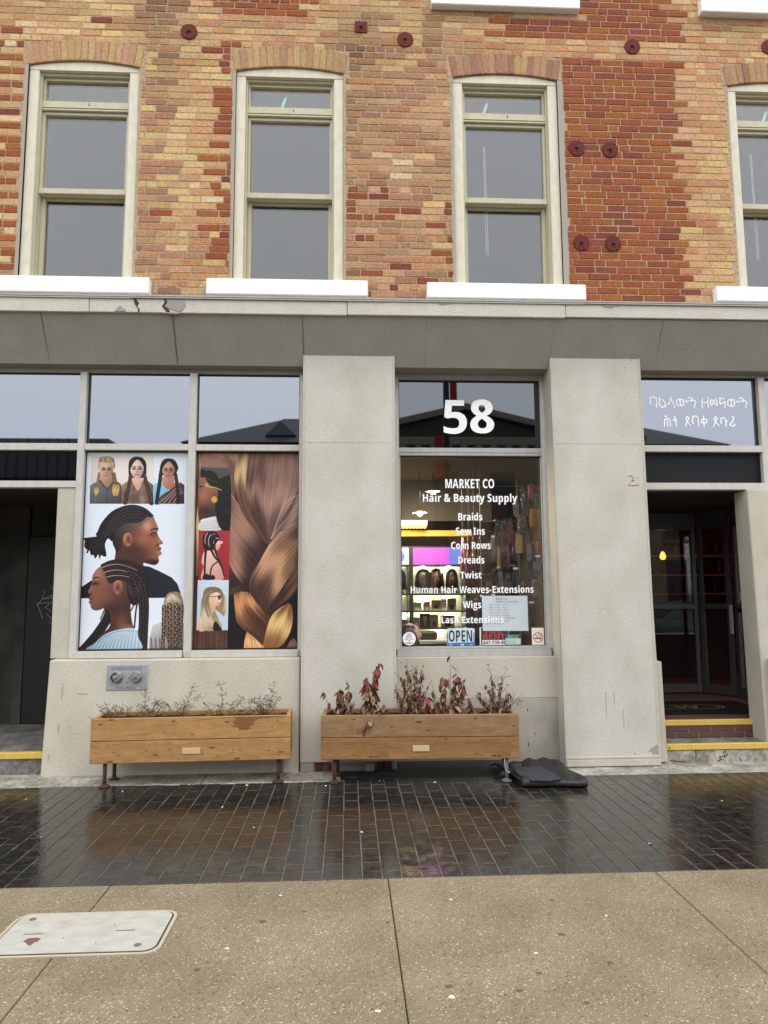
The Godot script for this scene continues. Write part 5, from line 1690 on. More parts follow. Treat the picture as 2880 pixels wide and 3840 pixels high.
func poster_portraits() -> ImageTexture:
	canvas(420, 800, rgb8(222, 231, 242), [195, 90, 1325, 1250, 30, 2180])
	var any := PackedFloat32Array()
	var black := rgb8(30, 24, 26)
	# three portraits along the top
	var bg := fill([[245, 75], [930, 75], [930, 608], [220, 608]], rgb8(205, 199, 196), rgb8(224, 217, 210), [245, 75], [700, 300], false)
	blob(bg, 560, 250, 160, 200, rgb8(228, 222, 216), 0.7)
	fill([[930, 75], [1265, 75], [1258, 608], [930, 608]], rgb8(226, 231, 240), rgb8(212, 220, 232), [930, 75], [1258, 608], false)
	# man in a grey shirt
	var m := fill([[222, 607], [228, 410], [270, 380], [335, 350], [420, 440], [495, 345], [560, 385], [574, 420], [572, 607]], rgb8(112, 112, 113), rgb8(62, 62, 66), [300, 350], [500, 607], false)
	for i in 60:
		var x := rng.randf_range(235, 560)
		stroke([[x, rng.randf_range(420, 460)], [x + rng.randf_range(-20, 20), rng.randf_range(520, 605)]], 3, 3, rgb8(70, 70, 74) if i % 2 else rgb8(135, 135, 135), 0.18)
	stroke([[410, 445], [410, 605]], 5, 5, rgb8(50, 50, 54), 0.7)
	fill([[345, 290], [345, 360], [400, 432], [430, 435], [480, 360], [475, 290]], rgb8(196, 152, 128), rgb8(140, 100, 82), [350, 300], [480, 420])
	stroke([[335, 350], [370, 400], [412, 440], [450, 410], [495, 350]], 16, 16, rgb8(66, 60, 62), 0.8)
	small_face(407, 235, 78, 100, rgb8(205, 165, 140), rgb8(60, 45, 38), rgb8(160, 100, 90), 6)
	blob(m, 405, 320, 50, 30, rgb8(150, 110, 85), 0.0)
	fill([[318, 235], [326, 130], [352, 92], [410, 85], [470, 95], [497, 140], [500, 225], [486, 190], [478, 150], [430, 152], [345, 150], [332, 190]], rgb8(190, 160, 112), rgb8(110, 86, 56), [340, 90], [490, 200])
	for i in 50:
		var x := rng.randf_range(335, 485)
		stroke([[x, rng.randf_range(95, 110)], [x + rng.randf_range(-12, 12), rng.randf_range(130, 155)]], 5, 4, rgb8(215, 190, 140) if i % 2 else rgb8(96, 72, 46), 0.6)
	plait([[328, 275], [318, 340], [310, 400], [296, 440]], 26, 30, rgb8(105, 82, 50), rgb8(210, 180, 120))
	strands([[280, 430], [275, 470], [288, 515]], [[320, 425], [318, 470], [300, 510]], 60, rgb8(150, 115, 60), rgb8(225, 190, 115), [[0.6, 0.5, 0.8]], 0.7)
	plait([[488, 280], [496, 340], [505, 400]], 40, 44, rgb8(90, 68, 44), rgb8(185, 150, 95))
	strands([[478, 395], [472, 450], [480, 520]], [[540, 395], [545, 450], [525, 520]], 110, rgb8(140, 104, 54), rgb8(222, 185, 110), [[0.6, 0.5, 0.8]], 0.7)
	# woman in a bronze blouse
	m = fill([[570, 607], [576, 400], [640, 360], [690, 350], [752, 470], [800, 350], [850, 350], [918, 400], [926, 607]], rgb8(150, 122, 105), rgb8(84, 64, 56), [600, 360], [900, 607], false)
	for i in 26:
		blob(m, rng.randf_range(580, 915), rng.randf_range(400, 600), 26, 40, rgb8(176, 150, 130) if i % 2 else rgb8(76, 56, 50), 0.4)
	fill([[690, 290], [688, 350], [752, 468], [800, 350], [795, 290]], rgb8(228, 192, 172), rgb8(196, 150, 128), [700, 300], [790, 440])
	stroke([[752, 470], [750, 600]], 5, 5, rgb8(96, 84, 66), 0.8)
	for y in [520, 545]:
		stroke([[715, y], [750, y - 14], [785, y]], 6, 6, rgb8(88, 78, 60), 0.8)
	fill([[654, 300], [650, 190], [662, 130], [700, 95], [748, 85], [800, 98], [836, 140], [846, 200], [838, 310], [800, 320], [690, 320]], rgb8(40, 32, 32), rgb8(22, 18, 20), [660, 90], [840, 300])
	small_face(742, 225, 76, 100, rgb8(233, 200, 182), rgb8(50, 34, 32), rgb8(160, 70, 72), -3)
	fill([[664, 235], [668, 170], [700, 120], [745, 100], [800, 115], [838, 180], [838, 250], [826, 250], [812, 190], [770, 130], [735, 125], [700, 165], [676, 215]], rgb8(38, 30, 30), rgb8(20, 16, 18), [664, 100], [838, 250])
	plait([[672, 300], [660, 370], [648, 440], [630, 500], [610, 600]], 38, 50, rgb8(58, 36, 30), rgb8(128, 88, 70))
	plait([[824, 290], [840, 370], [858, 430], [880, 500], [900, 600]], 38, 60, rgb8(58, 36, 30), rgb8(128, 88, 70))
	# woman in a sari
	fill([[925, 607], [918, 500], [925, 400], [980, 370], [1040, 390], [1080, 470], [1000, 607]], rgb8(130, 208, 236), rgb8(98, 178, 214), [920, 380], [1040, 560])
	m = fill([[950, 607], [1000, 520], [1120, 440], [1215, 370], [1262, 400], [1258, 607]], rgb8(96, 62, 64), rgb8(50, 32, 38), [1000, 420], [1250, 607], false)
	for i in 4:
		stroke([[975 + i * 55, 600], [1075 + i * 40, 520 - i * 4], [1210 + i * 14, 400 + i * 28]], 10, 8, rgb8(168, 138, 128), 0.55)
	fill([[1030, 310], [1020, 380], [1050, 430], [1100, 450], [1180, 395], [1150, 370], [1145, 310]], rgb8(196, 140, 112), rgb8(150, 98, 76), [1040, 320], [1160, 430])
	fill([[1003, 280], [992, 225], [1012, 150], [1050, 112], [1110, 106], [1162, 130], [1196, 200], [1185, 245], [1160, 290], [1090, 310]], rgb8(38, 30, 32), rgb8(22, 18, 20), [1000, 110], [1190, 290])
	small_face(1088, 240, 70, 92, rgb8(196, 138, 110), rgb8(42, 26, 24), rgb8(165, 80, 78), -2)
	fill([[1010, 260], [1005, 190], [1040, 130], [1095, 118], [1150, 140], [1172, 190], [1165, 250], [1150, 200], [1098, 140], [1045, 180], [1022, 230]], rgb8(36, 28, 30), rgb8(20, 16, 18), [1000, 120], [1170, 250])
	plait([[1002, 275], [990, 380], [972, 480], [955, 600]], 40, 42, rgb8(26, 21, 24), rgb8(74, 62, 64))
	plait([[1166, 285], [1180, 380], [1190, 480], [1190, 600]], 38, 40, rgb8(26, 21, 24), rgb8(74, 62, 64))
	# man in profile, looking right
	fill([[118, 1625], [118, 1510], [180, 1470], [260, 1420], [480, 1300], [800, 1280], [870, 1290], [980, 1340], [1110, 1405], [1175, 1475], [1208, 1570], [1214, 1625]], rgb8(34, 35, 47), rgb8(20, 21, 29), [1100, 1400], [300, 1600], false)
	var skin := fill([[480, 1400], [490, 1215], [500, 1120], [470, 1020], [460, 930], [600, 800], [760, 740], [905, 745], [935, 790], [962, 850], [970, 890], [958, 925], [985, 985], [1016, 1022], [1016, 1045], [985, 1052], [978, 1066], [1003, 1090], [996, 1110], [984, 1118], [1006, 1138], [1002, 1158], [980, 1170], [970, 1190], [976, 1228], [955, 1262], [915, 1274], [860, 1262], [806, 1250], [806, 1300], [780, 1400]], rgb8(74, 44, 36), rgb8(152, 96, 72), [480, 1100], [960, 980])
	blob(skin, 850, 850, 60, 75, rgb8(206, 154, 126), 0.8)
	blob(skin, 700, 1120, 130, 110, rgb8(62, 36, 30), 0.75)
	blob(skin, 800, 1000, 80, 55, rgb8(172, 112, 84), 0.6)
	blob(skin, 990, 1010, 26, 18, rgb8(186, 128, 100), 0.6)
	blob(skin, 915, 945, 40, 26, rgb8(66, 36, 30), 0.7)
	blob(skin, 760, 1180, 110, 70, rgb8(78, 44, 35), 0.7)
	blob(skin, 640, 1290, 160, 80, rgb8(40, 25, 22), 0.9)
	blob(skin, 930, 1240, 46, 30, rgb8(28, 18, 18), 0.95)
	blob(skin, 860, 1235, 60, 26, rgb8(44, 26, 24), 0.7)
	blob(skin, 962, 1060, 20, 12, rgb8(60, 32, 28), 0.7)
	fill([[950, 1105], [975, 1090], [1002, 1092], [996, 1110], [984, 1116], [960, 1118]], rgb8(126, 70, 66), rgb8(108, 58, 58), [950, 1100], [1000, 1100])
	fill([[948, 1124], [984, 1120], [1005, 1138], [1000, 1158], [975, 1164], [952, 1148]], rgb8(186, 118, 116), rgb8(150, 86, 84), [990, 1120], [960, 1160])
	stroke([[890, 895], [930, 878], [966, 882]], 12, 16, rgb8(24, 16, 16), 0.95)
	stroke([[890, 940], [920, 925], [948, 930]], 10, 10, rgb8(22, 14, 14), 0.9)
	stroke([[905, 940], [935, 942]], 5, 5, rgb8(180, 160, 150), 0.6)
	stroke([[965, 1045], [990, 1050]], 10, 8, rgb8(48, 24, 22), 0.8)
	var fade := fill([[470, 1010], [540, 860], [600, 800], [720, 745], [905, 740], [850, 790], [760, 850], [700, 900], [620, 915], [575, 960], [570, 1060], [520, 1130], [492, 1090]], rgb8(34, 24, 24), rgb8(128, 104, 92), [480, 1040], [840, 770])
	for i in 900:
		var x := rng.randf_range(480, 880)
		var y := rng.randf_range(745, 1080)
		var p := tc(x, y)
		if p.x > 0 and p.x < cw - 1 and fade[int(p.y) * cw + int(p.x)] > 0.9:
			splat(p, 0.5, rgb8(168, 146, 132) if i % 2 else rgb8(40, 30, 28), 0.4)
	var ear := fill(oval(636, 1000, 52, 76), rgb8(196, 128, 98), rgb8(120, 70, 54), [600, 940], [670, 1060])
	blob(ear, 640, 985, 20, 36, rgb8(84, 44, 36), 0.9)
	blob(ear, 655, 1030, 16, 18, rgb8(100, 54, 44), 0.8)
	blob(ear, 640, 1050, 20, 14, rgb8(206, 142, 114), 0.7)
	fill([[912, 750], [880, 695], [810, 645], [705, 618], [600, 630], [480, 680], [400, 752], [340, 832], [308, 905], [285, 940], [295, 962], [215, 972], [150, 985], [168, 1012], [160, 1060], [182, 1100], [215, 1110], [230, 1160], [262, 1165], [275, 1200], [296, 1180], [310, 1150], [328, 1210], [342, 1165], [372, 1180], [400, 1165], [385, 1060], [400, 1010], [425, 985], [470, 1012], [520, 885], [600, 800], [740, 745]], rgb8(36, 30, 33), rgb8(18, 15, 18), [800, 640], [300, 1150])
	for i in 5:
		var o := i * 34.0
		plait([[890 - o * 0.3, 735 - i * 4], [760, 655 + o], [600, 665 + o * 1.05], [470, 770 + o], [380, 900 + o * 0.5], [330, 960]], 40, 34, rgb8(22, 18, 20), rgb8(104, 92, 92))
	for i in 9:
		plait([[330 + i * 4, 965], [250 + i * 14, 1020], [190 + i * 23, 1090 + rng.randf_range(0, 80)]], 20, 18, rgb8(22, 18, 20), rgb8(66, 56, 58))
	# woman in profile, looking left
	stroke([[450, 1720], [400, 1850], [300, 1990], [190, 2110], [120, 2178]], 110, 80, rgb8(30, 24, 26), 1.0)
	for i in 6:
		plait([[420 + i * 10, 1730], [370 + i * 14, 1860], [270 + i * 16, 2000], [110 + i * 22, 2178]], 16, 15, rgb8(22, 17, 19), rgb8(62, 52, 54))
	plait([[380, 1735], [352, 1800], [330, 1850]], 14, 12, black, rgb8(70, 60, 60))
	skin = fill([[340, 1285], [285, 1325], [250, 1380], [242, 1430], [236, 1472], [215, 1520], [197, 1553], [206, 1574], [232, 1584], [216, 1604], [206, 1624], [216, 1646], [206, 1672], [224, 1690], [230, 1728], [262, 1752], [312, 1752], [382, 1732], [428, 1770], [438, 1850], [425, 1930], [340, 2010], [260, 2110], [200, 2178], [640, 2178], [735, 2000], [700, 1950], [672, 1860], [660, 1720], [660, 1500], [560, 1330], [430, 1280]], rgb8(150, 98, 78), rgb8(70, 42, 36), [260, 1400], [640, 1650])
	blob(skin, 300, 1370, 46, 60, rgb8(178, 122, 100), 0.7)
	blob(skin, 340, 1600, 70, 60, rgb8(140, 84, 66), 0.5)
	blob(skin, 280, 1465, 46, 26, rgb8(66, 36, 34), 0.75)
	blob(skin, 480, 1740, 110, 60, rgb8(58, 34, 30), 0.85)
	blob(skin, 560, 1900, 60, 110, rgb8(150, 96, 72), 0.5)
	blob(skin, 640, 1930, 80, 30, rgb8(176, 116, 90), 0.6)
	blob(skin, 330, 2060, 60, 60, rgb8(150, 90, 72), 0.5)
	stroke([[262, 1415], [290, 1400], [330, 1412]], 14, 8, rgb8(34, 20, 20), 0.8)
	stroke([[252, 1478], [275, 1466], [305, 1476]], 14, 8, rgb8(20, 12, 14), 0.95)
	stroke([[222, 1572], [245, 1574]], 9, 9, rgb8(50, 26, 24), 0.7)
	fill([[208, 1622], [228, 1604], [256, 1630], [232, 1648], [214, 1645]], rgb8(122, 62, 62), rgb8(96, 46, 46), [210, 1610], [250, 1640])
	fill([[206, 1672], [214, 1648], [252, 1640], [248, 1672], [224, 1690]], rgb8(150, 82, 80), rgb8(110, 56, 54), [210, 1650], [240, 1690])
	fill([[345, 1285], [400, 1235], [490, 1212], [600, 1215], [700, 1255], [790, 1282], [848, 1330], [866, 1450], [862, 1600], [855, 1800], [846, 2000], [832, 2178], [742, 2178], [738, 2000], [758, 1820], [766, 1650], [715, 1700], [668, 1690], [628, 1600], [610, 1470], [560, 1432], [500, 1440], [440, 1470], [400, 1420], [380, 1350]], rgb8(44, 33, 34), rgb8(24, 19, 21), [400, 1240], [800, 1800])
	for e in [[[352, 1300], [420, 1275], [520, 1262], [640, 1290], [740, 1330]], [[380, 1350], [450, 1330], [540, 1325], [640, 1352], [720, 1380]], [[400, 1400], [470, 1385], [560, 1385], [640, 1400], [700, 1420]]]:
		stroke(e, 10, 5, rgb8(172, 134, 118), 0.7)
		var up := []
		for p in e:
			up.append([p[0], p[1] - 26])
		plait(up, 30, 26, rgb8(30, 23, 24), rgb8(78, 64, 64))
	for i in 3:
		plait([[650 + i * 40, 1340 + i * 20], [720 + i * 44, 1480], [770 + i * 34, 1700], [768 + i * 30, 1950], [762 + i * 28, 2178]], 48, 42, rgb8(24, 18, 20), rgb8(112, 92, 84))
	for i in 4:
		stroke([[620 + i * 8, 1450 + i * 30], [690, 1530 + i * 30], [770, 1500 + i * 20]], 12, 8, rgb8(66, 54, 54), 0.5)
	plait([[720, 1650], [690, 1710], [665, 1760]], 14, 12, black, rgb8(70, 60, 60))
	plait([[742, 1640], [718, 1760], [700, 1940]], 18, 16, black, rgb8(74, 62, 62))
	ear = fill(oval(525, 1510, 50, 76), rgb8(186, 122, 98), rgb8(116, 68, 56), [490, 1450], [560, 1570])
	blob(ear, 520, 1505, 20, 36, rgb8(80, 44, 38), 0.9)
	blob(ear, 510, 1565, 20, 14, rgb8(196, 132, 108), 0.7)
	m = fill([[190, 2180], [270, 2095], [360, 2020], [440, 1980], [540, 1955], [650, 1943], [715, 1960], [742, 2040], [748, 2180]], rgb8(182, 204, 218), rgb8(128, 152, 168), [500, 1950], [400, 2180])
	for i in 26:
		stroke([[235 + i * 20, 2178], [300 + i * 18, 2090 - i * 2], [420 + i * 13, 2010 - i]], 5, 4, rgb8(104, 128, 146) if i % 2 else rgb8(206, 224, 234), 0.45)
	stroke([[300, 2090], [400, 2020], [540, 1975], [700, 1975]], 8, 8, rgb8(118, 142, 158), 0.5)
	# blonde plaits from behind
	m = fill([[856, 2180], [862, 2060], [900, 1915], [1000, 1880], [1256, 1895], [1252, 2180]], rgb8(206, 204, 206), rgb8(122, 116, 114), [900, 1900], [1050, 2180], false)
	for i in 8:
		stroke([[880 + i * 48, 2050], [890 + i * 46, 2178]], 16, 18, rgb8(92, 84, 82), 0.35)
	fill([[1010, 1850], [1020, 1700], [1035, 1630], [1070, 1578], [1125, 1560], [1190, 1568], [1228, 1630], [1244, 1740], [1230, 1900], [1205, 2080], [1165, 2165], [1085, 2165], [1050, 2060], [1012, 1960]], rgb8(150, 128, 104), rgb8(92, 72, 58), [1100, 1570], [1130, 2160])
	strands([[1125, 1565], [1080, 1600], [1030, 1680], [1015, 1800]], [[1125, 1565], [1160, 1600], [1220, 1680], [1240, 1790]], 160, rgb8(104, 84, 64), rgb8(228, 212, 182), [[0.45, 0.3, 0.9]], 0.6)
	for e in [[1028, 1008], [1085, 1085], [1160, 1150], [1215, 1196]]:
		plait([[e[0], 1690 + absf(e[0] - 1125) * 0.4], [(e[0] + e[1]) / 2.0 + 4, 1900], [e[1], 2150]], 50, 34, rgb8(66, 50, 42), rgb8(232, 220, 198))
	stroke([[122, 2168], [1248, 2164]], 12, 10, rgb8(40, 40, 46), 0.8)
	return finish()

func poster_braid() -> ImageTexture:
	canvas(420, 800, rgb8(52, 34, 28), [108, 42, 1218, 1192, 45, 2178])
	var any := PackedFloat32Array()
	# back hair at the top left
	fill([[100, 40], [560, 40], [560, 260], [470, 700], [60, 1400], [40, 900]], rgb8(168, 124, 104), rgb8(96, 66, 54), [120, 60], [500, 700], false)
	strands([[110, 40], [300, 90], [470, 250], [490, 700]], [[600, 40], [540, 120], [520, 300], [500, 800]], 220, rgb8(100, 68, 56), rgb8(206, 160, 128), [[0.2, 0.25, 0.8]], 0.5)
	strands([[108, 60], [100, 500], [70, 900], [60, 1400]], [[150, 60], [140, 500], [120, 900], [110, 1400]], 110, rgb8(70, 46, 38), rgb8(238, 200, 140), [[0.65, 0.16, 1.0], [0.1, 0.1, 0.5]], 0.5)
	strands([[60, 1400], [50, 1800], [40, 2180]], [[470, 1400], [460, 1800], [440, 2180]], 240, rgb8(54, 34, 28), rgb8(126, 88, 72), [[0.5, 0.4, 0.4], [0.9, 0.2, 0.4]], 0.5)
	# dark gaps on the right and at the foot
	fill([[430, 1500], [660, 1500], [700, 2180], [420, 2180]], rgb8(30, 24, 22), rgb8(20, 19, 20), [500, 1500], [560, 2180], false)
	fill([[1000, 1600], [1215, 1500], [1195, 2180], [1050, 2180]], rgb8(26, 22, 21), rgb8(18, 17, 18), [1100, 1500], [1150, 2100], false)
	# lowest locks
	strands([[600, 2180], [610, 2080], [640, 1980]], [[830, 2180], [790, 2100], [700, 1990]], 240, rgb8(176, 116, 72), rgb8(238, 184, 128), [[0.4, 0.4, 0.9]], 0.6)
	strands([[1050, 2180], [1080, 2130], [1110, 2080]], [[1190, 2180], [1180, 2120], [1150, 2060]], 80, rgb8(90, 60, 50), rgb8(150, 110, 96), [[0.5, 0.4, 0.8]], 0.5)
	# lower left lock
	fill([[500, 1580], [580, 1560], [660, 1580], [740, 1680], [860, 1800], [880, 1900], [840, 2020], [830, 2150], [700, 2040], [580, 1950], [520, 1860], [505, 1700]], rgb8(206, 146, 92), rgb8(72, 44, 32), [520, 1620], [840, 1980])
	strands([[500, 1575], [510, 1760], [560, 1920], [700, 2030], [825, 2150]], [[670, 1580], [720, 1680], [800, 1760], [860, 1830], [880, 1900]], 420, rgb8(66, 40, 30), rgb8(222, 156, 104), [[0.18, 0.2, 0.95], [0.5, 0.15, 0.2]], 0.5)
	# lower right lock
	fill([[1100, 1700], [1130, 1790], [1125, 1950], [1060, 2090], [960, 2165], [820, 2170], [840, 2000], [900, 1830], [1000, 1740]], rgb8(226, 176, 104), rgb8(140, 90, 48), [950, 1850], [1120, 2000])
	strands([[1085, 1690], [960, 1790], [880, 1900], [830, 2040], [820, 2172]], [[1125, 1720], [1135, 1850], [1100, 2000], [1030, 2110], [960, 2172]], 420, rgb8(120, 76, 40), rgb8(250, 214, 148), [[0.45, 0.25, 0.9]], 0.5)
	# left lock
	fill([[455, 480], [620, 720], [790, 900], [880, 1060], [800, 1250], [660, 1500], [640, 1570], [440, 1560]], rgb8(176, 132, 112), rgb8(50, 32, 27), [470, 700], [720, 1350], false)
	strands([[430, 480], [600, 680], [760, 860], [840, 980], [890, 1080]], [[380, 1100], [480, 1330], [560, 1450], [620, 1500], [660, 1520]], 900, rgb8(42, 26, 23), rgb8(188, 140, 118), [[0.25, 0.28, 0.85]], 0.45)
	strands([[440, 1540], [560, 1500], [650, 1440]], [[440, 1600], [560, 1570], [660, 1500]], 90, rgb8(44, 28, 24), rgb8(104, 72, 58), [[0.3, 0.3, 0.6]], 0.5)
	# big fan from the top
	fill([[600, 30], [1225, 30], [1225, 860], [1060, 920], [940, 980], [880, 1060], [780, 920], [650, 760], [560, 600], [520, 480], [540, 250]], rgb8(132, 98, 88), rgb8(60, 42, 38), [1000, 100], [800, 950], false)
	strands([[560, 40], [510, 300], [520, 480], [620, 760], [870, 1060]], [[700, 40], [650, 300], [650, 520], [720, 780], [870, 1040]], 380, rgb8(84, 56, 44), rgb8(240, 202, 146), [[0.22, 0.2, 0.75]], 0.5, 0.1)
	strands([[680, 30], [640, 300], [640, 520], [720, 780], [875, 1045]], [[940, 30], [880, 300], [830, 600], [850, 850], [885, 1040]], 700, rgb8(66, 44, 38), rgb8(178, 134, 116), [[0.45, 0.14, 0.7], [0.05, 0.2, 0.5]], 0.45, 0.1)
	strands([[900, 30], [860, 300], [830, 600], [850, 850], [885, 1040]], [[1225, 30], [1225, 300], [1150, 560], [1000, 820], [895, 1030]], 1000, rgb8(92, 66, 60), rgb8(184, 146, 130), [[0.5, 0.18, 0.8], [0.15, 0.2, 0.5]], 0.4, 0.12)
	strands([[1225, 200], [1225, 420], [1140, 640], [1000, 840], [890, 1040]], [[1225, 860], [1150, 870], [1050, 900], [960, 960], [890, 1050]], 420, rgb8(70, 50, 45), rgb8(190, 156, 140), [[0.35, 0.25, 0.7]], 0.4, 0.14)
	# right lock
	fill([[1215, 850], [1215, 1500], [1100, 1640], [960, 1750], [850, 1800], [760, 1700], [670, 1520], [680, 1400], [760, 1270], [880, 1060], [1000, 930]], rgb8(210, 160, 118), rgb8(70, 44, 34), [900, 1150], [860, 1720], false)
	strands([[1215, 840], [1040, 920], [890, 1060], [760, 1280], [670, 1440], [690, 1580], [850, 1810]], [[1215, 1200], [1150, 1330], [1050, 1480], [980, 1600], [920, 1700], [880, 1760], [850, 1810]], 1300, rgb8(58, 36, 30), rgb8(232, 180, 136), [[0.38, 0.18, 0.85], [0.12, 0.10, 0.35]], 0.42)
	strands([[1215, 1200], [1150, 1330], [1050, 1480], [950, 1640], [850, 1810]], [[1215, 1500], [1120, 1610], [1020, 1700], [920, 1770], [850, 1815]], 320, rgb8(50, 32, 27), rgb8(150, 104, 78), [[0.2, 0.3, 0.6]], 0.45)
	for i in 30:
		var y := rng.randf_range(500, 900)
		stroke([[1215, y], [1050, y + 100], [900, 1000]], 2.5, 2, rgb8(214, 186, 168), 0.35)
	# inset: head with gold jewellery
	fill([[148, 215], [472, 222], [455, 905], [128, 905]], rgb8(78, 79, 82), rgb8(56, 57, 60), [300, 215], [300, 700], false)
	var m := fill([[128, 330], [185, 330], [230, 400], [290, 440], [325, 470], [330, 540], [300, 600], [280, 720], [290, 790], [128, 800]], rgb8(150, 98, 78), rgb8(62, 40, 34), [140, 500], [280, 760])
	blob(m, 165, 520, 60, 80, rgb8(186, 124, 98), 0.6)
	blob(m, 200, 690, 80, 40, rgb8(52, 32, 28), 0.7)
	stroke([[138, 430], [165, 425]], 16, 10, rgb8(40, 24, 22), 0.8)
	stroke([[138, 470], [160, 466]], 16, 10, rgb8(140, 80, 78), 0.8)
	fill([[140, 800], [200, 775], [320, 760], [345, 860], [350, 905], [128, 905]], rgb8(236, 236, 238), rgb8(196, 196, 200), [150, 780], [330, 900])
	for i in 4:
		stroke([[135, 820 + i * 24], [230, 812 + i * 24], [330, 800 + i * 26]], 5, 5, rgb8(168, 168, 172), 0.6)
	fill([[147, 240], [200, 250], [260, 255], [310, 280], [345, 340], [400, 320], [470, 350], [456, 900], [380, 900], [340, 860], [310, 760], [300, 640], [320, 560], [330, 480], [290, 440], [230, 390], [190, 330], [147, 320]], rgb8(30, 27, 28), rgb8(18, 17, 18), [200, 260], [420, 800])
	for i in 120:
		var x := rng.randf_range(300, 455)
		var y := rng.randf_range(380, 880)
		stroke([[x, y], [x + rng.randf_range(-18, 18), y + 10], [x + rng.randf_range(-22, 22), y + 24]], 3, 3, rgb8(58, 54, 54), 0.4)
	stroke([[190, 330], [240, 350], [320, 385]], 6, 5, rgb8(110, 84, 66), 0.7)
	fill([[275, 460], [310, 448], [332, 470], [326, 530], [300, 545], [280, 520]], rgb8(150, 96, 76), rgb8(110, 66, 54), [280, 450], [325, 540])
	stroke([[205, 420], [235, 432], [300, 440], [372, 468]], 7, 5, rgb8(226, 196, 110), 1.0)
	for e in [[212, 413, 20], [292, 573, 34]]:
		fill(oval(e[0], e[1], e[2], e[2] * 1.05), rgb8(236, 206, 84), rgb8(150, 112, 30), [e[0] - e[2], e[1] - e[2]], [e[0] + e[2], e[1] + e[2]])
		fill(oval(e[0], e[1], e[2] * 0.62, e[2] * 0.65), rgb8(160, 122, 40), rgb8(214, 180, 80), [e[0] - e[2], e[1] - e[2]], [e[0] + e[2], e[1] + e[2]])
		fill(oval(e[0], e[1], e[2] * 0.36, e[2] * 0.38), rgb8(250, 230, 130), rgb8(190, 150, 50), [e[0] - e[2], e[1] - e[2]], [e[0] + e[2], e[1] + e[2]])
	# inset: cornrows on red
	fill([[128, 908], [456, 910], [442, 1436], [112, 1436]], rgb8(176, 52, 58), rgb8(150, 38, 44), [130, 910], [440, 1430], false)
	m = fill([[178, 1140], [230, 1120], [300, 1130], [318, 1230], [350, 1290], [372, 1330], [372, 1436], [150, 1436], [168, 1300], [150, 1260], [155, 1200]], rgb8(240, 200, 186), rgb8(206, 150, 132), [180, 1150], [350, 1430])
	fill([[300, 1080], [310, 1030], [345, 1020], [352, 1070], [335, 1110], [312, 1120]], rgb8(240, 190, 176), rgb8(214, 150, 136), [310, 1030], [340, 1110])
	stroke([[325, 1040], [365, 1028], [370, 1042], [330, 1052]], 12, 12, rgb8(226, 196, 210), 0.95)
	fill([[162, 1060], [160, 990], [190, 935], [250, 915], [310, 928], [340, 965], [345, 1000], [310, 1040], [295, 1080], [270, 1120], [232, 1125], [190, 1120], [172, 1095]], rgb8(46, 34, 36), rgb8(30, 22, 24), [200, 930], [300, 1100])
	for e in [[[215, 935], [190, 980], [188, 1050]], [[290, 945], [240, 965], [225, 1020], [232, 1080]], [[335, 990], [290, 1000], [278, 1050]]]:
		stroke(e, 7, 6, rgb8(214, 188, 186), 0.85)
	for x in [170, 205, 250, 290]:
		plait([[x + 20, 950], [x, 1010], [x + 4, 1090]], 14, 14, rgb8(34, 25, 27), rgb8(92, 76, 78))
	plait([[198, 1110], [188, 1200], [182, 1300], [180, 1420]], 26, 18, rgb8(36, 26, 28), rgb8(88, 70, 72))
	plait([[250, 1110], [290, 1190], [340, 1250], [370, 1320], [390, 1400]], 24, 12, rgb8(36, 26, 28), rgb8(88, 70, 72))
	plait([[290, 1110], [310, 1170], [345, 1240], [372, 1300]], 20, 12, rgb8(36, 26, 28), rgb8(88, 70, 72))
	stroke([[330, 1245], [290, 1265], [255, 1310], [240, 1390]], 14, 16, rgb8(46, 30, 44), 1.0)
	fill([[170, 1380], [210, 1375], [235, 1390], [280, 1390], [285, 1434], [165, 1434]], rgb8(46, 28, 46), rgb8(34, 20, 34), [180, 1380], [270, 1430])
	# inset: long blonde hair and sunglasses
	fill([[106, 1440], [442, 1440], [428, 1972], [88, 1972]], rgb8(206, 220, 232), rgb8(186, 208, 224), [110, 1440], [420, 1970], false)
	fill([[160, 1620], [170, 1560], [200, 1525], [260, 1512], [320, 1520], [362, 1548], [376, 1600], [400, 1650], [412, 1740], [390, 1820], [330, 1780], [290, 1760], [330, 1860], [360, 1960], [150, 1970], [130, 1850], [140, 1720]], rgb8(126, 104, 80), rgb8(176, 156, 124), [250, 1520], [240, 1950])
	m = fill([[225, 1630], [250, 1590], [310, 1570], [345, 1590], [355, 1620], [362, 1650], [352, 1680], [330, 1712], [300, 1712], [290, 1760], [250, 1800], [235, 1720]], rgb8(244, 206, 182), rgb8(206, 160, 136), [350, 1600], [230, 1760])
	fill([[110, 1972], [112, 1880], [150, 1810], [190, 1840], [180, 1972]], rgb8(240, 206, 184), rgb8(214, 170, 146), [120, 1850], [180, 1970])
	strands([[200, 1530], [150, 1650], [140, 1800], [170, 1965]], [[250, 1520], [215, 1650], [230, 1800], [320, 1960]], 300, rgb8(120, 98, 74), rgb8(226, 210, 178), [[0.75, 0.3, 0.9]], 0.5, 0.1)
	strands([[330, 1530], [380, 1620], [385, 1720], [360, 1800]], [[366, 1560], [404, 1640], [412, 1740], [385, 1830]], 80, rgb8(110, 88, 66), rgb8(216, 196, 160), [[0.6, 0.4, 0.9]], 0.5, 0.15)
	plait([[255, 1560], [195, 1600], [178, 1660], [190, 1740], [222, 1830]], 26, 22, rgb8(128, 106, 80), rgb8(232, 214, 178))
	fill([[320, 1608], [352, 1606], [354, 1640], [330, 1650]], rgb8(70, 56, 66), rgb8(104, 86, 96), [320, 1610], [350, 1650])
	stroke([[225, 1618], [280, 1616], [372, 1604]], 5, 5, rgb8(60, 44, 48), 0.9)
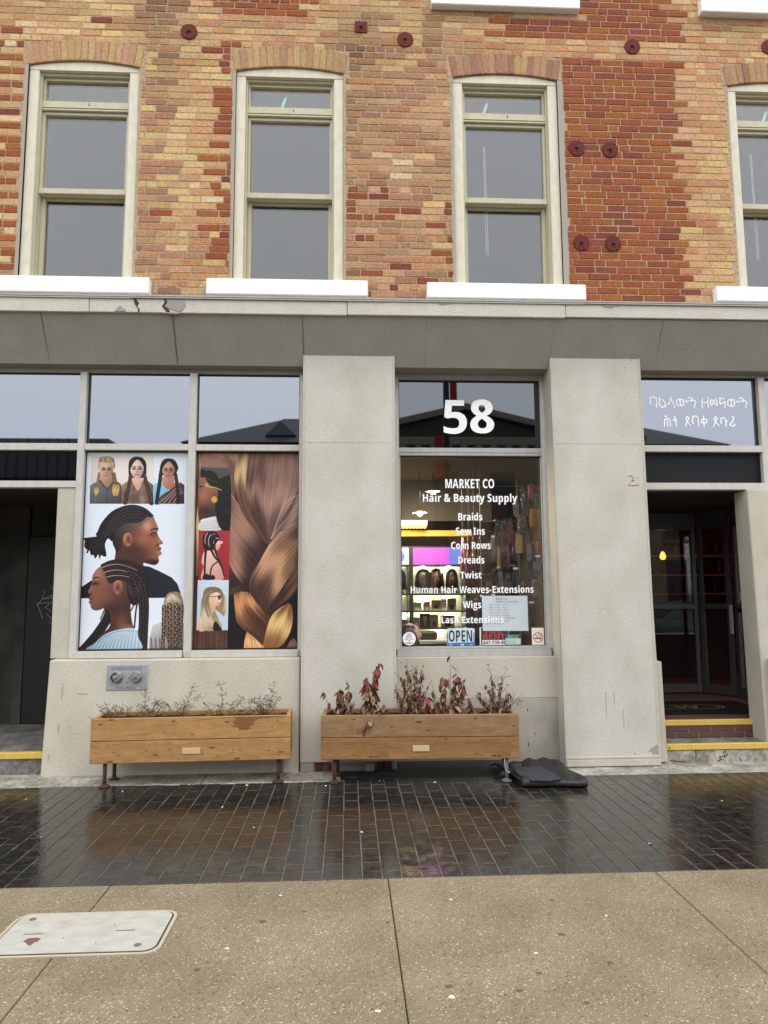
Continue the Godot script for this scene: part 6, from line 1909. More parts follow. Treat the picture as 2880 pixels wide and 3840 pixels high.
	stroke([[322, 1688], [350, 1686]], 9, 7, rgb8(196, 90, 94), 0.9)
	fill([[275, 1900], [300, 1880], [340, 1930], [360, 1972], [272, 1972]], rgb8(34, 32, 36), rgb8(26, 24, 28), [280, 1890], [350, 1970])
	stroke([[42, 2172], [1190, 2166]], 12, 10, rgb8(16, 15, 16), 0.9)
	return finish()

func posters() -> void:
	for i in 2:
		var m := mat("poster_print_%d" % i, lin(0.90, 0.885, 0.875), 0.45, 0.4)
		m.albedo_texture = poster_portraits() if i == 0 else poster_braid()
		m.texture_repeat = false
		var e: Array = [[-2.545, -1.552], [-1.479, -0.475]][i]
		var st := sb()
		var z := -0.2105
		bx(st, e[0], e[1], 1.087, 3.008, z - 0.0005, z - 0.0002)
		var o := thing("poster", ["window poster of braided hairstyles, two large profile portraits on white", "window poster of a close-up brown braid with three inset portraits"][i], "poster", Vector3.ZERO)
		put("backing", st, M.ink, o)
		st = sb()
		st.set_normal(Vector3(0, 0, 1))
		var v := [Vector3(e[0], 3.008, z), Vector3(e[1], 3.008, z), Vector3(e[1], 1.087, z), Vector3(e[0], 1.087, z)]
		var uv := [Vector2(0.001, 0.001), Vector2(0.999, 0.001), Vector2(0.999, 0.999), Vector2(0.001, 0.999)]
		for k in [0, 1, 2, 0, 2, 3]:
			st.set_normal(Vector3(0, 0, 1))
			st.set_uv(uv[k])
			st.add_vertex(v[k])
		put("print", st, m, o)

func window_signs() -> void:
	var z := -0.2935
	# handwritten hours on pale paper
	var o := thing("paper_notice", "pale sheet of handwritten opening hours taped inside the shop window", "notice", Vector3.ZERO)
	var st := sb()
	soft(st, [Vector3(1.340, 1.240, z - 0.006), Vector3(1.797, 1.235, z - 0.006), Vector3(1.794, 1.582, z - 0.004), Vector3(1.336, 1.583, z - 0.004), Vector3(1.340, 1.240, z - 0.004), Vector3(1.797, 1.235, z - 0.004), Vector3(1.794, 1.582, z - 0.002), Vector3(1.336, 1.583, z - 0.002)], 0.0008)
	put("sheet", st, M.paper, o)
	for e in [["Business hours", 1.475, 1.60, 1.545, 1.566], ["Market Co beauty supply", 1.48, 1.70, 1.512, 1.535], ["Mon   11 am  -  8 pm", 1.405, 1.59, 1.487, 1.503], ["Tues  11 am  -  8 pm", 1.405, 1.59, 1.461, 1.477], ["Wed   11 am  -  8 pm", 1.408, 1.595, 1.435, 1.451], ["Thur  11 am  -  8 pm", 1.410, 1.59, 1.408, 1.424], ["Fri   11 am  -  8:30 pm", 1.412, 1.612, 1.382, 1.398], ["Sat   11 am  -  8:30 pm", 1.412, 1.66, 1.355, 1.371], ["Sun   12 pm  -  5 pm", 1.414, 1.605, 1.328, 1.344]]:
		words("handwriting", e[0], e[1], e[2], e[3], e[4], z - 0.0015, M.pencil, o, "Droid Sans", 400, 0.0004)
	one_box("tape", o, M.paper, 1.318, 1.345, 1.575, 1.592, z - 0.002, z - 0.0012)
	one_box("tape", o, M.box_mint, 1.43, 1.47, 1.575, 1.602, z - 0.002, z - 0.0012)
	# OPEN board
	o = thing("open_sign", "pale blue OPEN sign with a blue foot standing in the shop window", "sign", Vector3.ZERO)
	var poly := PackedVector2Array([Vector2(0.979, 1.096), Vector2(1.255, 1.096), Vector2(1.258, 1.262), Vector2(1.225, 1.268), Vector2(1.20, 1.266), Vector2(1.17, 1.275), Vector2(1.14, 1.268), Vector2(1.08, 1.272), Vector2(1.05, 1.266), Vector2(1.0, 1.27), Vector2(0.983, 1.262)])
	st = sb()
	prism(st, poly, z - 0.008, z - 0.003)
	put("board", st, M.sign_pale, o)
	st = sb()
	prism(st, PackedVector2Array([Vector2(0.982, 1.097), Vector2(1.253, 1.097), Vector2(1.253, 1.225), Vector2(1.245, 1.225), Vector2(1.243, 1.130), Vector2(1.10, 1.127), Vector2(0.995, 1.122), Vector2(0.990, 1.225), Vector2(0.983, 1.225)]), z - 0.003, z - 0.0022)
	put("blue_border", st, M.sign_blue, o)
	words("lettering", "OPEN", 1.000, 1.232, 1.136, 1.248, z - 0.002, M.ink, o)
	one_box("print_bar", o, M.sign_white, 1.115, 1.150, 1.100, 1.113, z - 0.0022, z - 0.0016)
	one_box("print_bar", o, M.sign_white, 1.002, 1.035, 1.102, 1.108, z - 0.0022, z - 0.0016)
	one_box("print_bar", o, M.sign_white, 1.205, 1.235, 1.102, 1.108, z - 0.0022, z - 0.0016)
	# FOR RENT board, half behind the notice
	o = thing("rent_sign", "black FOR RENT sign with red letters behind the paper notice", "sign", Vector3.ZERO)
	one_box("board", o, M.sign_white, 1.309, 1.60, 1.094, 1.272, z - 0.016, z - 0.012)
	one_box("board_face", o, M.sign_black, 1.322, 1.596, 1.096, 1.268, z - 0.0125, z - 0.0112)
	words("lettering", "FOR", 1.365, 1.535, 1.213, 1.258, z - 0.011, M.sign_red, o)
	words("lettering", "RENT", 1.345, 1.562, 1.156, 1.206, z - 0.011, M.sign_red, o)
	one_box("number_strip", o, M.sign_white, 1.333, 1.585, 1.100, 1.149, z - 0.0113, z - 0.0105)
	words("handwriting", "647-739-491", 1.342, 1.585, 1.108, 1.141, z - 0.010, M.ink, o, "Droid Sans", 600, 0.0006, Basis().rotated(Vector3(0, 0, 1), 0.0))
	# inspection card
	o = thing("inspection_card", "small teal inspection card stuck to the glass beside the rent sign", "card", Vector3.ZERO)
	one_box("card", o, M.card_teal, 1.560, 1.718, 1.100, 1.203, z - 0.006, z - 0.004)
	one_box("card_face", o, M.card_mint, 1.563, 1.716, 1.103, 1.163, z - 0.0042, z - 0.0034)
	words("lettering", "Inspection results", 1.580, 1.70, 1.183, 1.197, z - 0.0036, M.card_mint, o, "Droid Sans", 700, 0.0004)
	words("lettering", "available online.", 1.583, 1.695, 1.168, 1.181, z - 0.0036, M.card_mint, o, "Droid Sans", 700, 0.0004)
	words("lettering", "PublicHealth", 1.602, 1.665, 1.130, 1.141, z - 0.003, M.card_teal, o, "Droid Sans", 400, 0.0004)
	st = sb()
	lathe(st, [Vector2(0.011, 0.0), Vector2(0.011, 0.0006), Vector2(0.0085, 0.0006), Vector2(0.0085, 0.0)], 18, at(Vector3(1.582, 1.134, z - 0.0034), Basis(Vector3.RIGHT, PI / 2)))
	prism(st, PackedVector2Array([Vector2(1.582, 1.146), Vector2(1.588, 1.152), Vector2(1.585, 1.145)]), z - 0.0034, z - 0.0028)
	put("emblem", st, M.card_teal, o)
	one_box("print_bar", o, M.card_teal, 1.575, 1.665, 1.113, 1.115, z - 0.0034, z - 0.003)
	# no smoking
	o = thing("no_smoking_sticker", "cream no-smoking sticker in the lower right corner of the shop window", "sticker", Vector3.ZERO)
	one_box("sticker", o, M.cream_sticker, 1.826, 1.949, 1.0945, 1.266, -0.2838, -0.2828, 0.0003)
	var cz := -0.2827
	var c := Vector2(1.888, 1.172)
	st = sb()
	prism(st, PackedVector2Array([c + Vector2(-0.036, -0.014), c + Vector2(0.008, -0.014), c + Vector2(0.008, -0.002), c + Vector2(-0.036, -0.002)]), cz, cz + 0.0006)
	prism(st, PackedVector2Array([c + Vector2(0.014, -0.014), c + Vector2(0.034, -0.014), c + Vector2(0.034, -0.002), c + Vector2(0.014, -0.002)]), cz, cz + 0.0006)
	for q in [[[0.016, 0.006], [0.018, 0.018], [0.004, 0.022], [0.008, 0.036]], [[0.028, 0.006], [0.030, 0.022], [0.018, 0.028], [0.022, 0.038]]]:
		var pts := []
		for p in q:
			pts.append(c + Vector2(p[0], p[1]))
		ribbon(st, pts, 0.004, cz)
	put("cigarette", st, M.ink, o)
	st = sb()
	for i in 36:
		var a0 := TAU * i / 36.0
		var a1 := TAU * (i + 1) / 36.0
		prism(st, PackedVector2Array([c + Vector2.from_angle(a0) * 0.050, c + Vector2.from_angle(a1) * 0.050, c + Vector2.from_angle(a1) * 0.042, c + Vector2.from_angle(a0) * 0.042]), cz, cz + 0.0008)
	ribbon(st, [c + Vector2(-0.031, 0.031), c + Vector2(0.031, -0.031)], 0.0075, cz + 0.0007)
	put("ring_and_bar", st, M.ring_red, o)
	# round sticker with a tree
	o = thing("round_sticker", "round white SAFE SPACE sticker with a tree in the lower left corner", "sticker", Vector3.ZERO)
	c = Vector2(0.606, 1.170)
	st = sb()
	lathe(st, [Vector2(0, 0.001), Vector2(0.064, 0.001), Vector2(0.0645, 0.0)], 40, at(Vector3(c.x, c.y, -0.2838), Basis(Vector3.RIGHT, PI / 2)))
	put("disc", st, M.white_vinyl, o)
	st = sb()
	for q in [[[-0.002, -0.05], [0.0, -0.02], [-0.02, -0.008], [-0.04, -0.006]], [[0.002, -0.05], [0.0, -0.015], [0.022, -0.006], [0.042, -0.008]], [[0.0, -0.03], [0.0, -0.004]], [[-0.03, -0.034], [0.0, -0.045], [0.03, -0.034]], [[-0.036, -0.041], [0.0, -0.050], [0.036, -0.041]], [[-0.012, -0.012], [-0.026, 0.0]], [[0.012, -0.012], [0.028, 0.0]]]:
		var pts := []
		for p in q:
			pts.append(c + Vector2(p[0], p[1]))
		ribbon(st, pts, 0.0035, -0.2828)
	put("tree_emblem", st, M.pencil, o)
	for e in [["THIS IS A", 0.022, 0.043, 0.052], ["SAFE", 0.026, 0.024, 0.040], ["SPACE", 0.030, 0.005, 0.021]]:
		words("lettering", e[0], c.x - e[1], c.x + e[1], c.y + e[2], c.y + e[3], -0.2826, M.ink, o, "Droid Sans", 700, 0.0004)

# ---------------------------------------------------------------- ground
func ground() -> void:
	struct(one_box("ground", null, M.asphalt, -150, 150, -0.4, -0.16, -60, 150))
	struct(one_box("road", null, M.asphalt, -150, 150, -0.158, -0.14, 9.85, 21.0))
	struct(one_box("kerb", null, M.kerb_concrete, -150, 150, -0.158, 0.0, 9.65, 9.85, 0.02))
	struct(one_box("pavement", null, M.kerb_concrete, -150, 150, -0.158, 0.0, 21.0, 40.0, 0.02))
	# exposed aggregate slabs
	var bed := one_box("concrete_pavement", null, M.joint_line, -40, 40, -0.158, -0.035, 2.50, 9.65)
	struct(bed)
	var x := 0.232 - 1.555 * 12
	while x < 19.0:
		for e in [[2.550, 6.10], [6.105, 9.645]]:
			one_box("slab", bed, M.aggregate, x + 0.0025, x + 1.5525, -0.034, rng.randf_range(-0.001, 0.001), e[0], e[1], 0.004)
		x += 1.555
	# wet block paving
	var sand := one_box("brick_paving", null, M.joint_sand, -14, 14, -0.158, -0.0045, 0.0, 2.546)
	struct(sand)
	var list := []
	x = -9.0
	var col := 0
	while x < 9.0:
		var w := 0.1165 + rng.randf_range(-0.004, 0.004)
		var z := 2.546
		var first := true
		var near := 0.405 if x < -0.1 else 0.345
		while z > near:
			var l := 0.240 + rng.randf_range(-0.006, 0.006)
			if first and col % 2 == 1:
				l *= 0.5
			if first and rng.randf() < 0.2:
				l *= 0.8
			first = false
			var z0 := maxf(z - l, near)
			if z - z0 > 0.03:
				var d := Vector3(x, -1.62, (z + z0) / 2 - 6.86).length()
				list.append([(z - z0) / pow(d, 3.0) if x > -3.4 and x < 3.9 else 0.0, x + 0.0035, x + w - 0.0035, z0 + 0.0012, z - 0.0012])
			z = z0
		x += w
		col += 1
	list.sort_custom(func(p, q): return p[0] > q[0])
	var rest := sb()
	var tones := [Color(0.029, 0.026, 0.024), Color(0.027, 0.026, 0.025), Color(0.032, 0.026, 0.023), Color(0.026, 0.026, 0.026), Color(0.030, 0.027, 0.024), Color(0.034, 0.026, 0.023), Color(0.027, 0.027, 0.027)]
	for i in list.size():
		var e: Array = list[i]
		var st := rest if i >= 300 else sb()
		var c: Color = tones[rng.randi() % tones.size()]
		st.set_color(c * rng.randf_range(0.85, 1.2))
		var p := corners(e[1], e[2], -0.03, 0.0, e[3], e[4])
		var tx := rng.randf_range(-0.0007, 0.0007)
		var tz := rng.randf_range(-0.0007, 0.0007)
		var h := rng.randf_range(-0.0008, 0.0008)
		for k in 8:
			if p[k].y > -0.01:
				p[k].y += h + (tx if k in [1, 2, 5, 6] else -tx) + (tz if k > 3 else -tz)
			p[k].x += rng.randf_range(-0.0022, 0.0022)
			p[k].z += rng.randf_range(-0.0008, 0.0008)
		soft(st, p, 0.0016)
		if i < 300:
			put("paver", st, M.paver, sand)
	stuff(put("pavers", rest, M.paver, sand))
	# concrete strip at the foot of the walls
	for e in [[-14.0, -2.706, 0.43], [-2.700, -1.262, 0.415], [-1.256, -0.06, 0.40], [1.98, 3.62, 0.335], [3.626, 14.0, 0.325]]:
		var st := sb()
		soft(st, [Vector3(e[0], -0.1, -0.1), Vector3(e[1], -0.1, -0.1), Vector3(e[1], 0.006, -0.1), Vector3(e[0], 0.006, -0.1), Vector3(e[0], -0.1, e[2]), Vector3(e[1], -0.1, e[2] - 0.008), Vector3(e[1], 0.002, e[2] - 0.008), Vector3(e[0], 0.002, e[2])], 0.006)
		struct(put("concrete_strip", st, M.white_concrete, null))
	var st := sb()
	soft(st, [Vector3(0.30, -0.05, -0.11), Vector3(1.50, -0.05, -0.11), Vector3(1.50, 0.05, -0.11), Vector3(0.30, 0.045, -0.11), Vector3(0.26, -0.05, 0.20), Vector3(1.50, -0.05, 0.22), Vector3(1.50, 0.012, 0.20), Vector3(0.26, 0.008, 0.18)], 0.01)
	struct(put("asphalt_fillet", st, M.asphalt, null))
	st = sb()
	bx(st, -0.06, 1.98, -0.1, -0.001, -0.1, 0.345)
	struct(put("asphalt_strip", st, M.asphalt, null))

func litter() -> void:
	var st := sb()
	for e in [[-2.45, 0.38], [-2.43, 0.375], [-1.86, 0.37], [-1.80, 0.39], [-1.35, 0.43], [-2.55, 0.78], [-1.85, 0.60], [-0.85, 0.48], [-1.62, 1.12], [-0.65, 1.60], [-0.18, 0.55], [0.28, 0.42], [0.75, 0.50], [2.45, 0.34], [2.20, 0.62], [-2.3, 1.0], [-2.05, 1.7], [1.95, 2.1], [2.9, 1.2], [3.35, 0.25], [-0.95, 1.1], [0.1, 1.75]]:
		var x: float = e[0]
		var z: float = e[1]
		var r := rng.randf_range(0.005, 0.013)
		var an := rng.randf() * TAU
		var dx := Vector3(cos(an), 0, sin(an)) * r
		var dz := Vector3(-sin(an), 0, cos(an)) * r * 0.5
		var o := Vector3(x, 0.0035, z)
		quad(st, o - dx - dz, o - dx * 0.8 + dz, o + dx + dz * 0.8 + Vector3(0, 0.004, 0), o + dx * 0.9 - dz)
	stuff(tag(put("litter", st, M.litter_white, null), "small pale scraps of litter scattered over the wet paving", "litter"))
	st = sb()
	for e in [[-0.42, 3.05, 0.016], [0.70, 3.75, 0.014], [1.02, 3.28, 0.015], [-0.22, 2.95, 0.008], [0.95, 3.85, 0.010], [1.15, 3.55, 0.012], [0.42, 3.70, 0.016], [-0.65, 3.50, 0.015], [0.82, 3.62, 0.012], [1.08, 2.9, 0.012], [0.2, 3.1, 0.008]]:
		prism(st, blotch(0, 0, e[2], e[2] * 0.8, 10, 0.25), 0.0, 0.0014, Transform3D(Basis(Vector3.RIGHT, -PI / 2), Vector3(e[0], 0.0012, e[1])))
	stuff(tag(put("gum_spots", st, M.rust_spot, null), "small dark gum spots trodden into the concrete pavement", "gum spots"))
	st = sb()
	for e in [[0.42, 3.78, 0.015], [-0.55, 3.32, 0.010], [0.85, 3.45, 0.009], [0.55, 2.86, 0.009], [-0.36, 2.75, 0.007], [1.3, 3.1, 0.007], [0.12, 3.86, 0.011]]:
		prism(st, blotch(0, 0, e[2], e[2] * 0.8, 9, 0.3), 0.0, 0.0012, Transform3D(Basis(Vector3.RIGHT, -PI / 2), Vector3(e[0], 0.0012, e[1])))
	stuff(tag(put("pale_spots", st, M.litter_white, null), "small pale flattened spots on the concrete pavement", "spots"))
	var r := thing("black_hoop", "small black hoop lying on the ground by the middle planter's rusty leg", "hoop", Vector3(0.045, 0.006, 0.31))
	st = sb()
	var pts := []
	for i in 25:
		pts.append(Vector3(cos(TAU * i / 24) * 0.058, 0.004 + 0.01 * maxf(0, sin(TAU * i / 24)), sin(TAU * i / 24) * 0.05))
	tube(st, pts, 0.007, 6)
	put("ring", smooth_of(st), M.rubber, r)

# ---------------------------------------------------------------- things in front of the wall
func planter(label: String, p: Vector3, turn: float, len_: float, w1: Material, w2: Material, leg_mats: Array, damp: bool) -> Node3D:
	# origin at the ground under the middle of the box
	var o := thing("planter", label, "planter", p, turn, "wooden planters on pipe legs")
	var h := len_ / 2
	var d := 0.19
	var y0 := 0.203
	var ym := 0.386
	var y1 := 0.572
	var t := 0.038
	one_box("plank", o, w1, -h, h, ym + 0.002, y1, d - t, d, 0.004)
	one_box("plank", o, w2, -h, h, y0, ym - 0.002, d - t - 0.001, d - 0.001, 0.004)
	one_box("plank", o, w1, -h, h, ym + 0.002, y1 + 0.002, -d, -d + t, 0.004)
	one_box("plank", o, w2, -h, h, y0, ym - 0.002, -d, -d + t, 0.004)
	for s in [-1.0, 1.0]:
		for e in [[ym + 0.002, y1 - 0.001, w1], [y0, ym - 0.002, w2]]:
			one_box("plank", o, e[2], minf(s * (h - 0.004), s * (h - t)), maxf(s * (h - 0.004), s * (h - t)), e[0], e[1], -d + t + 0.001, d - t - 0.002, 0.004)
	one_box("base_board", o, w2, -h + t, h - t, y0 + 0.002, y0 + 0.03, -d + t + 0.001, d - t - 0.002)
	var st := sb()
	var nx := 40
	var nz := 8
	var f := func(i: int, j: int) -> Vector3:
		return Vector3(lerpf(-h + t, h - t, float(i) / nx), 0.530 + 0.012 * sin(i * 1.3 + j) + 0.008 * sin(i * 3.1 - j * 2.0), lerpf(-d + t, d - t, float(j) / nz))
	for i in nx:
		for j in nz:
			quad(st, f.call(i, j + 1), f.call(i + 1, j + 1), f.call(i + 1, j), f.call(i, j))
	put("soil", smooth_of(st), M.soil, o)
	one_box("plaque", o, M.plaque_wood, -0.075 + (0.0 if damp else 0.01), 0.077, 0.268, 0.318, d - 0.001, d + 0.008, 0.002)
	var k := 0
	for e in [[-h + 0.115, d - 0.055], [-h + 0.13, -d + 0.09], [h - 0.105, d - 0.06], [h - 0.09, -d + 0.10]]:
		st = sb()
		tube(st, [Vector3(e[0], 0.004, e[1]), Vector3(e[0], 0.20, e[1])], 0.0165, 12)
		var leg := put("leg", smooth_of(st), leg_mats[k], o)
		st = sb()
		lathe(st, [Vector2(0.0, 0.012), Vector2(0.02, 0.026), Vector2(0.024, 0.012), Vector2(0.047, 0.009), Vector2(0.048, 0.002), Vector2(0, 0.002)], 18, at(Vector3(e[0], 0.003, e[1])))
		put("foot_plate", st, leg_mats[k], leg)
		k += 1
	if damp:
		st = sb()
		var poly := PackedVector2Array([Vector2(0.36, 0.562), Vector2(0.375, 0.545), Vector2(0.35, 0.53), Vector2(0.345, 0.515), Vector2(0.37, 0.505), Vector2(0.335, 0.488), Vector2(0.39, 0.478), Vector2(0.40, 0.455), Vector2(0.46, 0.457), Vector2(0.51, 0.468), Vector2(0.48, 0.482), Vector2(0.50, 0.492), Vector2(0.53, 0.50), Vector2(0.515, 0.52), Vector2(0.545, 0.54), Vector2(0.60, 0.552), Vector2(0.79, 0.562), Vector2(0.79, 0.568), Vector2(0.38, 0.569)])
		prism(st, poly, d - 0.002, d + 0.0008)
		put("wet_stain", st, M.wet_wood, o)
	# knots
	st = sb()
	for i in 26:
		var y := rng.randf_range(y0 + 0.02, y1 - 0.03)
		if absf(y - ym) > 0.02:
			prism(st, blotch(rng.randf_range(-h + 0.05, h - 0.05), y, rng.randf_range(0.005, 0.011), rng.randf_range(0.004, 0.009), 9, 0.2), d - 0.003, d + 0.0004)
	stuff(put("knots", st, M.wet_wood, o))
	return o

func curve_pts(a: Vector3, b: Vector3, bow: Vector3, n := 8) -> Array:
	var out := []
	for i in n + 1:
		var t := float(i) / n
		out.append(a.lerp(b, t) + bow * sin(PI * t) * 0.5)
	return out

func leaf_mesh(l: float, w: float, curl: float, fold: float) -> ArrayMesh:
	var st := sb()
	var n := 6
	var f := func(i: int, s: float) -> Vector3:
		var t := float(i) / n
		var ww := w * 0.5 * pow(sin(PI * pow(t, 0.8) * 0.97 + 0.02), 0.8)
		return Vector3(s * ww, -t * l, curl * l * t * t + absf(s) * ww * fold)
	for i in n:
		for s in [-1.0, 1.0]:
			var a: Vector3 = f.call(i, 0.0)
			var b: Vector3 = f.call(i, s)
			var c: Vector3 = f.call(i + 1, s)
			var d: Vector3 = f.call(i + 1, 0.0)
			if s > 0:
				quad(st, d, c, b, a)
			else:
				quad(st, a, b, c, d)
	return smooth_of(st)

var leaf_shapes := []

func leafy_plant(label: String, p: Vector3, stems: Array, small: bool) -> void:
	if leaf_shapes.is_empty():
		leaf_shapes = [leaf_mesh(0.075, 0.036, 0.25, 0.5), leaf_mesh(0.085, 0.034, -0.3, 0.8), leaf_mesh(0.065, 0.038, 0.5, 0.3), leaf_mesh(0.06, 0.024, -0.1, 1.2)]
	var o := thing("dry_plant", label, "plant", p, 0.0, "withered plants in the middle planter")
	for s in stems:
		var wood := sb()
		# s: base x, base z, top x, top height, leaf density, redness
		var a := Vector3(s[0], 0, s[1])
		var b := Vector3(s[2], s[3], s[1] + rng.randf_range(-0.04, 0.04))
		var pts := curve_pts(a, b, Vector3(rng.randf_range(-0.06, 0.06), 0, rng.randf_range(-0.03, 0.03)))
		tube(wood, pts, 0.0034, 5, 0.0014)
		var n := int(s[4] * maxf(absf(s[3]), 0.14) * (240.0 if small else 190.0))
		n += int(s[4] * (5.0 if small else 9.0))
		for i in n:
			var t := rng.randf_range(0.10, 1.0) if s[5] > 0.4 else pow(rng.randf(), 1.4) * 0.95 + 0.03
			var k := int(t * (pts.size() - 1))
			var q: Vector3 = pts[k].lerp(pts[mini(k + 1, pts.size() - 1)], fmod(t * (pts.size() - 1), 1.0))
			var shape: int = rng.randi() % 4
			var red: bool = rng.randf() < s[5] * 0.6
			var m: Material = M["leaf_%d" % ((3 + rng.randi() % 2) if red else [0, 1, 2, 0, 1, 5][rng.randi() % 6])]
			var leaf := put("leaf", leaf_shapes[shape], m, o)
			var sc := rng.randf_range(0.40, 0.66) if small else rng.randf_range(0.8, 1.3)
			var bas := Basis(Vector3.UP, rng.randf() * TAU) * Basis(Vector3.RIGHT, rng.randf_range(-0.75, 0.25))
			leaf.transform = Transform3D(bas.scaled(Vector3.ONE * sc), q + Vector3(rng.randf_range(-0.014, 0.014), 0.012, rng.randf_range(-0.014, 0.014)))
		if small:
			for i in 5:
				var t := rng.randf_range(0.3, 0.95)
				var k := int(t * (pts.size() - 1))
				var q: Vector3 = pts[k]
				var e := q + Vector3(rng.randf_range(-0.09, 0.09), rng.randf_range(0.02, 0.10), rng.randf_range(-0.05, 0.05))
				tube(wood, curve_pts(q, e, Vector3(rng.randf_range(-0.03, 0.03), 0.01, 0), 5), 0.0016, 4, 0.0009)
				lathe(wood, [Vector2(0, -0.006), Vector2(0.0045, 0), Vector2(0, 0.006)], 5, at(e))
		put("stem", wood, M.twig, o)

func weed(label: String, p: Vector3, stems: Array) -> void:
	var o := thing("dry_weed", label, "plant", p, 0.0, "dry weeds in the left planter")
	var heads := sb()
	for s in stems:
		var wood := sb()
		var a := Vector3(s[0] * 0.4, 0, rng.randf_range(-0.06, 0.06))
		var b := Vector3(s[0], s[1], a.z + rng.randf_range(-0.05, 0.05))
		var pts := curve_pts(a, b, Vector3(rng.randf_range(-0.03, 0.03), 0, 0), 6)
		tube(wood, pts, 0.002, 4, 0.001)
		for i in int(11 + s[1] * 46):
			var q: Vector3 = pts[2 + rng.randi() % 5]
			var e := q + Vector3(rng.randf_range(-0.045, 0.045), rng.randf_range(-0.005, 0.04), rng.randf_range(-0.03, 0.03))
			tube(wood, [q, q.lerp(e, 0.6) + Vector3(0, 0.004, 0), e], 0.0011, 4)
			for k in 3:
				var c := e + Vector3(rng.randf_range(-0.008, 0.008), rng.randf_range(-0.006, 0.008), rng.randf_range(-0.006, 0.006))
				var u := Vector3(rng.randf_range(-1, 1), rng.randf_range(-1, 1), rng.randf_range(-1, 1)).normalized() * 0.0075
				var v := u.cross(Vector3(0.3, 1, 0.2)).normalized() * 0.005
				tri(heads, c - u, c + v, c + u)
				tri(heads, c - u * 0.5, c + u.cross(v).normalized() * 0.006, c + v)
		put("stem", wood, M.dry_weed, o)
	# a mat of dry stalks at the foot
	var wood := sb()
	for i in 90:
		var q := Vector3(rng.randf_range(-0.2, 0.2), 0.004, rng.randf_range(-0.11, 0.12))
		tube(wood, [q, q + Vector3(rng.randf_range(-0.05, 0.05), rng.randf_range(0.008, 0.045), rng.randf_range(-0.03, 0.03))], 0.0013, 4)
	stuff(put("dry_stalks", wood, M.dry_weed, o))
	stuff(put("seed_heads", heads, M.twig, o))

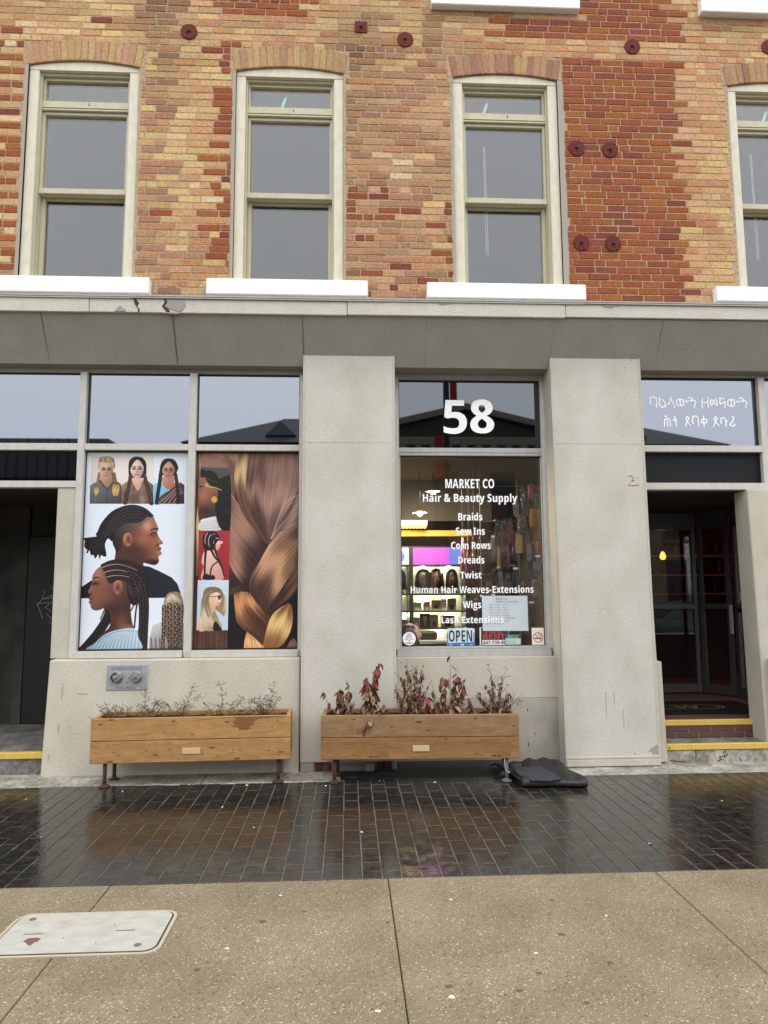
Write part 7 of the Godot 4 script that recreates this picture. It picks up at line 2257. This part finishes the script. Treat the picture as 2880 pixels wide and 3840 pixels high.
func planters() -> void:
	planter("left wooden planter with sparse dry weeds and a wet stain, below the portrait poster", Vector3(-1.332, 0.0, 0.285), 0.036, 1.675, M.wood_warm, M.wood_warm, [M.rust_pipe, M.rust_pipe, M.rust_pipe, M.grey_pipe], true)
	planter("middle wooden planter full of withered red-brown leaves, below the shop window", Vector3(0.632, 0.0, 0.335), -0.036, 1.705, M.wood_grey, M.wood_brown, [M.rust_pipe, M.rust_pipe, M.grey_pipe, M.grey_pipe], false)
	var tie := thing("cable_tie", "loose white cable tie on the grey front leg of the middle planter", "cable tie", Vector3(1.36, 0.10, 0.535))
	var st := sb()
	tube(st, [Vector3(-0.01, 0.16, 0.01), Vector3(-0.012, 0.05, 0.008), Vector3(0.0, 0.0, 0.005), Vector3(0.03, -0.02, 0.0), Vector3(0.04, -0.018, -0.02)], 0.0025, 5)
	put("strap", st, M.cord_white, tie)
	weed("low dry weed at the left end of the left planter", Vector3(-1.98, 0.535, 0.30), [[-0.16, 0.10], [-0.12, 0.12], [-0.05, 0.09], [0.02, 0.10], [-0.14, 0.06], [0.05, 0.08]])
	weed("tall single dry weed under the metal inlet plate, in the left planter", Vector3(-1.77, 0.535, 0.30), [[0.0, 0.27], [0.08, 0.12], [0.12, 0.14], [0.05, 0.07], [-0.03, 0.10], [0.16, 0.13]])
	weed("spreading dry weed left of the middle of the left planter", Vector3(-1.50, 0.535, 0.29), [[-0.16, 0.12], [-0.08, 0.12], [0.0, 0.10], [0.07, 0.14], [0.14, 0.26], [0.17, 0.16], [0.05, 0.07]])
	weed("thin dry weed with a tall stalk right of the left planter's middle", Vector3(-1.10, 0.535, 0.28), [[-0.14, 0.11], [-0.02, 0.28], [-0.04, 0.10], [0.08, 0.11], [0.16, 0.15], [0.20, 0.06]])
	weed("bushy dry weed at the right end of the left planter", Vector3(-0.74, 0.535, 0.26), [[-0.13, 0.12], [-0.08, 0.14], [-0.03, 0.16], [0.02, 0.15], [0.06, 0.20], [0.09, 0.26], [0.11, 0.14], [0.0, 0.10], [-0.05, 0.10]])
	leafy_plant("withered plant with drooping brown leaves at the left end of the middle planter", Vector3(-0.01, 0.53, 0.33), [[-0.05, 0.02, -0.06, 0.26, 0.75, 0.1], [0.0, 0.05, 0.02, 0.22, 0.75, 0.15], [-0.08, 0.0, -0.21, 0.22, 0.12, 0.8], [0.03, -0.02, 0.0, 0.34, 0.2, 0.2], [0.0, 0.08, 0.05, 0.14, 0.8, 0.05]], false)
	leafy_plant("withered plant with a tall red shoot, spilling over the middle planter's front", Vector3(0.19, 0.53, 0.34), [[-0.03, 0.0, -0.02, 0.34, 0.65, 0.45], [0.02, -0.04, 0.09, 0.46, 0.55, 0.65], [0.04, 0.04, 0.05, 0.22, 0.75, 0.05], [0.0, 0.10, -0.05, 0.12, 0.9, 0.0], [0.02, 0.16, -0.06, -0.10, 0.95, 0.1], [0.06, 0.12, 0.12, 0.14, 0.7, 0.0], [0.05, -0.02, 0.03, 0.40, 0.06, 0.1]], false)
	leafy_plant("dense twiggy plant with small dark curled leaves in the middle planter", Vector3(0.56, 0.53, 0.33), [[0, 0, -0.08, 0.34, 0.9, 0.1], [0, 0.02, -0.03, 0.40, 0.9, 0.1], [0.02, 0, 0.05, 0.42, 0.8, 0.2], [0.03, 0.02, 0.12, 0.38, 0.8, 0.15], [-0.02, -0.02, -0.14, 0.27, 0.6, 0.2], [0.04, 0.03, 0.16, 0.26, 0.8, 0.15], [-0.04, 0.05, -0.06, 0.20, 1.2, 0.1], [0.05, 0.05, 0.07, 0.20, 1.4, 0.1], [0.0, 0.06, 0.02, 0.14, 1.6, 0.1], [0, -0.02, -0.02, 0.50, 0.15, 0.1], [0.03, -0.01, 0.13, 0.46, 0.2, 0.4]], true)
	leafy_plant("withered plant with bright red leaves and a thin tall stalk in the middle planter", Vector3(0.93, 0.53, 0.34), [[-0.05, 0, -0.07, 0.34, 0.5, 0.15], [0.02, 0, 0.05, 0.36, 0.4, 0.95], [0.06, 0, 0.14, 0.33, 0.5, 0.15], [-0.02, -0.03, -0.01, 0.55, 0.05, 0.5], [-0.12, 0.04, -0.13, 0.14, 0.9, 0.1], [0.0, 0.07, 0.02, 0.12, 1.1, 0.1], [0.14, 0.05, 0.16, 0.15, 0.8, 0.15], [-0.22, 0.03, -0.24, 0.18, 0.4, 0.7], [-0.17, 0.0, -0.18, 0.30, 0.08, 0.1]], false)
	leafy_plant("twiggy round plant with small curled leaves at the right end of the middle planter", Vector3(1.30, 0.53, 0.345), [[0, 0, -0.13, 0.20, 0.8, 0.2], [0, 0, -0.07, 0.27, 0.8, 0.15], [0.01, 0, 0.0, 0.30, 0.9, 0.15], [0.02, 0, 0.07, 0.28, 0.9, 0.2], [0.03, 0, 0.14, 0.20, 0.8, 0.3], [0.04, 0.02, 0.17, 0.10, 0.9, 0.2], [-0.03, 0.03, -0.09, 0.13, 1.2, 0.2], [0.03, 0.05, 0.05, 0.14, 1.4, 0.2], [-0.01, -0.02, -0.03, 0.43, 0.15, 0.3], [0.03, -0.02, 0.09, 0.36, 0.3, 0.1], [0.10, 0.0, 0.22, 0.14, 0.3, 0.2]], true)

func small_things() -> void:
	# fire department inlet plate, leaning back with the wall
	var o := thing("fire_inlet_plate", "steel sprinkler inlet plate with two round caps on the cream wall", "inlet plate", Vector3(-2.021, 0.858, z_left(0.858)))
	o.rotation.x = -0.078
	one_box("plate", o, M.plate_metal, -0.188, 0.188, -0.115, 0.115, -0.005, 0.010, 0.006)
	for e in [[-0.093, "worn half-dark cap"], [0.082, ""]]:
		var st := sb()
		lathe(st, [Vector2(0, 0.062), Vector2(0.012, 0.060), Vector2(0.014, 0.048), Vector2(0.044, 0.046), Vector2(0.048, 0.042), Vector2(0.048, 0.012), Vector2(0.052, 0.008), Vector2(0.052, 0.0), Vector2(0, 0)], 28, at(Vector3(e[0], 0.002, 0.010), Basis(Vector3.RIGHT, PI / 2)))
		for a in [0.5, 3.3]:
			bx(st, 0.044, 0.060, -0.006, 0.006, 0.03, 0.044, 0.002, at(Vector3(e[0], 0.002, 0.010), Basis(Vector3(0, 0, 1), a)))
		var c := put("cap", st, M.cap_metal, o)
		if e[1]:
			c.set_meta("label", e[1])
			st = sb()
			var half := PackedVector2Array()
			for k in 13:
				half.append(Vector2(e[0], 0.002) + Vector2.from_angle(1.35 + PI * k / 12.0) * 0.043)
			prism(st, half, 0.055, 0.0572)
			put("worn_patch", st, M.gasket, c)
		st = sb()
		var pts := []
		for k in 9:
			var an := 0.3 + 1.6 * k / 8.0
			pts.append(Vector3(e[0] + cos(an) * 0.052, 0.002 + sin(an) * 0.052, 0.050))
		tube(st, pts, 0.003, 5)
		put("chain", st, M.aluminium_grey, o)
	one_box("lettering_frame", o, M.cap_metal, -0.147, 0.128, 0.068, 0.098, 0.009, 0.0108, 0.0006)
	words("lettering", "AUTO SPRINKLER", -0.137, 0.118, 0.073, 0.093, 0.0112, M.plate_metal, o, "Droid Sans", 700, 0.002)
	one_box("lettering_frame", o, M.cap_metal, -0.095, 0.075, -0.103, -0.080, 0.009, 0.0108, 0.0006)
	words("lettering", "FIRE DEPT CONN", -0.088, 0.068, -0.099, -0.084, 0.0112, M.plate_metal, o, "Droid Sans", 700, 0.002)
	var st := sb()
	lathe(st, [Vector2(0, 0.002), Vector2(0.006, 0.001), Vector2(0.006, 0)], 8, at(Vector3(0.005, -0.047, 0.010), Basis(Vector3.RIGHT, PI / 2)))
	put("screw", st, M.gasket, o)
	# utility cover in the pavement
	var c := thing("utility_cover", "pale rounded utility cover set in the concrete pavement", "utility cover", Vector3(-1.258, 0.0, 3.125))
	var rr := func(w: float, d: float, r: float) -> PackedVector2Array:
		var p := PackedVector2Array()
		for q in [[1, 1, 0.0], [-1, 1, PI / 2], [-1, -1, PI], [1, -1, PI * 1.5]]:
			for k in 7:
				p.append(Vector2(q[0] * (w / 2 - r), q[1] * (d / 2 - r)) + Vector2.from_angle(q[2] + PI / 2 * k / 6.0) * r)
		return p
	var flat := Transform3D(Basis(Vector3.RIGHT, -PI / 2), Vector3.ZERO)
	st = sb()
	prism(st, rr.call(0.800, 0.452, 0.075), -0.004, 0.0045, flat)
	put("frame", st, M.cover_frame, c)
	st = sb()
	prism(st, rr.call(0.768, 0.420, 0.062), -0.004, 0.0058, flat)
	put("gap", st, M.crack, c)
	st = sb()
	prism(st, rr.call(0.752, 0.406, 0.056), -0.004, 0.0085, flat)
	put("plate", st, M.cover_plate, c)
	st = sb()
	for e in [[-0.24, 0.012], [0.19, 0.0]]:
		bx(st, e[0] - 0.045, e[0] + 0.045, 0.008, 0.0095, e[1] - 0.004, e[1] + 0.004)
	for e in [[-0.31, -0.15], [0.29, 0.15]]:
		lathe(st, [Vector2(0, 0.0098), Vector2(0.017, 0.0097), Vector2(0.018, 0.008)], 14, at(Vector3(e[0], 0, e[1])))
	for e in [[-0.08, 0.06], [0.12, -0.06], [0.09, 0.12]]:
		lathe(st, [Vector2(0, 0.0098), Vector2(0.004, 0.0097), Vector2(0.004, 0.008)], 8, at(Vector3(e[0], 0, e[1])))
	put("lifting_slots", st, M.joint_line, c)
	st = sb()
	prism(st, PackedVector2Array([Vector2(-0.245, -0.055), Vector2(-0.21, -0.05), Vector2(-0.185, -0.058), Vector2(-0.186, -0.085), Vector2(-0.20, -0.10), Vector2(-0.205, -0.13), Vector2(-0.225, -0.115), Vector2(-0.24, -0.095), Vector2(-0.255, -0.085)]), 0.008, 0.0093, flat)
	put("rust_spot", st, M.rust_spot, c)
	words("worn_lettering", "CENTRAL", -0.055, 0.07, -0.012, 0.012, 0.0, M.stain, c, "Droid Sans", 700, 0.0006, Basis(Vector3.RIGHT, -PI / 2)).position += Vector3(0, 0.0088, 0.012)
	# folded rubber mat against the pilaster
	var mt := thing("rubber_mat", "black rubber mat folded over on the paving beside the planter leg", "mat", Vector3(1.72, 0.0, 0.40))
	var shape := sb()
	# cross-section along z runs: lower leaf on the ground, a roll at the front, upper leaf back over the top and up the wall
	var prof := [Vector2(-0.22, 0.008), Vector2(0.05, 0.006), Vector2(0.24, 0.006), Vector2(0.315, 0.010), Vector2(0.345, 0.030), Vector2(0.335, 0.058), Vector2(0.29, 0.068), Vector2(0.16, 0.056), Vector2(0.0, 0.066), Vector2(-0.12, 0.078), Vector2(-0.22, 0.100), Vector2(-0.30, 0.085)]
	var g := func(i: int, j: int, off: float) -> Vector3:
		var u := float(i) / 22.0
		var p: Vector2 = prof[j]
		var n := (Vector2(prof[mini(j + 1, prof.size() - 1)]) - Vector2(prof[maxi(j - 1, 0)])).normalized()
		var q := p + Vector2(-n.y, n.x) * off
		var up := clampf((q.y - 0.012) / 0.08, 0.0, 1.6)
		var x := lerpf(-0.26 - 0.02 * up, 0.27, u)
		var y := q.y
		if j > 5:
			y *= (0.62 + 0.50 * clampf(1.0 - absf(u - 0.62) * 2.2, 0, 1) + 0.10 * sin(u * 17.0)) if j > 8 else (0.85 + 0.16 * sin(u * 7.0 + j))
			y = maxf(y, 0.03)
			x += 0.10 * (j - 6) / 5.0 * (u - 0.75) - 0.06 * (j - 6) / 5.0
		if j > 5:
			y += 0.010 * sin(u * 13.0 + j * 2.1) + 0.007 * sin(u * 29.0 - j * 1.3)
		var z := q.x + 0.05 * (u - 0.4) + (0.03 * sin(u * 6.0) + 0.015 * sin(u * 19.0) if j > 7 else 0.008 * sin(u * 9.0))
		return Vector3(x, y, z)
	for i in 22:
		for j in prof.size() - 1:
			quad(shape, g.call(i, j, -0.006), g.call(i + 1, j, -0.006), g.call(i + 1, j + 1, -0.006), g.call(i, j + 1, -0.006))
			quad(shape, g.call(i, j + 1, 0.006), g.call(i + 1, j + 1, 0.006), g.call(i + 1, j, 0.006), g.call(i, j, 0.006))
	for j in prof.size() - 1:
		quad(shape, g.call(0, j, 0.006), g.call(0, j, -0.006), g.call(0, j + 1, -0.006), g.call(0, j + 1, 0.006))
		quad(shape, g.call(22, j, -0.006), g.call(22, j, 0.006), g.call(22, j + 1, 0.006), g.call(22, j + 1, -0.006))
	for i in 22:
		var e := prof.size() - 1
		quad(shape, g.call(i, e, 0.006), g.call(i, e, -0.006), g.call(i + 1, e, -0.006), g.call(i + 1, e, 0.006))
	put("mat_sheet", smooth_of(shape), M.rubber, mt)
	# the turned-over corner shows its speckled underside
	st = sb()
	var tl := [Vector3(-0.275, 0.085, 0.02), Vector3(-0.02, 0.090, -0.01), Vector3(0.04, 0.073, 0.20), Vector3(0.06, 0.068, 0.345), Vector3(-0.05, 0.062, 0.375), Vector3(-0.20, 0.066, 0.36), Vector3(-0.262, 0.070, 0.20)]
	for k in range(1, tl.size() - 1):
		tri(st, tl[0] + Vector3(0, 0.008, 0), tl[k + 1] + Vector3(0, 0.008, 0), tl[k] + Vector3(0, 0.008, 0))
		tri(st, tl[0], tl[k], tl[k + 1])
	for k in tl.size():
		var a: Vector3 = tl[k]
		var b: Vector3 = tl[(k + 1) % tl.size()]
		quad(st, b, a, a + Vector3(0, 0.008, 0), b + Vector3(0, 0.008, 0))
	put("turned_flap", st, M.rubber_speckled, mt)
	st = sb()
	tube(st, [Vector3(-0.30, 0.05, -0.20), Vector3(-0.24, 0.05, -0.16), Vector3(-0.16, 0.07, -0.12)], 0.05, 12, 0.03)
	put("rolled_edge", smooth_of(st), M.rubber, mt)

# ---------------------------------------------------------------- across the street (seen in the glass)
func across() -> void:
	var b := thing("stone_hall", "long stone hall with a dark hipped roof and pediment, reflected in the windows", "building", Vector3(5.9, 0, 30.0))
	one_box("wall", b, M.stone_far, -13.6, 13.6, -0.1, 8.85, 0.0, 14.0)
	one_box("cornice", b, M.stone_far, -14.0, 14.0, 8.86, 9.3, -0.6, 14.5, 0.08)
	var st := sb()
	hexa(st, corners(-9.6, 9.6, 11.44, 11.5, 3.2, 12.0))
	var lo := [Vector3(-14.4, 9.31, -0.8), Vector3(14.4, 9.31, -0.8), Vector3(14.4, 9.31, 14.8), Vector3(-14.4, 9.31, 14.8)]
	var hi := [Vector3(-9.6, 11.45, 3.2), Vector3(9.6, 11.45, 3.2), Vector3(9.6, 11.45, 12), Vector3(-9.6, 11.45, 12)]
	for k in 4:
		quad(st, lo[(k + 1) % 4], lo[k], hi[k], hi[(k + 1) % 4])
	var roof := put("roof", st, M.slate_far, b)
	for x in [-9.4, 9.4]:
		st = sb()
		var q := [Vector3(x - 0.8, 9.85, 0.0), Vector3(x + 0.8, 9.85, 0.0), Vector3(x, 10.65, 0.0), Vector3(x, 10.6, 2.4), Vector3(x - 0.8, 9.85, 1.2), Vector3(x + 0.8, 9.85, 1.2)]
		tri(st, q[1], q[0], q[2])
		quad(st, q[0], q[4], q[3], q[2])
		quad(st, q[5], q[1], q[2], q[3])
		put("dormer", st, M.cladding_far, roof)
	# portico with its gable
	one_box("portico", b, M.stone_far, -6.6, 6.6, -0.1, 8.85, -2.0, -0.001)
	st = sb()
	prism(st, PackedVector2Array([Vector2(-7.0, 9.31), Vector2(7.0, 9.31), Vector2(0, 10.98)]), -2.2, 3.0)
	put("pediment", st, M.slate_far, b)
	st = sb()
	prism(st, PackedVector2Array([Vector2(-7.2, 9.31), Vector2(-5.9, 9.31), Vector2(0, 10.72), Vector2(5.9, 9.31), Vector2(7.2, 9.31), Vector2(0, 11.03)]), -2.5, -2.21)
	put("gable_trim", st, M.stone_far, b)
	one_box("cornice", b, M.stone_far, -7.2, 7.2, 8.86, 9.3, -2.5, -0.61, 0.06)
	st = sb()
	var x := -13.8
	while x < 13.7:
		var zf := -0.85 if absf(x) > 7.0 else -2.75
		bx(st, x, x + 0.3, 8.58, 8.85, zf, zf + 0.85)
		x += 0.75
	stuff(put("dentils", st, M.stone_far, b))
	for i in 10:
		var wx := -13.0 + i * 2.85
		var zf := -0.03 if absf(wx + 0.6) > 6.6 else -2.03
		var w := one_box("window", b, M.window_far, wx, wx + 1.2, 4.6, 7.6, zf, zf + 0.02)
		one_box("sill", w, M.stone_far, wx - 0.15, wx + 1.35, 4.4, 4.58, zf - 0.15, zf + 0.02)
		one_box("window", b, M.window_far, wx, wx + 1.2, 1.0, 3.4, zf, zf + 0.02)
	b.rotation.y = 0.0
	var m := thing("clad_building", "dark metal clad building with ribbed walls across the street, seen in the left glass", "building", Vector3(-19.0, 0, 29.0))
	one_box("wall", m, M.cladding_far, -12, 6.5, -0.1, 6.6, 0.3, 12.0)
	one_box("clad_storey", m, M.cladding_far, -12, 7.0, 7.4, 9.4, 0.0, 12.3)
	st = sb()
	for i in 38:
		bx(st, -12 + i * 0.5, -11.95 + i * 0.5, 7.4, 9.4, -0.04, 0.0)
	stuff(put("ribs", st, M.slate_far, m))
	st = sb()
	for i in 8:
		bx(st, -12, 6.9, 6.62 + i * 0.1, 6.67 + i * 0.1, 0.1, 0.25)
	stuff(put("louvre_slats", st, M.cladding_far, m))
	st = sb()
	prism(st, PackedVector2Array([Vector2(7.01, 0), Vector2(10.2, 0), Vector2(10.2, 6.6), Vector2(7.01, 9.0)]), 1.0, 11.0)
	put("side_wing", st, M.kerb_concrete, m)
	# lamp post with a red banner by the kerb
	var lp := thing("lamp_post", "dark street lamp post with red banners, mirrored in the transom", "lamp post", Vector3(2.36, 0, 9.3))
	st = sb()
	lathe(st, [Vector2(0.14, 0), Vector2(0.14, 0.5), Vector2(0.085, 0.6), Vector2(0.07, 7.5), Vector2(0, 7.5)], 14)
	put("post", st, M.gasket, lp)
	one_box("banner", lp, M.banner_red, -0.30, -0.09, 4.3, 5.35, -0.006, 0.006)
	one_box("banner", lp, M.banner_red, 0.09, 0.26, 6.15, 7.2, -0.006, 0.006)
	st = sb()
	for y in [4.28, 5.37]:
		tube(st, [Vector3(-0.05, y, 0), Vector3(-0.34, y, 0)], 0.012, 6)
	for y in [6.13, 7.22]:
		tube(st, [Vector3(0.05, y, 0), Vector3(0.30, y, 0)], 0.012, 6)
	tube(st, [Vector3(0, 7.45, 0), Vector3(0, 7.7, 0.6), Vector3(0, 7.75, 1.6)], 0.035, 8)
	put("arm", st, M.gasket, lp)
	# a parked car, mirrored in the restaurant doors
	var car := thing("parked_car", "dark teal parked car by the kerb, mirrored in the restaurant doors", "car", Vector3(10.6, -0.14, 10.95))
	var side := [Vector2(-2.25, 0.35), Vector2(-2.28, 0.62), Vector2(-2.15, 0.78), Vector2(-1.25, 0.92), Vector2(-0.55, 1.38), Vector2(0.0, 1.46), Vector2(0.75, 1.44), Vector2(1.5, 1.18), Vector2(2.0, 1.02), Vector2(2.25, 0.95), Vector2(2.28, 0.5), Vector2(2.2, 0.32)]
	st = sb()
	for i in side.size():
		var p: Vector2 = side[i]
		var q: Vector2 = side[(i + 1) % side.size()]
		var in0 := 0.88 - 0.22 * clampf((p.y - 0.85) / 0.6, 0, 1)
		var in1 := 0.88 - 0.22 * clampf((q.y - 0.85) / 0.6, 0, 1)
		quad(st, Vector3(p.x, p.y, in0), Vector3(p.x, p.y, -in0), Vector3(q.x, q.y, -in1), Vector3(q.x, q.y, in1))
		for s in [-1.0, 1.0]:
			tri(st, Vector3(p.x, p.y, s * in0), Vector3(q.x, q.y, s * in1), Vector3(0, 0.7, s * 0.90))
	put("body", st, M.car_paint, car)
	st = sb()
	for s in [-1.0, 1.0]:
		var k := [Vector3(-1.05, 0.96, 0.86), Vector3(1.3, 1.0, 0.855), Vector3(0.72, 1.36, 0.71), Vector3(-0.45, 1.36, 0.71)]
		for i in 4:
			k[i].z = (k[i].z + 0.02) * s
		quad(st, k[0], k[1], k[2], k[3])
	put("side_window", st, M.car_glass, car)
	st = sb()
	quad(st, Vector3(-1.22, 0.97, -0.78), Vector3(-1.22, 0.97, 0.78), Vector3(-0.60, 1.38, 0.64), Vector3(-0.60, 1.38, -0.64))
	put("windscreen", st, M.car_glass, car)
	for e in [[-1.42, 0.80], [1.40, 0.80], [-1.42, -0.80], [1.40, -0.80]]:
		st = sb()
		lathe(st, [Vector2(0.0, 0.11), Vector2(0.28, 0.11), Vector2(0.32, 0.08), Vector2(0.32, -0.08), Vector2(0.28, -0.11), Vector2(0, -0.11)], 24, at(Vector3(e[0], 0.325, e[1]), Basis(Vector3.RIGHT, PI / 2)))
		var w := put("wheel", st, M.tyre, car)
		st = sb()
		lathe(st, [Vector2(0, 0.115), Vector2(0.19, 0.118), Vector2(0.2, 0.105)], 18, at(Vector3(e[0], 0.325, e[1]), Basis(Vector3.RIGHT, PI / 2 if e[1] > 0 else -PI / 2)))
		put("rim", st, M.aluminium_grey, w)
	for z in [-0.62, 0.62]:
		one_box("headlight", car, M.enamel, -2.27, -2.10, 0.60, 0.74, z - 0.17, z + 0.17, 0.03)
		one_box("tail_light", car, M.banner_red, 2.12, 2.285, 0.74, 0.9, z - 0.16, z + 0.16, 0.02)

func _ready() -> void:
	rng.seed = 58
	# camera
	var cam := Camera3D.new()
	cam.name = "camera"
	add_child(cam)
	cam.fov = 70.824
	cam.near = 0.05
	cam.far = 400.0
	var ry := Basis(Vector3.UP, -0.0511262)
	var rx := Basis(Vector3.RIGHT, 0.1116151)
	var rz := Basis(Vector3(0, 0, 1), -0.0053765)
	cam.transform = Transform3D(ry * rx * rz, Vector3(0, 1.62, 6.86))
	cam.current = true
	# overcast sky
	var sky := ProceduralSkyMaterial.new()
	sky.sky_top_color = Color(0.925, 0.94, 0.955)
	sky.sky_horizon_color = Color(0.80, 0.82, 0.855)
	sky.sky_curve = 0.25
	sky.sky_energy_multiplier = 1.6
	sky.ground_bottom_color = Color(0.35, 0.33, 0.30)
	sky.ground_horizon_color = Color(0.55, 0.55, 0.55)
	sky.ground_energy_multiplier = 0.6
	var env := Environment.new()
	env.background_mode = Environment.BG_SKY
	env.sky = Sky.new()
	env.sky.sky_material = sky
	env.tonemap_mode = Environment.TONE_MAPPER_LINEAR
	env.tonemap_exposure = 1.0
	env.sdfgi_enabled = true
	env.ssao_enabled = true
	env.ssil_enabled = true
	var we := WorldEnvironment.new()
	we.name = "world"
	we.environment = env
	add_child(we)
	var sun := DirectionalLight3D.new()
	sun.name = "sun"
	sun.light_energy = 0.28
	sun.light_color = Color(1.0, 0.97, 0.92)
	sun.light_angular_distance = 40.0
	sun.shadow_enabled = true
	sun.sky_mode = DirectionalLight3D.SKY_MODE_LIGHT_ONLY
	sun.rotation = Vector3(-1.05, 0.25, 0)
	add_child(sun)
	make_materials()
	B = Node3D.new()
	B.name = "brick_building"
	add_child(B)
	tag(B, "brick building with cream shop fronts below and sash windows above", "building")
	shell()
	brick_wall()
	for i in 4:
		upper_window(WX[i], i)
	for s in SILLS:
		one_box("window_sill", B, M.sill_white, s[0], s[1], s[2], s[3], -0.3, -0.02, 0.008)
	facade()
	storefronts()
	anchors()
	doorways()
	ground()
	across()
	posters()
	window_signs()
	hair_shop()
	interior_things()
	planters()
	small_things()
	litter()
